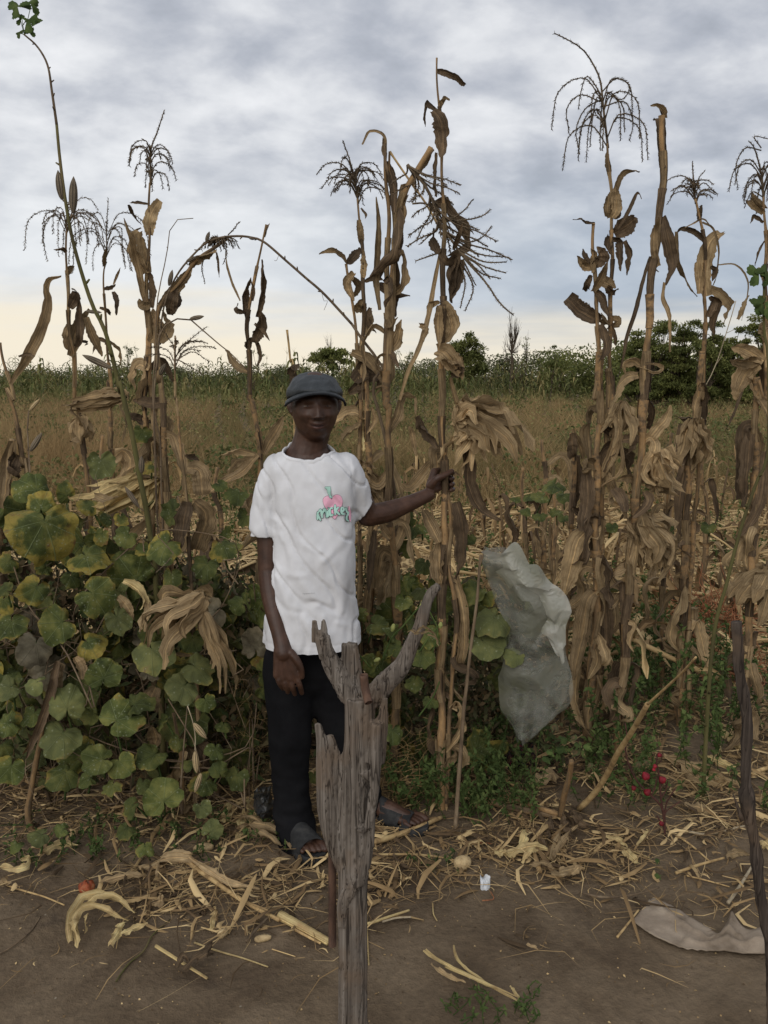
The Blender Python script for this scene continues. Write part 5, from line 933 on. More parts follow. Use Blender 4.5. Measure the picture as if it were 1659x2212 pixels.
mb.build('flower_bud', mat('flower_bud', [(.12, .15, .05), (.22, .25, .1), (.3, .33, .16)], rnd=.1), vine2)
vine3 = empty('pumpkin_vine', Vector((P(1240, 1100, 5.0).x, 5.0, 0)), 'low green pumpkin vine spreading in the stubble above the plastic sheet', 'pumpkin vine', 'pumpkin vines')
pk(vine3, [('e', 500, 790, 70, 4.8, 0, 20, 0, 1.4), ('e', 430, 850, 50, 4.6, 0, 60, 0, 1.4), ('e', 560, 840, 50, 4.6, 0, 0, 0, 1.6), ('e', 370, 850, 36, 4.7, 0, 0, 0, 1.4), ('e', 350, 920, 36, 4.5, 0, 0, 0, 1.5), ('e', 430, 950, 38, 4.4, 0, 0, 0, 1.5), ('e', 520, 930, 40, 4.4, 0, 0, 0, 1.5), ('e', 560, 960, 36, 4.3, 0, 0, 0, 1.5), ('e', 300, 860, 30, 4.8, 0, 0, 0, 1.5), ('e', 820, 1010, 40, 4.2, 0, 0, 0, 1), ('e', 830, 1330, 50, 3.5, 0, 0, 0, .9), ('e', 1120, 1020, 40, 4.2, 0, 30), ('e', 1200, 560, 30, 5.4, 0, 0, 0, 1), ('e', 1340, 1010, 40, 4.4, 0, 0, 0, 1)], 5)
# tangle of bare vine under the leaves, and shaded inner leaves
mb = MB()
for i in range(170):
    y = rng.uniform(2.92, 3.6); x = rng.uniform(-1.62, -.42); z = rng.random() ** 1.3 * 1.0
    p = [Vector((x, y, max(.01, z)))]
    for _ in range(4): p.append(p[-1] + Vector((rng.gauss(0, .13), rng.gauss(0, .08), rng.gauss(-.06, .13))))
    for q in p: q.z = max(.01, q.z); q.x = min(q.x, -.50)
    tube(mb, smooth(p, 12), rng.uniform(.001, .0035), 4, cap=False)
mb.build('vine_tangle', M['twig'], vine)['kind'] = 'stuff'
def inner(n, x0, x1, y0, y1, zf, size, seed):
    y = y0 + (y1 - y0) * nrg.random(n); x = x0 + (x1 - x0) * nrg.random(n); z = zf(x, y) * nrg.random(n) ** .9
    return leafcloud(np.stack([x, y, z], 1), unit(n) + np.array([0, -.3, -.5]), unit(n) + np.array([0, -1, .6]), size * (.4 + nrg.random(n)), size * .22, nrg.random(n))
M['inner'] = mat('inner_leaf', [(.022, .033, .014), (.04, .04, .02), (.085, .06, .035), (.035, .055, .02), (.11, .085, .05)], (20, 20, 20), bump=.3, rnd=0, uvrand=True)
# leaves deeper in the heap share a few meshes
protos = []
for i in range(10):
    lf = pumpkin_leaf(Vector((0, 0, 0)), .10, Vector((0, -1, .25)), Vector((math.sin(i), 0, math.cos(i))), None, 'pk%d' % (0, 1, 3, 1, 0, 0, 2, 0, 4, 1)[i], 500 + i, cup=.3, droop=.4, petiole=False); protos.append(lf)
def deep_leaves(root, n, x0, x1, y0, y1, zf, s0, s1):
    for k in range(n):
        y = rng.uniform(y0, y1); x = rng.uniform(x0, x1) * y / 3.0; z = zf(x, y) * rng.uniform(.05, 1.0); s = protos[rng.randrange(10)]; o = s.copy(); COL.objects.link(o); o.parent = root
        sc = rng.uniform(s0, s1) / .10; o.location = Vector((x, y, z)) - Vector(root.location); o.scale = (sc, sc, sc); o.rotation_euler = (rng.gauss(.1, .45), rng.uniform(-3, 3), rng.gauss(0, .55)); o.name = 'leaf'
heap = lambda x, y: np.clip(1.02 - (x + 1.0) * .30 - (y - 3) * .15, .2, 1.25)
deep_leaves(vine, 150, -1.5, -.42, 3.0, 3.6, heap, .03, .10)
deep_leaves(vine2, 45, -.25, .55, 3.1, 3.6, lambda x, y: .8, .045, .08)
for lf in protos: me_ = lf.data; bpy.data.objects.remove(lf)
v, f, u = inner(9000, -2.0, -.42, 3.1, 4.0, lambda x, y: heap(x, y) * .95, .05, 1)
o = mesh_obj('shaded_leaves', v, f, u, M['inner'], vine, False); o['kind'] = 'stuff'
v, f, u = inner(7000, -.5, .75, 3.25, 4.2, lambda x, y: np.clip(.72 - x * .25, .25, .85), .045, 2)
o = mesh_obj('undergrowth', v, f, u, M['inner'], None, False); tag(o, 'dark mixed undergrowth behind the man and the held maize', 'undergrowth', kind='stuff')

# ================================================================== weeds
def weeds(name, label, boxes, leaf=.022, mk='weed', stems=True):
    V = []; mb = MB()
    for (x0, x1, y0, y1, h, n) in boxes:
        for _ in range(n):
            x = rng.uniform(x0, x1); y = rng.uniform(y0, y1); b = Vector((x, y, gh(x, y))); hh = h * rng.uniform(.4, 1.1); e = b + Vector((rng.gauss(0, .35) * hh, rng.gauss(0, .35) * hh, hh)); k = smooth([b, b.lerp(e, .5) + Vector((rng.gauss(0, .02), rng.gauss(0, .02), .02)), e], 6)
            if stems: tube(mb, k, [.0016] * 6, 3, cap=False)
            m = max(5, int(hh / leaf * 3.2)); t = nrg.random(m) ** .7
            kk = np.array([tuple(q) for q in k]); c = np.stack([np.interp(t, np.linspace(0, 1, 6), kk[:, a]) for a in range(3)], 1)
            V.append(leafcloud(c, unit(m) + np.array([0, 0, .25]), unit(m) * .6 + np.array([0, 0, 1]), leaf * (.6 + .8 * nrg.random(m)), leaf * .28, np.clip(rng.random() * .5 + nrg.random(m) * .5, 0, 1)))
    v, f, u = joinN(V)
    o = mesh_obj(name, v, f, u, M[mk], None, False); tag(o, label, 'weeds', kind='stuff')
    if stems: s = mb.build('weed_stems', M['green']); s.parent = o
    return o
weeds('leafy_weeds', 'low bushy green weeds at the foot of the held maize beside the post', [(.05, .58, 2.95, 3.45, .26, 95), (.28, .58, 2.88, 3.1, .16, 34), (.0, .2, 2.95, 3.15, .2, 20)])
weeds('leafy_weeds', 'bright green weeds growing between the right hand maize stems', [(.85, 1.5, 3.3, 4.6, .5, 80), (1.2, 1.9, 3.4, 5.4, .45, 80), (.72, 1.1, 3.0, 3.5, .24, 34), (1.0, 1.6, 2.95, 3.3, .14, 20)], .028)
weeds('leafy_weeds', 'scattered green weeds in the harvested strip behind the plants', [(-2.5, 3.8, 5.0, 12, .38, 420), (.3, 2.2, 4.2, 6.4, .26, 200), (-1.6, -.4, 4.0, 6, .35, 70)], .035)
weeds('leafy_weeds', 'creeping green weeds along the lower edge of the pumpkin vines', [(-1.35, -.55, 2.62, 2.9, .07, 70), (-.55, -.3, 2.7, 2.95, .06, 16), (.1, .25, 2.58, 2.66, .03, 10)], .018)
weeds('leafy_weeds', 'small green tuft in the bare soil at the bottom centre', [(.16, .42, 1.9, 2.02, .04, 26)], .014)
# larger heart-shaped weed leaves on the ground right of the plastic
lw = empty('broad_weed', Vector((P(1220, 1640, 3.0).x, 2.98, 0)), 'broad leaved green weed on the ground just right of the plastic sheet tip', 'weed')
for i, (x, y, r) in enumerate([(510, 370, 26), (545, 430, 34), (560, 480, 30), (610, 500, 28), (640, 470, 26), (700, 470, 24), (690, 570, 20), (480, 540, 26), (500, 500, 24), (600, 420, 22), (1075, 1165, 16), (1070, 1090, 16)]):
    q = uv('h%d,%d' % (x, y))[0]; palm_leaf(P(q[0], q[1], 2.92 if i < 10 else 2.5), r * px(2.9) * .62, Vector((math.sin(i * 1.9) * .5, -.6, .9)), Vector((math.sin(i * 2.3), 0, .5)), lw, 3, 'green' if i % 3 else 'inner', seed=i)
# brown fine dead weeds and the reddish roots
def brush(name, label, cx, cy, z, sx, sz, n, m, r=.0012, seg=.09, cat='dead weed'):
    mb = MB()
    for _ in range(n):
        p = [Vector((cx + rng.gauss(0, sx * .5), cy + rng.gauss(0, sx * .5), max(.004, z * rng.random())))]; d = Vector((rng.gauss(0, 1), rng.gauss(0, .6), rng.gauss(.3, .7))).normalized()
        for _k in range(5): d = (d + Vector((rng.gauss(0, .5), rng.gauss(0, .5), rng.gauss(0, .4)))).normalized(); p.append(p[-1] + d * seg * rng.uniform(.4, 1)); p[-1].z = max(.004, p[-1].z)
        if cy < 4 and abs(cx + .3) < .5: p = [Vector((q.x, max(q.y, 3.0), q.z)) for q in p]
        tube(mb, smooth(p, 12), [r * (1.4 - 1.1 * i / 11) for i in range(12)], 4, cap=False)
    o = mb.build(name, m); tag(o, label, cat, kind='stuff'); return o
M['browntwig'] = mat('brown_twig', [(.10, .065, .03), (.2, .14, .07), (.3, .22, .12)], (30, 30, 30), bump=0, rnd=0)
brush('dead_weed', 'fine brown dead weed stems behind the man and under the vines', -.56, 3.2, .5, .12, .5, 110, M['browntwig'], .0008, .05)
brush('dead_weed', 'tangle of fine reddish stems at the foot of the maize right of the post', .05, 3.0, .35, .13, .3, 60, M['browntwig'], .0008, .06)
brush('red_roots', 'upturned clump of reddish roots in the stubble at right', P(1560, 1090, 5.0).x, 5.0, .25, .22, .2, 150, M['root'], .0028, .11, 'roots')
brush('red_roots', 'second flatter clump of reddish roots in front of the first', P(1620, 1160, 4.4).x, 4.4, .1, .25, .1, 110, M['root'], .0022, .09, 'roots')
brush('dead_weed', 'grey dead twigs in the dark gap left of the man', -.72, 3.15, .7, .12, .8, 70, M['twig'], .001, .055)

# ================================================================== forked post
def g2(s, Y): return pts(s, Y)
PY = 1.62
post = empty('forked_post', Vector((P(762, 2212, PY).x, PY, 0)), 'weathered grey forked wooden post with splintered prongs in the foreground', 'post')
pxm = px(PY)
mb = MB()
def limb(s, r, ell=1.0, dy=0.0, n=None):
    p = pts(s, PY + dy); k = smooth(p, n or 26); rr_ = [q * pxm for q in r]; cap_tube_flat(mb, k, rr_, ell)
def cap_tube_flat(mb, k, r, ell):
    n = len(k); rad = np.interp(np.linspace(0, 1, n), np.linspace(0, 1, len(r)), r); tube(mb, k, list(rad), 20, ell=ell)
base_pt = P(762, 2212, PY); k0 = pts('g650,2212', PY)[0]
trunk_line = pts('g650,1900 648,1600 650,1350 655,1150 650,1000 660,800 685,600 690,470 690,330', PY)
k = smooth([Vector((k0.x + .004, PY, -.1)), Vector((k0.x, PY, .25)), k0] + trunk_line, 60)
# widths measured along the post (display px, half)
zs = [P(762, v_, PY).z for v_ in (2212, 2100, 1990, 1900, 1830, 1760, 1700, 1600, 1540, 1505)]; ws = [35, 35, 33, 33, 40, 43, 45, 44, 45, 40]
rad = [np.interp(q.z, zs[::-1], ws[::-1]) * pxm for q in k]
tube(mb, k, rad, 24, ell=.8)
limb('g640,1420 600,1300 565,1170 525,1000 505,850 490,700 478,600 460,530 445,480', [12, 22, 28, 31, 30, 26, 22, 15, 7], .55, -.005)           # torn slab on the left
limb('g560,900 545,740 530,620 520,545', [20, 22, 18, 8], .5, .0)
limb('g640,330 600,260 560,200 520,120 490,50 475,-20; m620,1800 600,1740 592,1745', [26, 24, 22, 20, 19, 17, 13], .8, .005)  # left fork
limb('m566,1790 564,1720 560,1660', [9, 8, 6], .8, .005); limb('m612,1780 616,1710 612,1655', [9, 8, 5], .8, .008)
limb('g640,330 640,200 638,110 632,50 628,20', [32, 28, 24, 22, 19], .55, .012)                                        # middle prong
limb('g606,60 594,15', [8, 4], .8, .012); limb('g665,110 664,70', [10, 6], .8, .012); limb('g625,40 628,8', [7, 3], .8, .012)
limb('g700,370 780,310 850,235 930,150 975,60 m1150,1770 1175,1720 1200,1640 1225,1560 1260,1490 1300,1455', [26, 27, 25, 23, 20, 17, 15, 14, 13, 12, 9], .85, .01)  # right branch
limb('g770,700 800,560 820,450 830,380 838,330', [26, 22, 17, 12, 6], .7, -.012)                                       # right prong
limb('g720,760 740,790 735,800', [10, 8, 5], 1, -.02); limb('g700,1080 712,1105', [12, 9], 1, -.03)
limb('g760,1000 740,1200 690,1360 600,1500 585,1650', [8, 12, 20, 16, 10], .9, -.02)                                 # twisted grain ridge
limb('g790,480 780,700 770,900 735,1080', [14, 13, 12, 10], .9, -.026)
me = remesh(mb, .0026, 1)
co = get_co(me); 
axis = np.array([[q.x, q.z] for q in k])
def fbm(p, s, seed): 
    return np.array([mnoise.noise(Vector((a * s[0] + seed, b * s[1], c * s[2]))) for a, b, c in p])
no = get_no(me)
ang = co.copy(); ang[:, 0] += .012 * np.sin(co[:, 2] * 9)
g1 = fbm(ang, (105, 105, 1.2), 1.0); g2_ = fbm(ang, (210, 210, 11), 7.0); g3 = fbm(ang, (44, 44, 1.3), 3.0)
crack = -np.clip(.05 - np.abs(g3), 0, .05) / .05 * .0045 - np.clip(.045 - np.abs(g1), 0, .045) / .045 * .0026
co = co + no * (crack + g1 * .0014 + g2_ * .0005)[:, None]
me.vertices.foreach_set('co', co.ravel().astype(np.float32))
depth = np.clip(-(crack) / .0055, 0, 1)
ca = me.color_attributes.new('groove', 'FLOAT_COLOR', 'POINT'); ca.data.foreach_set('color', np.stack([depth, depth, depth, np.ones_like(depth)], 1).astype(np.float32).ravel())
def wood_mat(name, a, b, c):
    m = bpy.data.materials.new(name); m.use_nodes = True; t = m.node_tree; bs = t.nodes['Principled BSDF']; bs.inputs['Roughness'].default_value = .88; bs.inputs['Specular IOR Level'].default_value = .15
    tcn = N(t, 'ShaderNodeTexCoord'); mp_ = N(t, 'ShaderNodeMapping'); mp_.inputs['Scale'].default_value = (80, 80, 2.4); L(t, tcn.outputs['Object'], mp_.inputs[0]); nz = N(t, 'ShaderNodeTexNoise', i_Scale=1.0, i_Detail=7.0, i_Roughness=.65, i_Distortion=.5); L(t, mp_.outputs[0], nz.inputs['Vector'])
    big = N(t, 'ShaderNodeTexNoise', i_Scale=9.0, i_Detail=4.0); L(t, tcn.outputs['Object'], big.inputs['Vector'])
    cc = ramp_n(t, nz.outputs[0], [(.3, a), (.5, b), (.72, c)]); cc = mixc(t, math_n(t, 'MULTIPLY', sstep(t, big.outputs[0], .48, .66), .6), cc, (.135, .092, .06))
    mq = N(t, 'ShaderNodeMapping'); mq.inputs['Scale'].default_value = (55, 55, 1.5); L(t, tcn.outputs['Object'], mq.inputs[0]); nq = N(t, 'ShaderNodeTexNoise', i_Scale=1.0, i_Detail=2.0, i_Distortion=.3); L(t, mq.outputs[0], nq.inputs['Vector'])
    ln = sstep(t, math_n(t, 'ABSOLUTE', math_n(t, 'SUBTRACT', nq.outputs[0], .5)), .022, .004); cc = mixc(t, math_n(t, 'MULTIPLY', ln, .8), cc, (.018, .013, .010))
    at = N(t, 'ShaderNodeAttribute', attribute_name='groove'); cc = mixc(t, math_n(t, 'MULTIPLY', at.outputs['Fac'], .3), cc, (.02, .015, .012)); L(t, cc, bs.inputs['Base Color'])
    bn = N(t, 'ShaderNodeBump', i_Strength=.8, i_Distance=.003); L(t, nz.outputs[0], bn.inputs['Height']); L(t, bn.outputs[0], bs.inputs['Normal']); return m
M['wood'] = wood_mat('weathered_wood', (.05, .041, .034), (.13, .108, .088), (.23, .20, .17))
obj_from_mesh('trunk', me, M['wood'], post)
# dry leaf and bark strip tied round the right branch
mb = MB()
for s, w in [('m1130,1720 1165,1735 1205,1730 1230,1745', 9), ('m1150,1745 1190,1700 1225,1700 1260,1740', 12), ('m1190,1740 1240,1720 1275,1740 1300,1800', 11), ('m1230,1745 1280,1760 1300,1830', 9), ('m1110,1730 1140,1715 1180,1735', 7), ('m1200,1690 1240,1710 1265,1735', 12)]:
    ribbon(mb, smooth(pts(s, PY - .03), 12), w * .3646 * pxm, .4, 1.2, .7, .2, w, 3)
tag(mb.build('husk_strip', M['husk']), 'torn dry husk knotted round the right branch of the forked post', 'husk strip')
rust = mat('rust', [(.035, .022, .019), (.07, .042, .034), (.11, .066, .052)], (60, 60, 20), rough=.8, bump=.4, rnd=0)
def pipe(s, r, Y, label):
    p = smooth(pts(s, Y), 10); r *= px(Y); mb = MB(); ns = 20; T, S = frames(p, Vector((1, 0, 0))); v = []; 
    for rr_ in (r, r * .78):
        for i in range(10):
            b = T[i].cross(S[i])
            for j in range(ns): a = 6.2832 * j / ns; v.append(p[i] + (S[i] * math.cos(a) + b * math.sin(a)) * rr_ * (1 + .03 * mnoise.noise(Vector((j, i * 2, 3)))))
    f = [(i * ns + j, i * ns + (j + 1) % ns, (i + 1) * ns + (j + 1) % ns, (i + 1) * ns + j) for i in range(9) for j in range(ns)]; o = 10 * ns
    f += [(o + (i + 1) * ns + j, o + (i + 1) * ns + (j + 1) % ns, o + i * ns + (j + 1) % ns, o + i * ns + j) for i in range(9) for j in range(ns)]
    for e in (0, 9): f += [(e * ns + j, o + e * ns + j, o + e * ns + (j + 1) % ns, e * ns + (j + 1) % ns) for j in range(ns)]
    mb.add(v, f); o_ = mb.build('pipe', rust); tag(o_, label, 'pipe', 'rusty pipes wedged in the post')
q0 = P(788, 1459, PY - .028); q1 = P(797, 1521, PY - .052)
pipe('g712,200 720,270 735,340,-.01 742,362,-.015', 9.5, PY - .05, 'short rusty pipe stub wedged in the fork of the post, open end down')
pipe('g495,820 512,1000 530,1200 532,1500 532,1760', 9.5, PY + .03, 'long rusty pipe standing against the left side of the forked post')
# dark pole at the right
pole = MB(); p = pts('h1490,-205 1500,0 1520,150 1545,300 1545,450 1540,600 1545,750 1560,850 1590,1000 1610,1200 1640,1400 1675,1620', 1.75); p.append(Vector((p[-1].x + .03, 1.75, -.05)))
kk = smooth(p, 70); tube(pole, kk, [px(1.75) * (12 + 3.5 * mnoise.noise(Vector((i * .35, 0, 2))) + (4 if 22 < i < 28 else 0)) for i in range(70)], 14, jit=.2)
tube(pole, smooth(pts('h1520,860 1495,790 1470,720', 1.74), 6), [.006, .005, .004, .003, .002, .001], 6)
M['darkwood'] = wood_mat('dark_wood', (.022, .017, .014), (.055, .042, .033), (.12, .095, .076)); tag(pole.build('wooden_pole', M['darkwood']), 'thin dark crooked pole leaning at the right edge beside the cloth', 'pole')
# stick in the middle
mb = MB(); p = pts('d1038,1199 1030,1300 1017,1400 1008,1480 1002,1532 994,1640', 2.93); p.append(Vector((P(983, 1783, 2.87).x, 2.87, -.03))); kk = smooth(p, 60); tube(mb, kk, [px(2.9) * np.interp(i, [0, 60], [3.0, 5.5]) * (1 + .18 * mnoise.noise(Vector((i * .4, 1, 1)))) for i in range(60)], 8)
tube(mb, smooth(pts('d1036,1225 1043,1200 1046,1180', 2.93), 5), [.004, .0035, .003, .002, .0015], 5)
tag(mb.build('stick', M['twig']), 'thin grey stick standing upright in the soil holding the plastic sheet', 'stick')

# ================================================================== plastic sheet
def strip_sheet(name, left, right, Y, bulge, crump, mat_, n=15, m=6, seed=0, parent=None, wrap=.5):
    """crinkled film: big flat facets meeting in sharp creases"""
    l = smooth(pts(left, Y), n); r = smooth(pts(right, Y), n); v = []; u = []; rr = random.Random(seed)
    for i in range(n):
        w = (r[i] - l[i]).length
        for j in range(m):
            t = j / (m - 1); tj = min(1, max(0, t + (rr.uniform(-.3, .3) / m if 0 < j < m - 1 else 0))); p = l[i].lerp(r[i], tj); q = Vector((p.x * 5 + seed - p.z * 2.5, p.z * 3.0 + p.x * 3, seed))
            ridge = abs(mnoise.noise(q)) * 2.4 + abs(mnoise.noise(q * 2.3)) * 1.1
            p = p + Vector((0, -1, 0)) * (bulge * math.sin(math.pi * t) * min(1, w / .1) + crump * (ridge - .5) + crump * .55 * rr.uniform(-1, 1)) + Vector((.008 * rr.uniform(-1, 1), 0, .022 * rr.uniform(-1, 1)))
            v.append(p); u.append((t, i / n))
    f = []
    for i in range(n - 1):
        for j in range(m - 1):
            a, b_, c, d = i * m + j, i * m + j + 1, (i + 1) * m + j + 1, (i + 1) * m + j
            f += [(a, b_, c), (a, c, d)] if rr.random() < .3 else ([(a, b_, d), (b_, c, d)] if rr.random() < .5 else [(a, b_, c, d)])
    mb = MB(); mb.add(v, f, u)
    o = mb.build(name, mat_, parent, True); me_ = o.data
    cr = me_.attributes.new('crease_edge', 'FLOAT', 'EDGE'); cr.data.foreach_set('value', np.array([rr.choice((0, 0, 0, .6, .95)) for _ in me_.edges], np.float32))
    ss = o.modifiers.new('soft', 'SUBSURF'); ss.levels = 3; ss.render_levels = 3
    return o
def plastic(name, col, alpha, rough=.3):
    m = bpy.data.materials.new(name); m.use_nodes = True; t = m.node_tree; t.nodes.clear(); out = N(t, 'ShaderNodeOutputMaterial')
    tcn = N(t, 'ShaderNodeTexCoord'); nz = N(t, 'ShaderNodeTexNoise', i_Scale=6.0, i_Detail=2.0, i_Roughness=.5, i_Distortion=.8); L(t, tcn.outputs['Object'], nz.inputs['Vector'])
    c = mixc(t, sstep(t, nz.outputs[0], .35, .68), col, tuple(q * .45 for q in col[:2]) + (col[2] * .38,))
    b = N(t, 'ShaderNodeBsdfPrincipled', i_Roughness=rough); L(t, c, b.inputs['Base Color']); b.inputs['Specular IOR Level'].default_value = .6
    bn = N(t, 'ShaderNodeBump', i_Strength=.8, i_Distance=.009); n2_ = N(t, 'ShaderNodeTexNoise', i_Scale=22.0, i_Detail=3.0, i_Distortion=2.0); L(t, tcn.outputs['Object'], n2_.inputs['Vector']); L(t, n2_.outputs[0], bn.inputs['Height']); L(t, bn.outputs[0], b.inputs['Normal'])
    tr = N(t, 'ShaderNodeBsdfTranslucent'); L(t, c, tr.inputs[0]); a = N(t, 'ShaderNodeMixShader', ); a.inputs[0].default_value = .35; L(t, b.outputs[0], a.inputs[1]); L(t, tr.outputs[0], a.inputs[2])
    tp = N(t, 'ShaderNodeBsdfTransparent'); mx = N(t, 'ShaderNodeMixShader'); L(t, math_n(t, 'ADD', math_n(t, 'MULTIPLY', sstep(t, nz.outputs[0], .62, .36), alpha), .12 if alpha < .3 else .30, clamp=True), mx.inputs[0]); L(t, a.outputs[0], mx.inputs[1]); L(t, tp.outputs[0], mx.inputs[2]); L(t, mx.outputs[0], out.inputs[0]); return m
M['plastic'] = plastic('dusty_plastic', (.40, .40, .345), .6)
M['plasticlight'] = plastic('light_plastic', (.58, .57, .50), .25)
M['greyplastic'] = plastic('grey_plastic', (.06, .065, .072), .1)
bag = empty('plastic_sheet', P(1160, 1640, 3.0), 'dusty translucent plastic sheet hanging from the stick beside the right maize', 'plastic sheet')
strip_sheet('sheet', 'e105,1150 130,1240 170,1330 205,1450 250,1560 h220,60 205,180 240,270 280,360 315,435', 'e160,1093 290,1098 350,1165 450,1255 545,1350 594,1440 570,1530 565,1640 585,1760 h600,140 560,250 470,330 400,385 330,438', 3.0, .09, .045, M['plastic'], seed=3, parent=bag)
strip_sheet('back_layer', 'e110,1160 160,1300 200,1450 260,1600 h235,100 250,270 320,430', 'e250,1110 420,1260 560,1400 560,1560 575,1760 h570,200 450,330 335,430', 3.06, -.05, .04, M['plastic'], seed=9, parent=bag, n=12, m=5)
strip_sheet('fold', 'e108,1150 200,1230 290,1330 390,1450 450,1570 530,1720', 'e290,1098 350,1165 450,1257 545,1352 590,1442 566,1540 560,1735', 2.925, .03, .03, M['plasticlight'], seed=15, parent=bag, n=14, m=5)
o = strip_sheet('plastic_bag', 'g100,850 88,900 95,980 130,1040', 'g150,810 185,850 200,950 185,1035', 2.92, .06, .03, M['greyplastic'], seed=5); tag(o, 'crumpled dark grey plastic bag on the ground behind the man\'s heel', 'plastic bag')

# ================================================================== things on the ground
def ground_sheet(name, top, bot, hs, mat_, label, cat, n=70, m=26, seed=2, z0=.014):
    def gp(s): return [G(a, b) for a, b, c, k in uv(s)]
    a = smooth(gp(top), n); b = smooth(gp(bot), n); v = []; u = []
    for i in range(n):
        for j in range(m):
            t = j / (m - 1); p = a[i].lerp(b[i], t); q = Vector((p.x * 6 + seed, p.y * 9, seed)); ed = .004 * mnoise.noise(Vector((i * .5, seed, j // (m - 1))))
            h = hs(i / (n - 1), t) + .004 * mnoise.noise(q) + .003 * mnoise.noise(q * 3) + .002 * mnoise.noise(q * 7) + .003
            v.append(Vector((p.x, p.y + (ed if j in (0, m - 1) else 0), gh(p.x, p.y) + z0 + max(0, h)))); u.append((i / n, t))
    mb = MB(); mb.add(v, [(i * m + j, i * m + j + 1, (i + 1) * m + j + 1, (i + 1) * m + j) for i in range(n - 1) for j in range(m - 1)], u); o = mb.build(name, mat_)
    sl = o.modifiers.new('thickness', 'SOLIDIFY'); sl.thickness = .002; tag(o, label, cat); return o
M['cloth'] = mat('sackcloth', [(.12, .09, .062), (.27, .215, .16), (.36, .295, .225)], (9, 9, 9), bump=.6, bscale=(220, 220, 220), rnd=0, spec=.05)
def clothh(s, t):
    fold = .014 * math.exp(-abs((t - .22 - .35 * s) / .035)) * (s < .75) + .040 * math.exp(-abs((s - .66) / .045)) * (1 - t) ** .7 + .025 * math.exp(-((s - .86) / .08) ** 2) * t * (1 - t) * 4 + .012 * math.exp(-abs((t - .72) / .05)) * (s > .35)
    return fold
ground_sheet('sackcloth', 'h1040,1310 1120,1350 1230,1420 1330,1480 1390,1515 1455,1450 1540,1495 1630,1478 1720,1470', 'h922,1440 1000,1500 1080,1548 1200,1590 1330,1602 1450,1610 1600,1625 1720,1628', clothh, M['cloth'], 'crumpled beige sackcloth lying on the bare soil at bottom right', 'cloth')
M['striped'] = mat('striped_cloth', [(.01, .01, .018), (.015, .012, .02), (.30, .02, .04), (.012, .012, .02), (.32, .27, .08), (.012, .012, .02)], (3, 14, 1), 'UV', detail=0, bump=0, rnd=0, stops=[.36, .42, .455, .5, .535, .57])
ground_sheet('striped_cloth', 'h240,560 300,500 370,480 420,510', 'h250,600 300,590 350,605 410,590', lambda s, t: .035 * math.sin(s * 9) ** 2, M['striped'], 'small black cloth with red and yellow stripes under the weeds by the plastic', 'cloth', n=30, m=12)
def gleaf(s, w, m, label, name='dry_leaf', cat='dry leaf', lift=.030, roll=.15, twist=1.3, fold=.2, wave=.5, reg=None, tip=.15, base=.6, group='dry leaves and husks on the ground', arch=0.0, more=()):
    P_ = [(s, w)] + list(more); mb = MB()
    for k, (ss, ww) in enumerate(P_):
        q = [G(a, b, c if c else 0) for a, b, c, kk_ in uv(ss)]; n = len(q)
        for i, a in enumerate(q): a.z = max(a.z, 0) + gh(a.x, a.y) + lift + arch * math.sin(math.pi * i / max(1, n - 1)) + .004 * (k % 3)
        kp = uv(ss)[0][3]; dist = (q[0] - CAM).length; ribbon(mb, smooth(q, 16), ww * kp * dist / F, roll, twist, fold, wave, hash_(ss) * .01, 4, hint=(q[1] - q[0]).cross(Vector((0, 0, 1))), tip=tip, base=base, ragged=.28)
    zmin = min(a[2] for a in mb.v); 
    if zmin < .004: mb.v = [(a[0], a[1], max(a[2], gh(a[0], a[1]) + .002)) for a in mb.v]
    c = Vector(mb.v[0]); o = mb.build(name, M[m]); tag(o, label, cat, group); return o
gleaf('f415,1790 400,1690 440,1640 490,1575 600,1560 700,1590 780,1635', 22, 'pale', 'bright pale husk curling in an arch on bare soil at lower left', 'husk', 'husk', arch=.03, more=[('f450,1810 440,1720 470,1660 540,1640 640,1660 740,1690', 20), ('f410,1690 430,1760 455,1850', 16), ('f500,1640 500,1700 490,1750', 12), ('f480,1600 560,1580 660,1575 740,1590', 16)])
gleaf('f640,1820 690,1740 715,1690', 22, 'pale', 'short pale husk piece just right of the arched husk', 'husk', 'husk', more=[('f700,1770 780,1730 855,1700', 16)])
gleaf('f225,1290 300,1240 380,1220 450,1230', 20, 'pale', 'pale husk strip at the edge of the vines above the orange gourd', 'husk', 'husk')
gleaf('f0,1350 80,1375 150,1370 180,1320 120,1305', 18, 'pale', 'curled pale husk at the left edge in front of the vines', 'husk', 'husk', arch=.01)
gleaf('f0,1460 30,1440 60,1455', 18, 'husk', 'small curled husk at the left edge below the pale one', 'husk', 'husk')
gleaf('f580,1450 660,1420 760,1405 860,1410', 18, 'husk', 'long flat tan husk lying right of the orange gourd', 'husk', 'husk', more=[('f905,1420 915,1380 920,1330', 12)])
gleaf('f810,1375 900,1330 1000,1300 1100,1310 1180,1360', 24, 'husk', 'wide reddish tan husk on the straw left of the post', 'husk', 'husk', more=[('f930,1310 1010,1280 1130,1290', 20), ('f1090,1310 1200,1380 1330,1460 1500,1500', 18)])
gleaf('f1400,1150 1415,1060 1440,990 1470,900', 40, 'pale', 'upright cracked pale husk standing beside the man\'s left-hand heel', 'husk', 'husk', roll=.2, arch=.0, lift=.02)
gleaf('f1290,1090 1320,1020 1330,960', 24, 'pale', 'broad pale husk leaning on the vines left of the man\'s feet', 'husk', 'husk')
gleaf('g0,1100 80,1130 170,1160 250,1210 300,1245', 44, 'husk', 'fat rumpled tan husk against the front sandal', 'husk', 'husk', fold=1.0, arch=.03, more=[('g20,1150 120,1200 240,1240', 30), ('g0,1060 60,1110 150,1130', 20)])
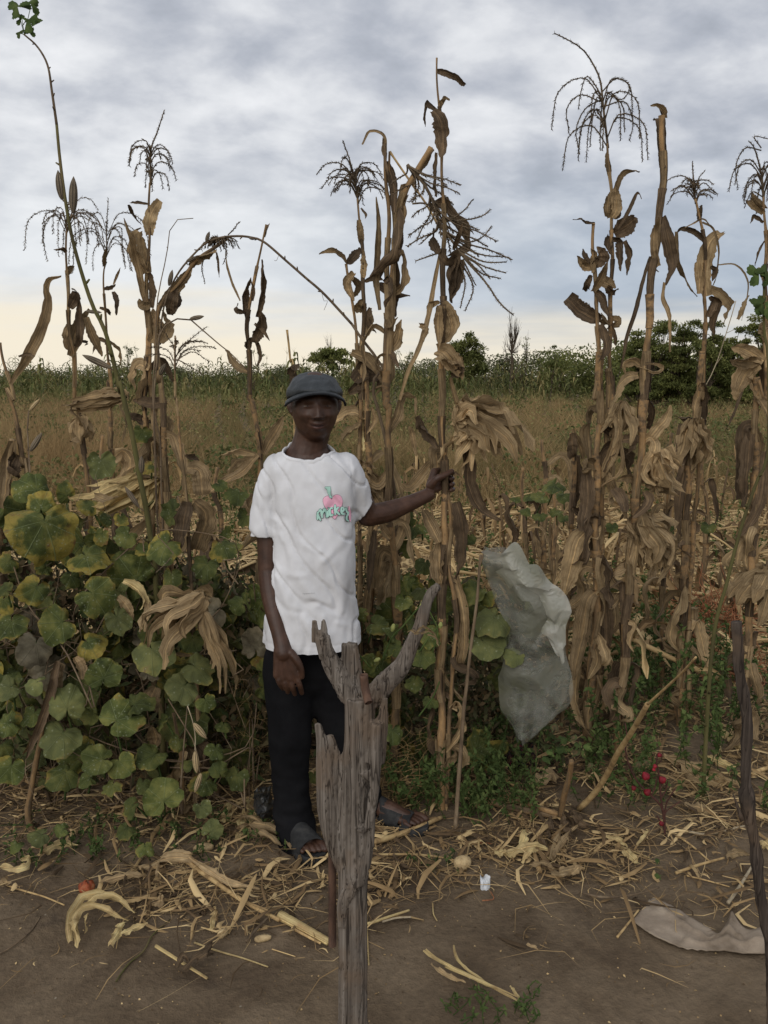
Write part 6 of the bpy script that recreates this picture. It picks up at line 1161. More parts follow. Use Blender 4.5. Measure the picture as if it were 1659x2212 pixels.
gleaf('g1095,880 1180,915 1280,935', 18, 'pale', 'pale spear shaped husk lying across the foot of the stick', 'husk', 'husk', more=[('g1270,890 1330,930 1410,970', 22), ('g1300,900 1350,960 1380,1000', 18)])
gleaf('h250,1080 330,1080 400,1065 470,1050', 26, 'pale', 'rolled yellowish husk right of the small cob', 'husk', 'husk', arch=.025, more=[('h330,1040 350,1010 345,960', 22), ('h330,1140 380,1110 430,1075', 12), ('h190,1070 230,1110 260,1090', 20)])
gleaf('h490,1110 510,1040 540,960 560,900', 16, 'husk', 'forked tan husk hanging down from the fallen stem', 'husk', 'husk', more=[('h500,1100 560,1000 630,920', 14)])
gleaf('h420,930 430,1000 470,1040', 20, 'dark', 'brown crumpled leaf under the broken stem junction', more=[('h480,880 480,950 470,1010', 22), ('h550,880 560,930 600,980', 20), ('h600,840 650,900 700,930', 20)])
gleaf('h1100,560 1180,570 1280,610 1400,670 1500,710', 34, 'husk', 'long mottled tan husk right of the red calyx plant', 'husk', 'husk', more=[('h1200,600 1260,660 1400,720', 26), ('h1290,610 1350,640 1430,690', 24)])
gleaf('h1200,830 1260,830 1330,860 1375,875', 24, 'husk', 'flat pinkish husk on the soil right of the red calyx plant', 'husk', 'husk')
gleaf('h880,1060 920,1100 960,1140', 22, 'pale', 'torn pale husk in front of the red calyx plant', 'husk', 'husk', more=[('h780,990 850,1010 900,1060', 12), ('h950,1050 1010,980 1000,970', 8)])
gleaf('h500,1180 530,1210 600,1190 650,1160', 24, 'husk', 'curled brown husk alone on the soil below the fallen stems', 'husk', 'husk', arch=.015, more=[('h370,1145 450,1160 520,1180', 12), ('h600,1215 640,1200 660,1190', 16)])
gleaf('h20,740 70,780 110,830', 24, 'pale', 'fan shaped pale husk left of the fallen stems', 'husk', 'husk')
gleaf('h370,690 440,680 500,660 520,690', 30, 'husk', 'cupped pale husk in the straw below the striped cloth', 'husk', 'husk', arch=.02)
gleaf('h400,420 430,405 460,420', 18, 'pale', 'small pale husk scrap under the tip of the plastic sheet', 'husk', 'husk')
gleaf('h1400,430 1450,440 1500,500', 22, 'pale', 'bright husk lying in the straw behind the dark pole', 'husk', 'husk')
gleaf('h1320,540 1400,580 1480,610', 20, 'pale', 'flat pale husk strip in the straw left of the dark pole', 'husk', 'husk')
gleaf('h1620,1030 1659,1060 1700,1100', 26, 'pale', 'pale husk at the right edge beyond the dark pole', 'husk', 'husk')
gleaf('h1430,1110 1500,1090 1560,1110', 18, 'husk', 'tan husk on the soil touching the dark pole', 'husk', 'husk')
gleaf('f1060,1960 1120,1920 1190,1890 1230,1820 1190,1840', 20, 'dark', 'grey brown curled leaf lying on a straw at bottom left', arch=.02, more=[('f1020,1960 1060,1920 1100,1930', 16), ('f1130,1930 1190,1920 1225,1880', 18)])
gleaf('f1220,1720 1230,1660 1250,1590', 16, 'pale', 'narrow upright husk on the straw at lower left of the post', 'husk', 'husk')
gleaf('h355,1595 390,1605 418,1622', 8, 'husk', 'tiny tan leaf scrap on bare soil in the lower right')
gleaf('f880,1560 930,1560 950,1540', 26, 'husk', 'square tan husk end below the long flat husk', 'husk', 'husk', tip=.8)
gleaf('g1100,1920 1160,1970 1230,2010 1300,2035', 12, 'husk', 'brown leaf strip beside the pale grass bundle at the bottom', base=.3)
# grass bundle bottom centre right
gleaf('g1055,1845 1180,1920 1330,2000 1450,2060 1600,2150', 9, 'pale', 'bundle of long pale green grass blades on the soil at the bottom', 'grass_bundle', 'grass blades', more=[('g1230,1820 1250,1900 1340,1990 1480,2080', 8), ('g1070,1850 1200,1950 1400,2050 1600,2140', 8), ('g1180,1940 1330,2000 1500,2090 1606,2160', 7), ('g1555,2060 1580,2100 1610,2160', 8)], group=None)
# straws and stems as things
def gstick(s, r, m, label, name='straw', cat='straw', group='single straws and stems on the ground', lift=.018, nodes=False, r1=None):
    q = [G(a, b) for a, b, c, k in uv(s)]
    for a in q: a.z = gh(a.x, a.y) + lift
    hs = [c for a, b, c, k in uv(s)]
    for a, h in zip(q, hs):
        if h:
            d = a - CAM; t = (CAM.z - h) / (CAM.z - a.z); a.xyz = CAM + d * t
    kp = uv(s)[0][3]; dist = (q[0] - CAM).length; rr_ = r * kp * dist / F; k = smooth(q, 24); e = (r1 * kp * dist / F) if r1 else rr_ * .7
    mb = MB(); tube(mb, k, [(rr_ + (e - rr_) * i / 23) * (1 + .12 * mnoise.noise(Vector((i * .9, r, 1))) + (.2 if nodes and i % 7 == 0 else 0)) for i in range(24)], 7)
    o = mb.build(name, M[m]); tag(o, label, cat, group); return o
for s, r, m, lab in [('f20,1415 120,1450 250,1490 372,1540', 5, 'straw', 'straight straw pointing in from the left edge below the husks'), ('f900,1805 1000,1865 1100,1930 1195,1992', 9, 'pale', 'thick pale straw under the grey curled leaf at bottom left'), ('f1120,1750 1250,1800 1400,1850 1545,1900', 5, 'pale', 'long thin yellow straw pointing right toward the post'), ('f0,1815 80,1770 180,1690 235,1610', 4, 'twig', 'thin dark curved twig at the left edge on bare soil'), ('f670,1985 740,1890 830,1810 880,1720 980,1630', 5, 'okra', 'greenish vine stem trailing down the bare soil at lower left'), ('f770,1615 880,1590 1000,1545 1100,1500', 5, 'straw', 'straw slanting up right from the arched husk'), ('f760,1565 900,1530 1050,1490 1150,1450', 4, 'straw', 'second straw slanting above the arched husk'), ('f1080,1310 1250,1430 1400,1540 1610,1660', 13, 'straw', 'long fallen stem running down toward the post from the left'), ('f1420,1780 1480,1710 1550,1640', 9, 'twig', 'short grey stub of stem left of the post base'),
                   ('g230,1630 350,1690 510,1770', 26, 'pale', 'broad split pale stem ending at the left side of the post'), ('g300,1700 380,1740 465,1780', 8, 'straw', 'thin stem under the broad split stem'), ('g770,1190 900,1150 1050,1095 1160,1040', 17, 'straw', 'pale stem lying under the rear sandal'), ('g790,1270 1000,1265 1150,1280 1240,1300', 7, 'straw', 'thin stem running right of the post to the cob'), ('g735,1670 850,1635 975,1595', 9, 'pale', 'yellow straw sticking out right of the post'), ('g730,1600 735,1740 743,1880', 5, 'pale', 'thin straw hugging the right side of the post'), ('g1220,1280 1300,1245 1340,1230', 5, 'straw', 'short straw above the small cob'), ('g1110,1530 1115,1590 1135,1630', 4, 'pale', 'small white curved straw on bare soil right of the post'), ('g185,1800 320,1835', 3, 'straw', 'tiny straw on bare soil left of the post'), ('g820,1660 900,1640 985,1635', 6, 'palewig', 'grey twig beside the yellow straw at the post'),
                   ('h190,700 350,780 480,830,0.03 540,850', 17, 'stalk', 'fallen brown maize stem running into the broken stem junction'), ('h70,740 220,790 380,830 520,860', 20, 'stalk', 'longer fallen maize stem at the front of the straw heap'), ('h220,640 350,720 450,790', 8, 'straw', 'thin fallen stem crossing above the brown ones'), ('h200,680 230,720 260,770', 8, 'straw', 'short straw stub left of the fallen stems'), ('h270,840 400,870 480,885', 4, 'straw', 'thin straw under the fallen stems'),
                   ('h640,820,.01 720,740,.10 790,640,.22 850,520,.36 930,400,.5 1010,260,.66', 15, 'straw', 'bright tan maize stem leaning up right from the straw heap'), ('h1010,260,.66 1130,150,.78 1200,80,.86 1270,0,.94', 7, 'straw', 'pale upper end of the leaning tan stem'), ('h540,860,.01 560,750,.12 590,640,.24 600,560,.32', 17, 'stalk', 'short upright tan stem stub in the straw heap'),
                   ('h640,1285 780,1315 950,1300 1070,1265', 6, 'twig', 'long bent twig on bare soil left of the sackcloth'), ('h640,1290 680,1350 720,1395', 4, 'twig', 'broken end of the long bent twig'), ('h845,1540 900,1470 960,1390', 6, 'straw', 'straw stuck at the left corner of the sackcloth'), ('h1440,1355 1500,1270 1570,1150', 9, 'palewig', 'pale grey twig slanting beside the dark pole'), ('h1230,960 1330,975 1450,955 1530,940', 6, 'palewig', 'grey curved twig behind the dark pole'), ('h1160,1185 1280,1145 1420,1105', 8, 'straw', 'straw lying across two others near the sackcloth'), ('h1170,960 1260,1030 1350,1110', 5, 'straw', 'thin straw right of the red calyx plant'), ('h740,1105 850,1165 960,1200', 5, 'straw', 'thin straw on bare soil below the red calyx plant'), ('h1220,1180 1330,1210 1450,1245', 4, 'straw', 'thin straw above the sackcloth'), ('h770,980 900,1030 1020,1075', 5, 'pale', 'pale thin straw in front of the red calyx plant'), ('h30,990 100,985 180,990', 5, 'root', 'small reddish stem scrap above the small cob'), ('h105,950 100,1030 110,1100', 6, 'straw', 'straw crossing the reddish scrap'), ('h120,1310 180,1300 165,1260', 3, 'root', 'thin reddish scrap below the white wrapper'),
                   ('e60,760,.02 180,810,.02 300,862,.02 450,950,.02 580,1030,.02', 9, 'straw', 'long pale fallen stem in the stubble above the plastic sheet'), ('e20,930 200,975 330,1015 450,1050', 10, 'straw', 'second fallen stem in the stubble above the plastic sheet'), ('e1090,1480 1250,1470 1380,1440 1500,1420', 14, 'straw', 'thick fallen stem lying right behind the cut maize stems'), ('e1000,1605 1150,1660 1280,1700', 7, 'straw', 'fallen straw left of the curved stem in the weeds'), ('e1180,1820 1260,1730 1330,1660', 8, 'straw', 'curved tan stem in the weeds by the right maize'), ('e1300,712 1400,710 1480,708', 4, 'pale', 'thin horizontal straw far back beside the right plants'), ('h1380,625 1450,628 1510,632', 6, 'pale', 'pale straw lying level left of the dark pole'), ('h1570,640 1620,610 1659,600', 14, 'straw', 'thick stem at the right edge behind the dark pole')]:
    gstick(s, r, m, lab, lift=.006 if r < 6 else .02)
# bean-like brown pod
gleaf('g880,1280 920,1330 970,1365 1020,1375', 16, 'dark', 'reddish brown curved pod on the ground right of the post', 'seed_pod', 'pod', fold=1.0, group=None)
# cobs
def cob(a, b, ra, Lx, ang, label, m):
    p = G(a, b); p.z = gh(p.x, p.y) + ra * .8; d = Vector((math.cos(ang), math.sin(ang), .1)).normalized(); mb = MB(); k = [p + d * Lx * (t - .5) for t in np.linspace(0, 1, 12)]; T, S = frames(k, Vector((0, 0, 1))); v = []; ns = 20
    pr = [.35, .75, .9, 1, 1, 1, .98, .95, .9, .8, .65, .4]
    for i in range(12):
        bb = T[i].cross(S[i])
        for j in range(ns): an = 6.2832 * j / ns; q = ra * pr[i] * (1 + .12 * (((i + j) % 2) - .5) + .1 * mnoise.noise(Vector((j, i, 1)))); v.append(k[i] + (S[i] * math.cos(an) + bb * math.sin(an)) * q)
    mb.add(v, [(i * ns + j, i * ns + (j + 1) % ns, (i + 1) * ns + (j + 1) % ns, (i + 1) * ns + j) for i in range(11) for j in range(ns)] + [tuple(range(ns))[::-1], tuple(11 * ns + j for j in range(ns))])
    o = mb.build('corn_cob', m); tag(o, label, 'corn cob', 'shelled cobs on the ground')
mc = mat('cob', [(.26, .2, .13), (.42, .33, .21), (.52, .43, .29)], (60, 60, 60), bump=.5, rnd=.1)
cob(999, 1875, .024, .06, .5, 'stubby pale cob on the soil right of the post', mc); cob(482, 2023, .012, .035, .8, 'small cob piece left of the thin yellow straw', mc); cob(568, 2036, .010, .05, .1, 'little cob piece near the grey stem stub', mc); cob(440, 1837, .016, .07, .1, 'pale cob lying left of the fat husk', mc)
# orange rotten gourd
p = G(188, 1930); mb = MB(); n1_, n2_ = 20, 28; v = []
for i in range(n1_ + 1):
    for j in range(n2_):
        th = math.pi * i / n1_; a = 6.2832 * j / n2_; r = .025 * (1 + .06 * math.cos(a * 6) + .18 * mnoise.noise(Vector((math.cos(a) * math.sin(th) * 2, math.sin(a) * math.sin(th) * 2, math.cos(th) * 2)))); v.append(p + Vector((r * math.sin(th) * math.cos(a), r * math.sin(th) * math.sin(a), .022 + r * .85 * math.cos(th))))
mb.add(v, [(i * n2_ + j, i * n2_ + (j + 1) % n2_, (i + 1) * n2_ + (j + 1) % n2_, (i + 1) * n2_ + j) for i in range(n1_) for j in range(n2_)])
tag(mb.build('gourd', mat('orange_rind', [(.03, .02, .015), (.19, .045, .02), (.26, .07, .03), (.2, .14, .08)], (38, 38, 38), rnd=0, rough=.6)), 'small rotting orange gourd on the soil at lower left', 'gourd')
# white wrapper
p = G(1048, 1920); mb = MB(); v = []
for i in range(7):
    for j in range(7): v.append(p + Vector(((i / 6 - .5) * .032, (j / 6 - .5) * .02 + .02 * mnoise.noise(Vector((i * .5, j * .7, 8))), .004 + (j / 6) * .035 + .022 * mnoise.noise(Vector((i * .6, j * .6, 2))))))
mb.add(v, [(i * 7 + j, i * 7 + j + 1, (i + 1) * 7 + j + 1, (i + 1) * 7 + j) for i in range(6) for j in range(6)]); o = mb.build('wrapper', mat('foil', [(.42, .45, .48), (.6, .62, .64), (.7, .7, .7)], (60, 60, 60), rough=.4, rnd=0)); tag(o, 'small crumpled white foil wrapper standing on bare soil', 'wrapper')
# roselle
RY = 2.62
ro = empty('roselle_plant', Vector((P(1436, 1812, RY).x, G(1436, 1812).y, 0)), 'small dark stemmed plant bearing plump red calyces on the right', 'roselle plant')
RYY = ro.location.y; M['redstem'] = mat('dark_red_stem', [(.03, .014, .014), (.06, .026, .024), (.09, .04, .035)], (40, 40, 20), bump=.2, rnd=0)
M['calyx'] = mat('red_calyx', [(.07, .006, .012), (.15, .008, .018), (.23, .014, .028)], (50, 50, 50), bump=.3, rnd=.25, rough=.6, spec=.25)
for s, a, b in [('h1105,960 1102,900 1100,830 1080,780 1040,740 985,690 940,630 905,550 890,470 900,420 890,340', 6, 2), ('h1102,880 1090,800 1080,720 1075,640 1060,560 1062,520', 5, 2.5), ('h1102,860 1110,780 1130,740 1160,690', 4, 2), ('h1100,830 1130,800 1190,760', 3, 1.5), ('h1095,900 1080,870 1060,840', 3, 2), ('h1030,735 1050,690 1060,640', 3, 2), ('h1085,740 1110,700 1120,650', 3, 2), ('h905,550 930,590 945,620', 2, 1.5), ('h900,420 930,370 940,330', 2, 1), ('h1065,560 1085,540 1090,500', 2, 1.5)]:
    stem(s, a * .401 * 1.3, b * .401 * 1.8, RYY, ro, 'redstem', 20, bumps=False)
for x, y, r in [(1000, 625, 23), (1090, 645, 21), (1010, 713, 20), (935, 690, 14), (1075, 512, 13), (1050, 572, 12), (1085, 880, 14), (1045, 590, 11), (890, 440, 8)]:
    q = uv('h%d,%d' % (x, y))[0]; c = P(q[0], q[1], RYY - .01); r *= .401 * px(RYY); up = Vector((rng.gauss(0, .3), rng.gauss(0, .3), 1)).normalized(); mb = MB()
    k = [c + up * r * t for t in np.linspace(-1.0, 1.25, 12)]; T, S = frames(k, Vector((1, 0, 0))); pr = [.25, .68, .9, 1, 1.02, 1, .92, .8, .64, .46, .26, .04]; ns = 25; v = []
    for i in range(12):
        bb = T[i].cross(S[i])
        for j in range(ns): an = 6.2832 * j / ns; qq = r * pr[i] * (.88 + .16 * abs(math.cos(an * 2.5))); v.append(k[i] + (S[i] * math.cos(an) + bb * math.sin(an)) * qq)
    mb.add(v, [(i * ns + j, i * ns + (j + 1) % ns, (i + 1) * ns + (j + 1) % ns, (i + 1) * ns + j) for i in range(11) for j in range(ns)]); cx = mb.build('calyx', M['calyx'], ro)
for x, y, r, a in [(960, 575, 30, .6), (1010, 560, 22, -.4), (870, 640, 22, 2), (980, 800, 20, 1.2)]:
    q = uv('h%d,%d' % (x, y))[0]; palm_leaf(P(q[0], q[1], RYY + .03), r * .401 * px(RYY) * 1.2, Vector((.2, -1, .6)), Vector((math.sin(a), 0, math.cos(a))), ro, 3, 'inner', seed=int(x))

# ================================================================== the man
man = empty('person', Vector((P(650, 1820, 2.8).x, 2.80, 0)), 'smiling man in dark flat cap, white t-shirt and black trousers gripping a maize stem', 'person')
HC = P(680, 880, 2.78); psi = R(11); EX = Vector((math.cos(psi), math.sin(psi), 0)); FW = Vector((math.sin(psi), -math.cos(psi), 0)); UP = Vector((0, 0, 1))
def H(x, y, z): return HC + EX * x + FW * y + UP * z
body = MB()
def gs(x, s): return math.exp(-(x / s) ** 2)
def head_mesh(mb):
    nu, nv = 120, 110; v = []
    for i in range(nv + 1):
        ph = math.pi * i / nv; z0 = math.cos(ph)
        for j in range(nu):
            th = 2 * math.pi * j / nu; x0 = math.sin(ph) * math.sin(th); y0 = math.sin(ph) * math.cos(th)
            low = max(0, -z0); x = x0 * .0765 * (1 - .12 * low ** 1.8 - .05 * max(0, z0)); y = y0 * (.098 if y0 > 0 else .094); z = z0 * .117
            if y0 < 0: z += low * .030 * min(1, -y0 * 1.5)          # skull base rises behind the jaw
            if y0 > 0: y *= 1 - .10 * max(0, z0) + .02 * low
            fr = max(0, y0) ** .5
            dy = .0055 * gs(z - .030, .011) * gs(x, .045) - .003 * gs(z - .028, .01) * gs(x, .008)      # brow ridge
            for s in (-1, 1):
                dy -= .0115 * gs(x - s * .031, .0150) * gs(z - .008, .0095)     # sockets
                dy += .0030 * gs(x - s * .032, .0125) * gs(z + .002, .0035)     # lower lid
                dy += .0085 * gs(x - s * .041, .0150) * gs(z + .024, .012) - .0018 * gs(x - s * .050, .014) * (gs(z - .001, .0022) + gs(z + .006, .002)) - .0016 * gs(x, .04) * gs(z - .045, .002)      # cheek raised by the smile
                dy -= .0055 * gs((x - s * (.026 + (-.030 - z) * .32)), .0042) * gs(z + .045, .016)    # smile fold
                dy += .0110 * gs(x - s * .0145, .0066) * gs(z + .0285, .0065)   # nostril wings
                dy -= .0060 * gs(x - s * .0075, .0030) * gs(z + .0355, .0028)
                dy -= .004 * gs(x - s * .052, .012) * gs(z + .055, .02)
            nz_ = max(0, min(1, (.022 - z) / .048)) if z > -.030 else max(0, 1 - (-.030 - z) / .008)
            dy += .0205 * nz_ ** 1.15 * gs(x, .0080 + .0060 * nz_)               # nose
            ml = -.0575 + 9.0 * x * x                                            # smiling mouth line
            wm = gs(x, .026)
            dy += .0052 * gs(z - ml - .0065, .0048) * wm + .0062 * gs(z - ml + .0075, .0058) * gs(x, .021) - .0085 * gs(z - ml, .0024) * gs(x, .027)
            dy += .0045 * gs(z + .052, .018) * gs(x, .028)                       # muzzle
            dy += .0070 * gs(z + .096, .013) * gs(x, .018) - .003 * gs(z + .080, .007) * gs(x, .02)
            v.append(H(x, y + dy * fr, z))
    mb.add(v, [(i * nu + j, i * nu + (j + 1) % nu, (i + 1) * nu + (j + 1) % nu, (i + 1) * nu + j) for i in range(nv) for j in range(nu)])
head_mesh(body)
for s in (-1, 1):   # ears
    cap_tube(body, [H(s * .072, -.008, -.020), H(s * .079, -.012, .004), H(s * .080, -.018, .022)], [.009, .013, .012], 6, 12, ell=.62, hint=EX)
    tube(body, smooth([H(s * .076, .004, -.016), H(s * .083, -.014, -.012), H(s * .089, -.022, .008), H(s * .086, -.016, .026), H(s * .078, -.002, .022)], 10), [.004] * 10, 6)
nk0 = H(.0, -.022, -.06); nk1 = P(662, 990, 2.81)
cap_tube(body, [nk0, nk0.lerp(nk1, .55), nk1], [.060, .058, .068], 8, 18)
cap_tube(body, [P(665, 1010, 2.81), P(668, 1130, 2.80), P(668, 1270, 2.80), P(668, 1400, 2.81)], [.095, .108, .10, .105], 10, 20, ell=.8)
cap_tube(body, [P(605, 1026, 2.80), P(735, 1024, 2.82)], [.044, .044], 6, 14)
# his right arm hangs, back of the hand to the camera
sh, el, wr = P(592, 1030, 2.80), P(580, 1232, 2.765), P(609, 1388, 2.665)
cap_tube(body, [sh, P(582, 1130, 2.79), el], [.047, .044, .035], 9, 16)
cap_tube(body, [el, P(585, 1275, 2.745), P(596, 1335, 2.70), wr, P(613, 1410, 2.65)], [.035, .0365, .032, .0270, .030], 12, 16)
hY = 2.645
for (a, b, r0) in [(599, 1458, .0155), (612, 1464, .0165), (627, 1465, .0165), (641, 1459, .0155)]: cap_tube(body, [P(611 + (a - 620) * .35, 1405, hY + .005), P(a, b, hY)], [.020, r0 * .95], 6, 12)
for i, (k_, m_, t_) in enumerate([((599, 1458), (604, 1475), (611, 1487)), ((612, 1463), (617, 1481), (622, 1495)), ((626, 1464), (632, 1484), (637, 1499)), ((639, 1458), (647, 1479), (652, 1497))]):
    cap_tube(body, [P(*k_, hY - .002), P(*m_, hY - .004), P(*t_, hY + .018)], [.0108, .0098, .0082], 8, 10)
cap_tube(body, [P(628, 1410, hY - .005), P(643, 1428, hY - .012), P(651, 1446, hY - .012), P(653, 1462, hY - .006)], [.014, .0125, .010, .0085], 8, 10)
# his left arm reaches out to the stem
sh2, el2, wr2 = P(745, 1024, 2.82), P(795, 1113, 2.86), P(925, 1069, 2.965)
cap_tube(body, [sh2, P(775, 1070, 2.84), el2], [.040, .041, .039], 9, 16)
cap_tube(body, [el2, P(835, 1106, 2.89), P(885, 1087, 2.93), wr2], [.040, .037, .029, .0245], 12, 16)
GYp = 3.0
for k_, (a, b) in enumerate([(944, 1018), (948, 1031), (951, 1043), (953, 1055)]):
    cap_tube(body, [P(930, 1058 - (3 - k_) * 3, 2.975), P(a - 6, b, 3.005)], [.018, .0125], 6, 12)
    cap_tube(body, [P(a - 6, b, 3.005), P(a + 7, b - 3, 3.055), P(a + 24, b + 1, 3.052), P(978, b + 3, 3.022), P(974, b + 4, 3.004)], [.0105, .010, .0095, .0088, .0078], 12, 10)
cap_tube(body, [P(930, 1050, 2.965), P(944, 1034, 2.955), P(960, 1027, 2.962), P(976, 1018, 2.982)], [.016, .0135, .0115, .0095], 10, 12)
# legs and feet
fA, dA = G(608, 1796), Vector((.60, -.80, 0)).normalized(); fB, dB = G(783, 1762), Vector((.90, -.436, 0)).normalized()
cap_tube(body, [P(625, 1430, 2.82), P(624, 1600, 2.80), fA + Vector((0, 0, .10)) + dA * .03], [.085, .055, .036], 10, 16)
cap_tube(body, [P(708, 1430, 2.84), P(748, 1590, 2.86), fB + Vector((0, 0, .10)) + dB * .03], [.085, .055, .036], 10, 16)
SOLE = .030
def foot(f, d, big):
    s = Vector((-d.y, d.x, 0)); f = Vector((f.x, f.y, gh(f.x, f.y)))
    z = lambda h: Vector((0, 0, SOLE + h))
    cap_tube(body, [f + d * .03 + z(.09), f + d * .025 + z(.03)], [.034, .030], 5, 12)
    cap_tube(body, [f + d * .03 + z(.030), f + d * .10 + z(.034), f + d * .18 + z(.020)], [.030, .034, .024], 8, 14, ell=1)
    for q in (-1, -.3, .4, 1): cap_tube(body, [f + d * .09 + s * q * .016 + z(.026), f + d * .195 + s * q * .031 + z(.014)], [.022, .014], 6, 10)
    xs = [-1, -.52, -.1, .32, .80] if big > 0 else [1, .52, .1, -.32, -.80]; ln = [.215, .226, .234, .240, .247]; rr_ = [.0085, .009, .0095, .0098, .0145]
    for q, l, r in zip(xs, ln, rr_): cap_tube(body, [f + d * .185 + s * q * .036 + z(.014), f + d * (l - .018) + s * q * .040 + z(.016), f + d * l + s * q * .040 + z(.010)], [r * .95, r, r * .9], 7, 10)
foot(fA, dA, 1); foot(fB, dB, -1 if False else 1)
me = remesh(body, .0029, 1)
co = get_co(me)
# lips: slightly redder skin
rel = co - np.array(HC); lx = rel @ np.array(EX); ly = rel @ np.array(FW); lz = rel[:, 2]; ml = -.0575 + 9 * lx ** 2
lips = np.exp(-((lz - ml + .001) / .0085) ** 2) * np.exp(-(lx / .021) ** 4) * (ly > .05); line = np.exp(-((lz - ml) / .0022) ** 2) * np.exp(-(lx / .023) ** 4) * (ly > .05)
brow = np.exp(-((lz - .031 + 2.2 * (np.abs(lx) - .03) ** 2 * 10) / .0035) ** 2) * np.exp(-((np.abs(lx) - .032) / .015) ** 4) * (ly > .05)
nail = np.zeros(len(co))
ca = me.color_attributes.new('skinmap', 'FLOAT_COLOR', 'POINT'); ca.data.foreach_set('color', np.stack([lips, line, brow, np.ones(len(co))], 1).astype(np.float32).ravel())
m = bpy.data.materials.new('skin'); m.use_nodes = True; t = m.node_tree; bs = t.nodes['Principled BSDF']; bs.inputs['Roughness'].default_value = .48; bs.inputs['Specular IOR Level'].default_value = .32
tcn = N(t, 'ShaderNodeTexCoord'); nz = N(t, 'ShaderNodeTexNoise', i_Scale=26.0, i_Detail=6.0, i_Roughness=.6); L(t, tcn.outputs['Object'], nz.inputs['Vector'])
c = ramp_n(t, nz.outputs[0], [(.3, (.036, .0175, .0105)), (.5, (.056, .027, .0165)), (.7, (.080, .040, .025))])
at = N(t, 'ShaderNodeAttribute', attribute_name='skinmap'); sc_ = N(t, 'ShaderNodeSeparateColor'); L(t, at.outputs['Color'], sc_.inputs[0])
c = mixc(t, math_n(t, 'MULTIPLY', sc_.outputs[0], .6), c, (.085, .034, .032)); c = mixc(t, math_n(t, 'MULTIPLY', sc_.outputs[1], .8), c, (.010, .006, .006)); c = mixc(t, math_n(t, 'MULTIPLY', sc_.outputs[2], .5), c, (.010, .007, .007))
L(t, c, bs.inputs['Base Color']); bn = N(t, 'ShaderNodeBump', i_Strength=.25, i_Distance=.002); n4 = N(t, 'ShaderNodeTexNoise', i_Scale=160.0, i_Detail=3.0); L(t, tcn.outputs['Object'], n4.inputs['Vector']); L(t, n4.outputs[0], bn.inputs['Height']); L(t, bn.outputs[0], bs.inputs['Normal'])
M['skin'] = m
skin = obj_from_mesh('body', me, M['skin'], man)
em = mat('eye_white', [(.08, .07, .06), (.12, .105, .09), (.15, .13, .115)], (90, 90, 90), rough=.4, bump=0, rnd=0, spec=.3)
im = mat('iris', [(.006, .004, .004), (.01, .007, .006), (.012, .008, .007)], (90, 90, 90), rough=.08, bump=0, rnd=0, spec=.7)
for s in (-1, 1):
    mb = MB(); c0 = H(s * .0315, .0690, .0060); cap_tube(mb, [c0 - EX * .0065, c0 + EX * .0065], [.0085, .0085], 4, 12, ell=.50, hint=FW); e = mb.build('eye', em, man)
    mb = MB(); cap_tube(mb, [c0 + FW * .0060 + EX * .0005, c0 + FW * .0082 + EX * .0005], [.0036, .0030], 3, 10, hint=EX); mb.build('iris', im, e)

# --- flat cap
def cap_mesh():
    mb = MB(); n, m_ = 72, 22; v = []
    for i in range(m_ + 1):
        ph = (math.pi / 2) * i / m_
        for j in range(n):
            a = 2 * math.pi * j / n; ca_, sa = math.cos(a), math.sin(a); r = math.cos(ph) ** .62
            zr = .031 + .018 * ca_ - .004 * (1 - ca_)
            flare = 1 + .05 * math.sin(min(1, ph / .5) * math.pi) 
            top = .112 - .030 * max(0, ca_) * r ** 1.5 + .004 * max(0, -ca_)
            zt = zr + (top - zr) * math.sin(ph) ** .9
            x = sa * .0905 * r * flare; y = (ca_ * (.136 if ca_ > 0 else .112)) * r * flare - .008
            nn_ = .004 * mnoise.noise(Vector((x * 28, y * 28, zt * 20))) + .0022 * mnoise.noise(Vector((x * 70, y * 60, zt * 60)))
            seam = -.0016 * gs((a % (math.pi / 2)) - .05, .03) * r
            v.append(H(x * (1 + nn_ * 4 + seam * 8), y * (1 + nn_ * 4 + seam * 8), zt + nn_))
    mb.add(v, [(i * n + j, i * n + (j + 1) % n, (i + 1) * n + (j + 1) % n, (i + 1) * n + j) for i in range(m_) for j in range(n)])
    return mb
M['cap'] = mat('cap_leather', [(.013, .016, .018), (.024, .028, .031), (.036, .041, .045)], (22, 22, 22), rough=.55, bump=.35, bscale=(120, 120, 120), rnd=0, spec=.4)
M['capdark'] = mat('cap_lining', [(.008, .009, .011), (.012, .013, .016), (.016, .018, .02)], (40, 40, 40), bump=.1, rnd=0)
capo = cap_mesh().build('cap', M['cap'], man); sl = capo.modifiers.new('t', 'SOLIDIFY'); sl.thickness = .003
mb = MB(); n = 44; v = []
for i in range(8):
    t_ = i / 7
    for j in range(n):
        a = R(-78) + R(156) * j / (n - 1); ca_, sa = math.cos(a), math.sin(a); ext = .034 * max(0, ca_) ** .75 + .002
        rx, ry = .0915 + (ext + .004 * abs(sa)) * t_ * .55, .116 + ext * t_
        zz_ = .043 + .012 * ca_ - .004 - t_ * .004 - .020 * sa * sa - .012 * t_ * sa * sa + .006 * math.sin(t_ * math.pi)
        v.append(H(sa * rx, ca_ * ry - .008, zz_))
mb.add(v, [(i * n + j, i * n + j + 1, (i + 1) * n + j + 1, (i + 1) * n + j) for i in range(7) for j in range(n - 1)]); br = mb.build('brim', M['cap'], capo); sl = br.modifiers.new('t', 'SOLIDIFY'); sl.thickness = .006; sl.offset = 0
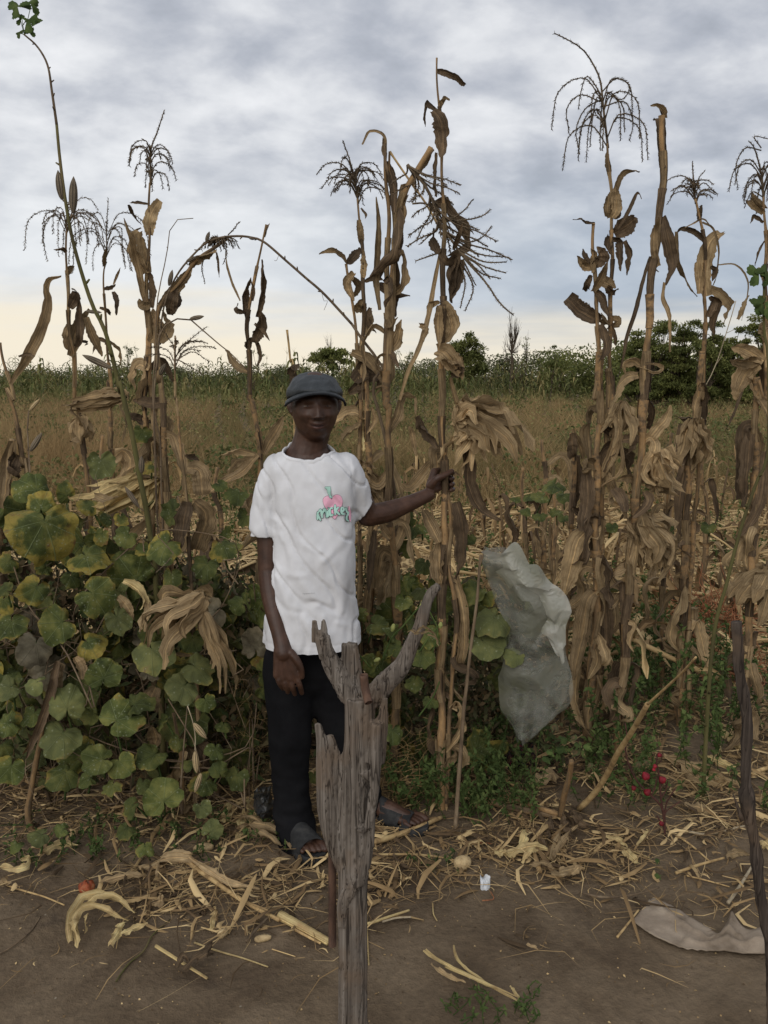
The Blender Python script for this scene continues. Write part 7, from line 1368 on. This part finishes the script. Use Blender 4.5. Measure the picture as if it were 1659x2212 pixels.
tube_pts = [H(math.sin(a) * (.0915 + (.034 * max(0, math.cos(a)) ** .75 + .002 + .004 * abs(math.sin(a))) * .55), math.cos(a) * (.116 + .034 * max(0, math.cos(a)) ** .75 + .002) - .008, .043 + .012 * math.cos(a) - .008 - .032 * math.sin(a) ** 2) for a in np.linspace(R(-78), R(78), 40)]
mb = MB(); tube(mb, tube_pts, .0036, 8); mb.build('brim_piping', M['capdark'], capo)

# --- t-shirt
st = MB(); rings = [(956, 628, 702, .052, 2.80), (968, 617, 716, .066, 2.80), (980, 602, 734, .080, 2.80), (994, 584, 754, .092, 2.80), (1012, 574, 766, .102, 2.80), (1045, 578, 771, .112, 2.80), (1090, 588, 771, .120, 2.80), (1150, 590, 766, .126, 2.795), (1210, 588, 765, .130, 2.79), (1270, 581, 768, .133, 2.79), (1330, 573, 773, .138, 2.79), (1400, 566, 779, .145, 2.79), (1470, 560, 786, .150, 2.79)]
n = 72; v = []; RR = np.array(rings); vs = np.linspace(956, 1470, 60)
for w in vs:
    a, b, c, d = [np.interp(w, RR[:, 0], RR[:, k]) for k in (1, 2, 3, 4)]
    pl, pr_ = P(a, w, d), P(b, w, d); cx, hw, z = (pl.x + pr_.x) / 2, (pr_.x - pl.x) / 2, pl.z
    for j in range(n):
        an = 2 * math.pi * j / n; ca_, sa = math.cos(an), math.sin(an); e = .86
        v.append(Vector((cx + hw * math.copysign(abs(ca_) ** e, ca_), d + c * math.copysign(abs(sa) ** e, sa), z)))
nv = len(vs); st.add(v, [(i * n + j, i * n + (j + 1) % n, (i + 1) * n + (j + 1) % n, (i + 1) * n + j) for i in range(nv - 1) for j in range(n)] + [tuple(range(n)), tuple((nv - 1) * n + j for j in range(n))[::-1]])
cap_tube(st, [P(606, 1014, 2.80), P(588, 1060, 2.79), P(577, 1110, 2.785), P(573, 1148, 2.78)], [.060, .058, .056, .056], 12, 24, ell=1.1)
cap_tube(st, [P(742, 1014, 2.81), P(764, 1050, 2.83), P(776, 1084, 2.845), P(788, 1104, 2.855)], [.058, .055, .050, .048], 12, 24, ell=1.15)
me = remesh(st, .0055, 6)
bm = bmesh.new(); bm.from_mesh(me)
def cut(center, normal, rad, pred=None):
    c = Vector(center); nrm = Vector(normal).normalized(); near = (lambda p: (p - c).length < rad)
    g = [x for x in bm.verts if near(x.co)]; gset = set(g); fa = list({f for x in g for f in x.link_faces}); vv = list({q for f in fa for q in f.verts}); ee = list({q for f in fa for q in f.edges})
    bmesh.ops.bisect_plane(bm, geom=vv + ee + fa, plane_co=c, plane_no=nrm, dist=1e-5)
    kill = [x for x in bm.verts if near(x.co) and (x.co - c).dot(nrm) > 2e-5 and (pred is None or pred(x.co))]
    bmesh.ops.delete(bm, geom=kill, context='VERTS')
hz = P(650, 1411, 2.66).z
bmesh.ops.bisect_plane(bm, geom=bm.verts[:] + bm.edges[:] + bm.faces[:], plane_co=(0, 0, hz), plane_no=(0, 0, -1), clear_outer=True)
xl_, xr_ = P(590, 1160, 2.78).x, P(770, 1120, 2.85).x
axl = P(572, 1160, 2.78) - P(580, 1080, 2.79); cut(P(572.5, 1158, 2.782), axl + Vector((.01, 0, 0)), .15, lambda p: p.x < xl_)
cut(P(787, 1103, 2.855), Vector((.75, .10, -.55)), .14, lambda p: p.x > xr_)
ncx = P(665, 968, 2.80); cut(ncx, Vector((.05, -.40, 1)), .16, lambda p: math.hypot(p.x - ncx.x, (p.y - ncx.y)) < .092)
def keep_largest(bm):
    seen = set(); best = []
    for v0 in bm.verts:
        if v0 in seen: continue
        st_ = [v0]; comp = []; seen.add(v0)
        while st_:
            x = st_.pop(); comp.append(x)
            for e in x.link_edges:
                y_ = e.other_vert(x)
                if y_ not in seen: seen.add(y_); st_.append(y_)
        if len(comp) > len(best): best = comp
    bs_ = set(best); bmesh.ops.delete(bm, geom=[x for x in bm.verts if x not in bs_], context='VERTS')
keep_largest(bm)
bmesh.ops.recalc_face_normals(bm, faces=bm.faces[:]); bm.to_mesh(me); bm.free()
co = get_co(me); no = get_no(me)
def fold(s, amp, sig):
    q = [P(a, b, 2.68) for a, b, c, k in uv(s)]; q = smooth(q, 14); A = np.array([(p.x, p.z) for p in q]); d = np.full(len(co), 9.0)
    for i in range(13):
        a, b = A[i], A[i + 1]; ab = b - a; t_ = np.clip(((co[:, [0, 2]] - a) @ ab) / (ab @ ab), 0, 1); dd = np.linalg.norm(co[:, [0, 2]] - a - t_[:, None] * ab, axis=1) / (1.05 - .9 * abs((i + t_) / 13 - .5)); d = np.minimum(d, dd)
    return amp * np.exp(-(d / sig) ** 2) * np.clip(-no[:, 1] * 1.6, 0, 1)
disp = np.zeros(len(co))
for s, a_, sg in [('d607,1160 625,1200 650,1250 690,1300', .009, .014), ('d612,1130 640,1165 690,1190', .006, .012), ('d612,1180 618,1240 640,1320', -.006, .012), ('d600,1250 640,1320 690,1370', .007, .016), ('d570,1340 600,1375 650,1395', .006, .014), ('d764,1130 740,1170 700,1210', .007, .013), ('d760,1180 745,1240 740,1320', .008, .016), ('d768,1250 755,1310 752,1390', -.006, .012), ('d700,1330 705,1370 700,1410', .007, .014), ('d640,1330 632,1370 634,1412', -.006, .013), ('d668,1340 670,1380 668,1412', .005, .012), ('d590,1010 602,1060 606,1110', .006, .011), ('d556,1060 570,1100 590,1130', .006, .010), ('d548,1100 565,1130 590,1150', -.004, .008), ('d760,1020 752,1060 758,1100', .006, .011), ('d770,1060 782,1080 786,1100', .005, .008), ('d700,1000 740,1020 760,1050', .004, .010), ('d620,1000 605,1030 600,1060', -.005, .010), ('d640,1010 660,1040 700,1040', .003, .012), ('d730,1345 760,1360 775,1375', .005, .010), ('d585,1220 620,1240 660,1240', .005, .010), ('d590,1290 610,1310 650,1320', -.005, .010)]:
    disp += fold(s, a_ * .62, sg * 1.35)
nn_ = np.array([mnoise.noise(Vector((x * 16 + z_ * 5, y * 9, z_ * 5))) for x, y, z_ in co]); n5 = np.array([mnoise.noise(Vector((x * 42, y * 30, z_ * 24))) for x, y, z_ in co])
zt, zb = co[:, 2].max(), co[:, 2].min(); lowf = np.clip((zt - .18 - co[:, 2]) / (zt - zb), 0, 1)
rg_ = np.array([abs(mnoise.noise(Vector((x * 11 + z_ * 7, y * 8, z_ * 6 + 3)))) for x, y, z_ in co]); disp += nn_ * (.004 + .010 * lowf) + n5 * .0022 - np.clip(.10 - rg_, 0, .10) * .075
# sleeve seams
for sm_ in ('d589,992 578,1040 584,1090 600,1135', 'd752,990 757,1030 762,1075 770,1120'): disp += fold(sm_, -.0022, .0022)
# stitched hem line
disp += -.0022 * np.exp(-((co[:, 2] - hz - .024) / .003) ** 2)
co = co + no * disp[:, None]; me.vertices.foreach_set('co', co.astype(np.float32).ravel()); me.update()
M['shirt'] = mat('white_cotton', [(.52, .51, .51), (.64, .64, .655), (.72, .72, .74)], (6, 6, 6), rough=.95, bump=.15, bscale=(400, 400, 400), rnd=0, spec=.1, transl=.06)
bvh = BVHTree.FromPolygons([tuple(q) for q in co.tolist()], [tuple(p.vertices) for p in me.polygons])
# boundary loop of the neck for the rib collar
bm = bmesh.new(); bm.from_mesh(me); ncn = P(663, 966, 2.80); be = [e for e in bm.edges if e.is_boundary and (e.verts[0].co - ncn).length < .13]; adj = {}
for e in be:
    for a, b in ((e.verts[0], e.verts[1]), (e.verts[1], e.verts[0])): adj.setdefault(a, []).append(b)
loop = []
if adj:
    c_ = next(iter(adj)); pv = None
    while c_ is not None and len(loop) < 4000:
        loop.append(c_.co.copy()); nx_ = [q for q in adj[c_] if q is not pv and (q.co - loop[0]).length > 1e-9 or (len(loop) < 3 and q is not pv)]
        pv, c_ = c_, (nx_[0] if nx_ else None)
        if c_ is not None and len(loop) > 3 and (c_.co - loop[0]).length < 1e-7: break
bm.free()
shirt = obj_from_mesh('t_shirt', me, M['shirt'], man); sl = shirt.modifiers.new('t', 'SOLIDIFY'); sl.thickness = .0022; sl.offset = -1
if len(loop) > 20:
    pl_ = [loop[int(i * len(loop) / 48) % len(loop)] for i in range(48)]
    mid = sum(pl_, Vector()) / 48; mb = MB(); v = []
    for i, p in enumerate(pl_):
        d = (p - mid).normalized()
        for (o1, o2) in ((.0035, -.012), (.0048, -.004), (.0022, .005), (-.002, .006), (-.0028, .0), (-.002, -.010)): v.append(p + d * (o1 + .0016) + Vector((0, -.25, 1)).normalized() * o2 - d * .002)
    mb.add(v, [(i * 6 + k, i * 6 + (k + 1) % 6, ((i + 1) % 48) * 6 + (k + 1) % 6, ((i + 1) % 48) * 6 + k) for i in range(48) for k in range(6)]); mb.build('collar', M['shirt'], shirt)
# --- the print on the chest: lettering and heart, laid on the cloth
mint = mat('print_mint', [(.33, .55, .47), (.38, .60, .52), (.42, .63, .55)], (30, 30, 30), bump=0, rnd=0, rough=.9); pink = mat('print_pink', [(.72, .36, .47), (.77, .41, .52), (.78, .44, .54)], (30, 30, 30), bump=0, rnd=0, rough=.9); inkm = mat('print_ink', [(.035, .05, .055), (.045, .06, .065), (.05, .07, .075)], (30, 30, 30), bump=0, rnd=0, rough=.9)
def lay(verts2, faces, off, name, m):
    """verts2 in display px; drop each onto the shirt front"""
    out = []
    for a, b in verts2:
        d = raydir(a, b).normalized(); hit = bvh.ray_cast(CAM, d); p, nn2 = (hit[0], hit[1]) if hit[0] is not None else (P(a, b, 2.68), Vector((0, -1, 0)))
        if nn2.y > 0: nn2 = -nn2
        out.append(p + nn2 * off)
    mb = MB(); mb.add(out, faces); return mb.build(name, m, shirt, False)
def outline_mesh(poly, res=2.0):
    """fill a closed outline and refine it"""
    bm = bmesh.new(); vs_ = [bm.verts.new((a, b, 0)) for a, b in poly]; bm.faces.new(vs_); bmesh.ops.triangulate(bm, faces=bm.faces[:])
    for _ in range(4):
        e = [q for q in bm.edges if q.calc_length() > res * 1.6]
        if not e: break
        bmesh.ops.subdivide_edges(bm, edges=e, cuts=1); bmesh.ops.triangulate(bm, faces=bm.faces[:])
    bm.verts.index_update(); o = ([(q.co.x, q.co.y) for q in bm.verts], [tuple(x.index for x in f.verts) for f in bm.faces]); bm.free(); return o
def grow_poly(poly, d):
    n = len(poly); A = sum(poly[i][0] * poly[(i + 1) % n][1] - poly[(i + 1) % n][0] * poly[i][1] for i in range(n)); sg = 1 if A > 0 else -1; out = []
    for i in range(n):
        a, b, c = poly[i - 1], poly[i], poly[(i + 1) % n]; t_ = Vector((c[0] - a[0], c[1] - a[1])); t_ = t_.normalized() if t_.length > 1e-6 else Vector((1, 0)); out.append((b[0] + t_.y * d * sg, b[1] - t_.x * d * sg))
    return out
def sp(s): return [(a, b) for a, b, c, k in uv(s)]
def closed_smooth(poly, n=60):
    q = smooth([Vector((a, b, 0)) for a, b in poly + [poly[0]]], n); return [(p.x, p.y) for p in q[:-1]]
def stroke(s, w, n=18):
    q = smooth([Vector((a, b, 0)) for a, b in sp(s)], n); l, r = [], []
    for i in range(n):
        t_ = (q[min(n - 1, i + 1)] - q[max(0, i - 1)]).normalized(); e = w * (1 - .25 * (abs(i / (n - 1) - .5) * 2) ** 4); l.append((q[i].x - t_.y * e, q[i].y + t_.x * e)); r.append((q[i].x + t_.y * e, q[i].y - t_.x * e))
    t0 = (q[1] - q[0]).normalized(); t1 = (q[-1] - q[-2]).normalized(); a0 = [(q[0].x - t0.x * w * .6, q[0].y - t0.y * w * .6)]; a1 = [(q[-1].x + t1.x * w * .6, q[-1].y + t1.y * w * .6)]
    return a0 + l + a1 + r[::-1]
heart = closed_smooth(sp('s625,425 590,375 540,360 490,400 485,460 510,540 560,630 630,710 690,768 735,700 790,590 820,500 822,430 790,360 730,332 680,345 645,385'), 70)
def put(poly, m, off, name, edge=.55):
    v2, f2 = outline_mesh(grow_poly(poly, edge)); lay(v2, f2, off, name + '_outline', inkm); v2, f2 = outline_mesh(poly); lay(v2, f2, off + .0006, name, m)
put(heart, pink, .0022, 'heart_print')
put(sp('s520,190 612,190 612,215 592,222 632,372 652,378 650,390 585,392 585,378 600,372 548,222 522,215'), mint, .0034, 'letter_print')
strokes = {'M': ['385,640 400,700 440,790', '400,650 440,600 455,650 470,740', '460,690 505,585 520,640 535,740', '385,775 385,700 395,650'], 'i': ['570,600 572,660 585,725', '566,566 572,562'], 'c': ['650,590 620,575 606,630 618,700 655,690'], 'k': ['690,515 688,600 692,690', '745,560 712,610 705,630', '705,630 735,660 765,690'], 'e': ['790,650 830,620 835,570 805,560 790,610 800,670 845,680'], 'y': ['872,560 880,620 895,660', '915,640 895,700 880,730 885,780 915,800']}
k_ = 0
allv = []
for ch, ss in strokes.items():
    for s in ss:
        k_ += 1; poly = stroke('s' + s, 2.1 if ch != 'i' or k_ % 2 else 2.1)
        v2, f2 = outline_mesh(grow_poly(poly, .75), 1.6); lay(v2, f2, .0044 + .00002 * k_, 'letter_outline', inkm); v2, f2 = outline_mesh(poly, 1.6); lay(v2, f2, .0054 + .00002 * k_, 'letter_print', mint)
put(sp('s918,530 945,545 958,640 955,820 930,800 915,700'), pink, .0050, 'side_print', .4)
# tiny printed line near the hem
cur = bpy.data.curves.new('t', 'FONT'); cur.body = '\u00a9 The Walt Disney Company'; cur.size = 1; to = bpy.data.objects.new('t', cur); COL.objects.link(to); dg = bpy.context.evaluated_depsgraph_get(); dg.update(); tm = bpy.data.meshes.new_from_object(to.evaluated_get(dg)); tc_ = get_co(tm); bpy.data.objects.remove(to)
w_ = tc_[:, 0].max(); a0, b0 = sp('s120,2105 ')[0]; a1, b1 = sp('s330,2094')[0]; sc = (a1 - a0) / w_
lay([(a0 + x * sc, b0 + (b1 - b0) * x / w_ - y * sc * 1.15) for x, y, z_ in tc_], [tuple(p.vertices) for p in tm.polygons], .002, 'small_print', inkm)

# --- trousers
tr = MB(); 
cap_tube(tr, [P(668, 1385, 2.81), P(666, 1440, 2.82)], [.125, .118], 8, 28, ell=.80)
for s in ([(623, 1430, 2.815, .092), (626, 1510, 2.81, .088), (627, 1600, 2.80, .080), (628, 1690, 2.80, .070), (633, 1760, 2.795, .064), (640, 1800, 2.770, .070), (646, 1835, 2.745, .070)], [(706, 1430, 2.83, .092), (722, 1510, 2.85, .087), (744, 1590, 2.87, .078), (775, 1680, 2.91, .066), (798, 1745, 2.95, .060), (806, 1790, 2.96, .056)]):
    cap_tube(tr, [P(a, b, c) for a, b, c, d in s], [d for a, b, c, d in s], 22, 22, ell=.95)
me = remesh(tr, .0065, 5); bm = bmesh.new(); bm.from_mesh(me); cut(P(642, 1812, 2.77), Vector((.10, .40, -1)), .2); cut(P(803, 1766, 2.95), Vector((.3, -.1, -1)), .14); keep_largest(bm); bm.to_mesh(me); bm.free()
co = get_co(me); no = get_no(me); zz_ = co[:, 2]
nn_ = np.array([mnoise.noise(Vector((x * 9 + z_ * 6, y * 9, z_ * 9))) for x, y, z_ in co]); n5 = np.array([mnoise.noise(Vector((x * 12, y * 12, z_ * 30))) for x, y, z_ in co])
lowk = np.clip((.32 - zz_) / .28, 0, 1); co = co + no * (nn_ * .007 + n5 * (.002 + .008 * lowk))[:, None]; me.vertices.foreach_set('co', co.astype(np.float32).ravel())
M['trousers'] = mat('black_cloth', [(.0045, .0045, .005), (.0075, .0075, .0085), (.011, .011, .012)], (8, 8, 8), rough=.95, bump=.3, bscale=(300, 300, 300), rnd=0, spec=.08)
to_ = obj_from_mesh('trousers', me, M['trousers'], man); sl = to_.modifiers.new('t', 'SOLIDIFY'); sl.thickness = .003; sl.offset = -1

# --- sandals
M['rubber'] = mat('grey_rubber', [(.020, .020, .020), (.032, .032, .032), (.055, .053, .050)], (25, 25, 25), rough=.9, bump=.3, bscale=(200, 200, 200), rnd=0, spec=.1)
def sandal(f, d, crossed, label):
    s = Vector((-d.y, d.x, 0)); f = Vector((f.x, f.y, gh(f.x, f.y) + .002)) - d * .012; Ls = .285
    root = bpy.data.objects.new('sandal', None); COL.objects.link(root); root.parent = man; root.location = f - Vector(man.location); root['label'] = label
    def wdt(t): return .5 * (.070 + .034 * gs(t - .72, .26) + .008 * gs(t - .1, .15)) * (min(1, max(0, t * (1 - t) * 4) * 2.4)) ** .42
    mb = MB(); n = 30; v = []
    for i in range(n + 1):
        t = min(1, max(0.0008, i / n)) if i < n else .9992; w = wdt(t); c = f + d * Ls * t + s * .004 * math.sin(t * 5); lift = .010 * max(0, t - .8) ** 2 * 12
        for (a, h) in ((-1, 0.0), (-1.04, .012), (-1, SOLE - .004), (-.88, SOLE + .002), (-.75, SOLE - .003), (0, SOLE - .004), (.75, SOLE - .003), (.88, SOLE + .002), (1, SOLE - .004), (1.04, .012), (1, 0.0)): v.append(c + s * a * w + Vector((0, 0, h + lift)))
    k = 11; mb.add(v, [(i * k + j, i * k + (j + 1) % k, (i + 1) * k + (j + 1) % k, (i + 1) * k + j) for i in range(n) for j in range(k)] + [tuple(range(k)), tuple(n * k + j for j in range(k))[::-1]]); mb.build('sole', M['rubber'], root)
    def band(t0a, t1a, t0b, t1b, name='strap', hx=.006):
        mb = MB(); v = []; nu_, na_ = 10, 18
        for i in range(nu_):
            for j in range(na_):
                q = j / (na_ - 1); a = math.pi * q; t = (t0a + (t0b - t0a) * q) * (1 - i / (nu_ - 1)) + (t1a + (t1b - t1a) * q) * (i / (nu_ - 1)); w = wdt(t) + .002; h = np.interp(t, [.1, .25, .4, .6, .8, .9], [.090, .086, .074, .050, .037, .030])
                c = f + d * Ls * t; v.append(c + s * math.cos(a) * w + Vector((0, 0, SOLE * .5 + math.sin(a) ** .7 * (h + hx))))
        mb.add(v, [(i * na_ + j, i * na_ + j + 1, (i + 1) * na_ + j + 1, (i + 1) * na_ + j) for i in range(nu_ - 1) for j in range(na_ - 1)]); o = mb.build(name, M['rubber'], root); m_ = o.modifiers.new('t', 'SOLIDIFY'); m_.thickness = .004
    if crossed: band(.18, .42, .40, .62); band(.50, .66, .34, .56); band(.62, .74, .70, .80); band(.64, .72, .52, .62)
    else: band(.10, .82, .14, .78, 'strap', .020)
    return root
sandal(fA, dA, False, 'front grey rubber sandal with a wide closed strap'); sandal(fB, dB, True, 'rear grey rubber sandal with crossed straps and open gaps')
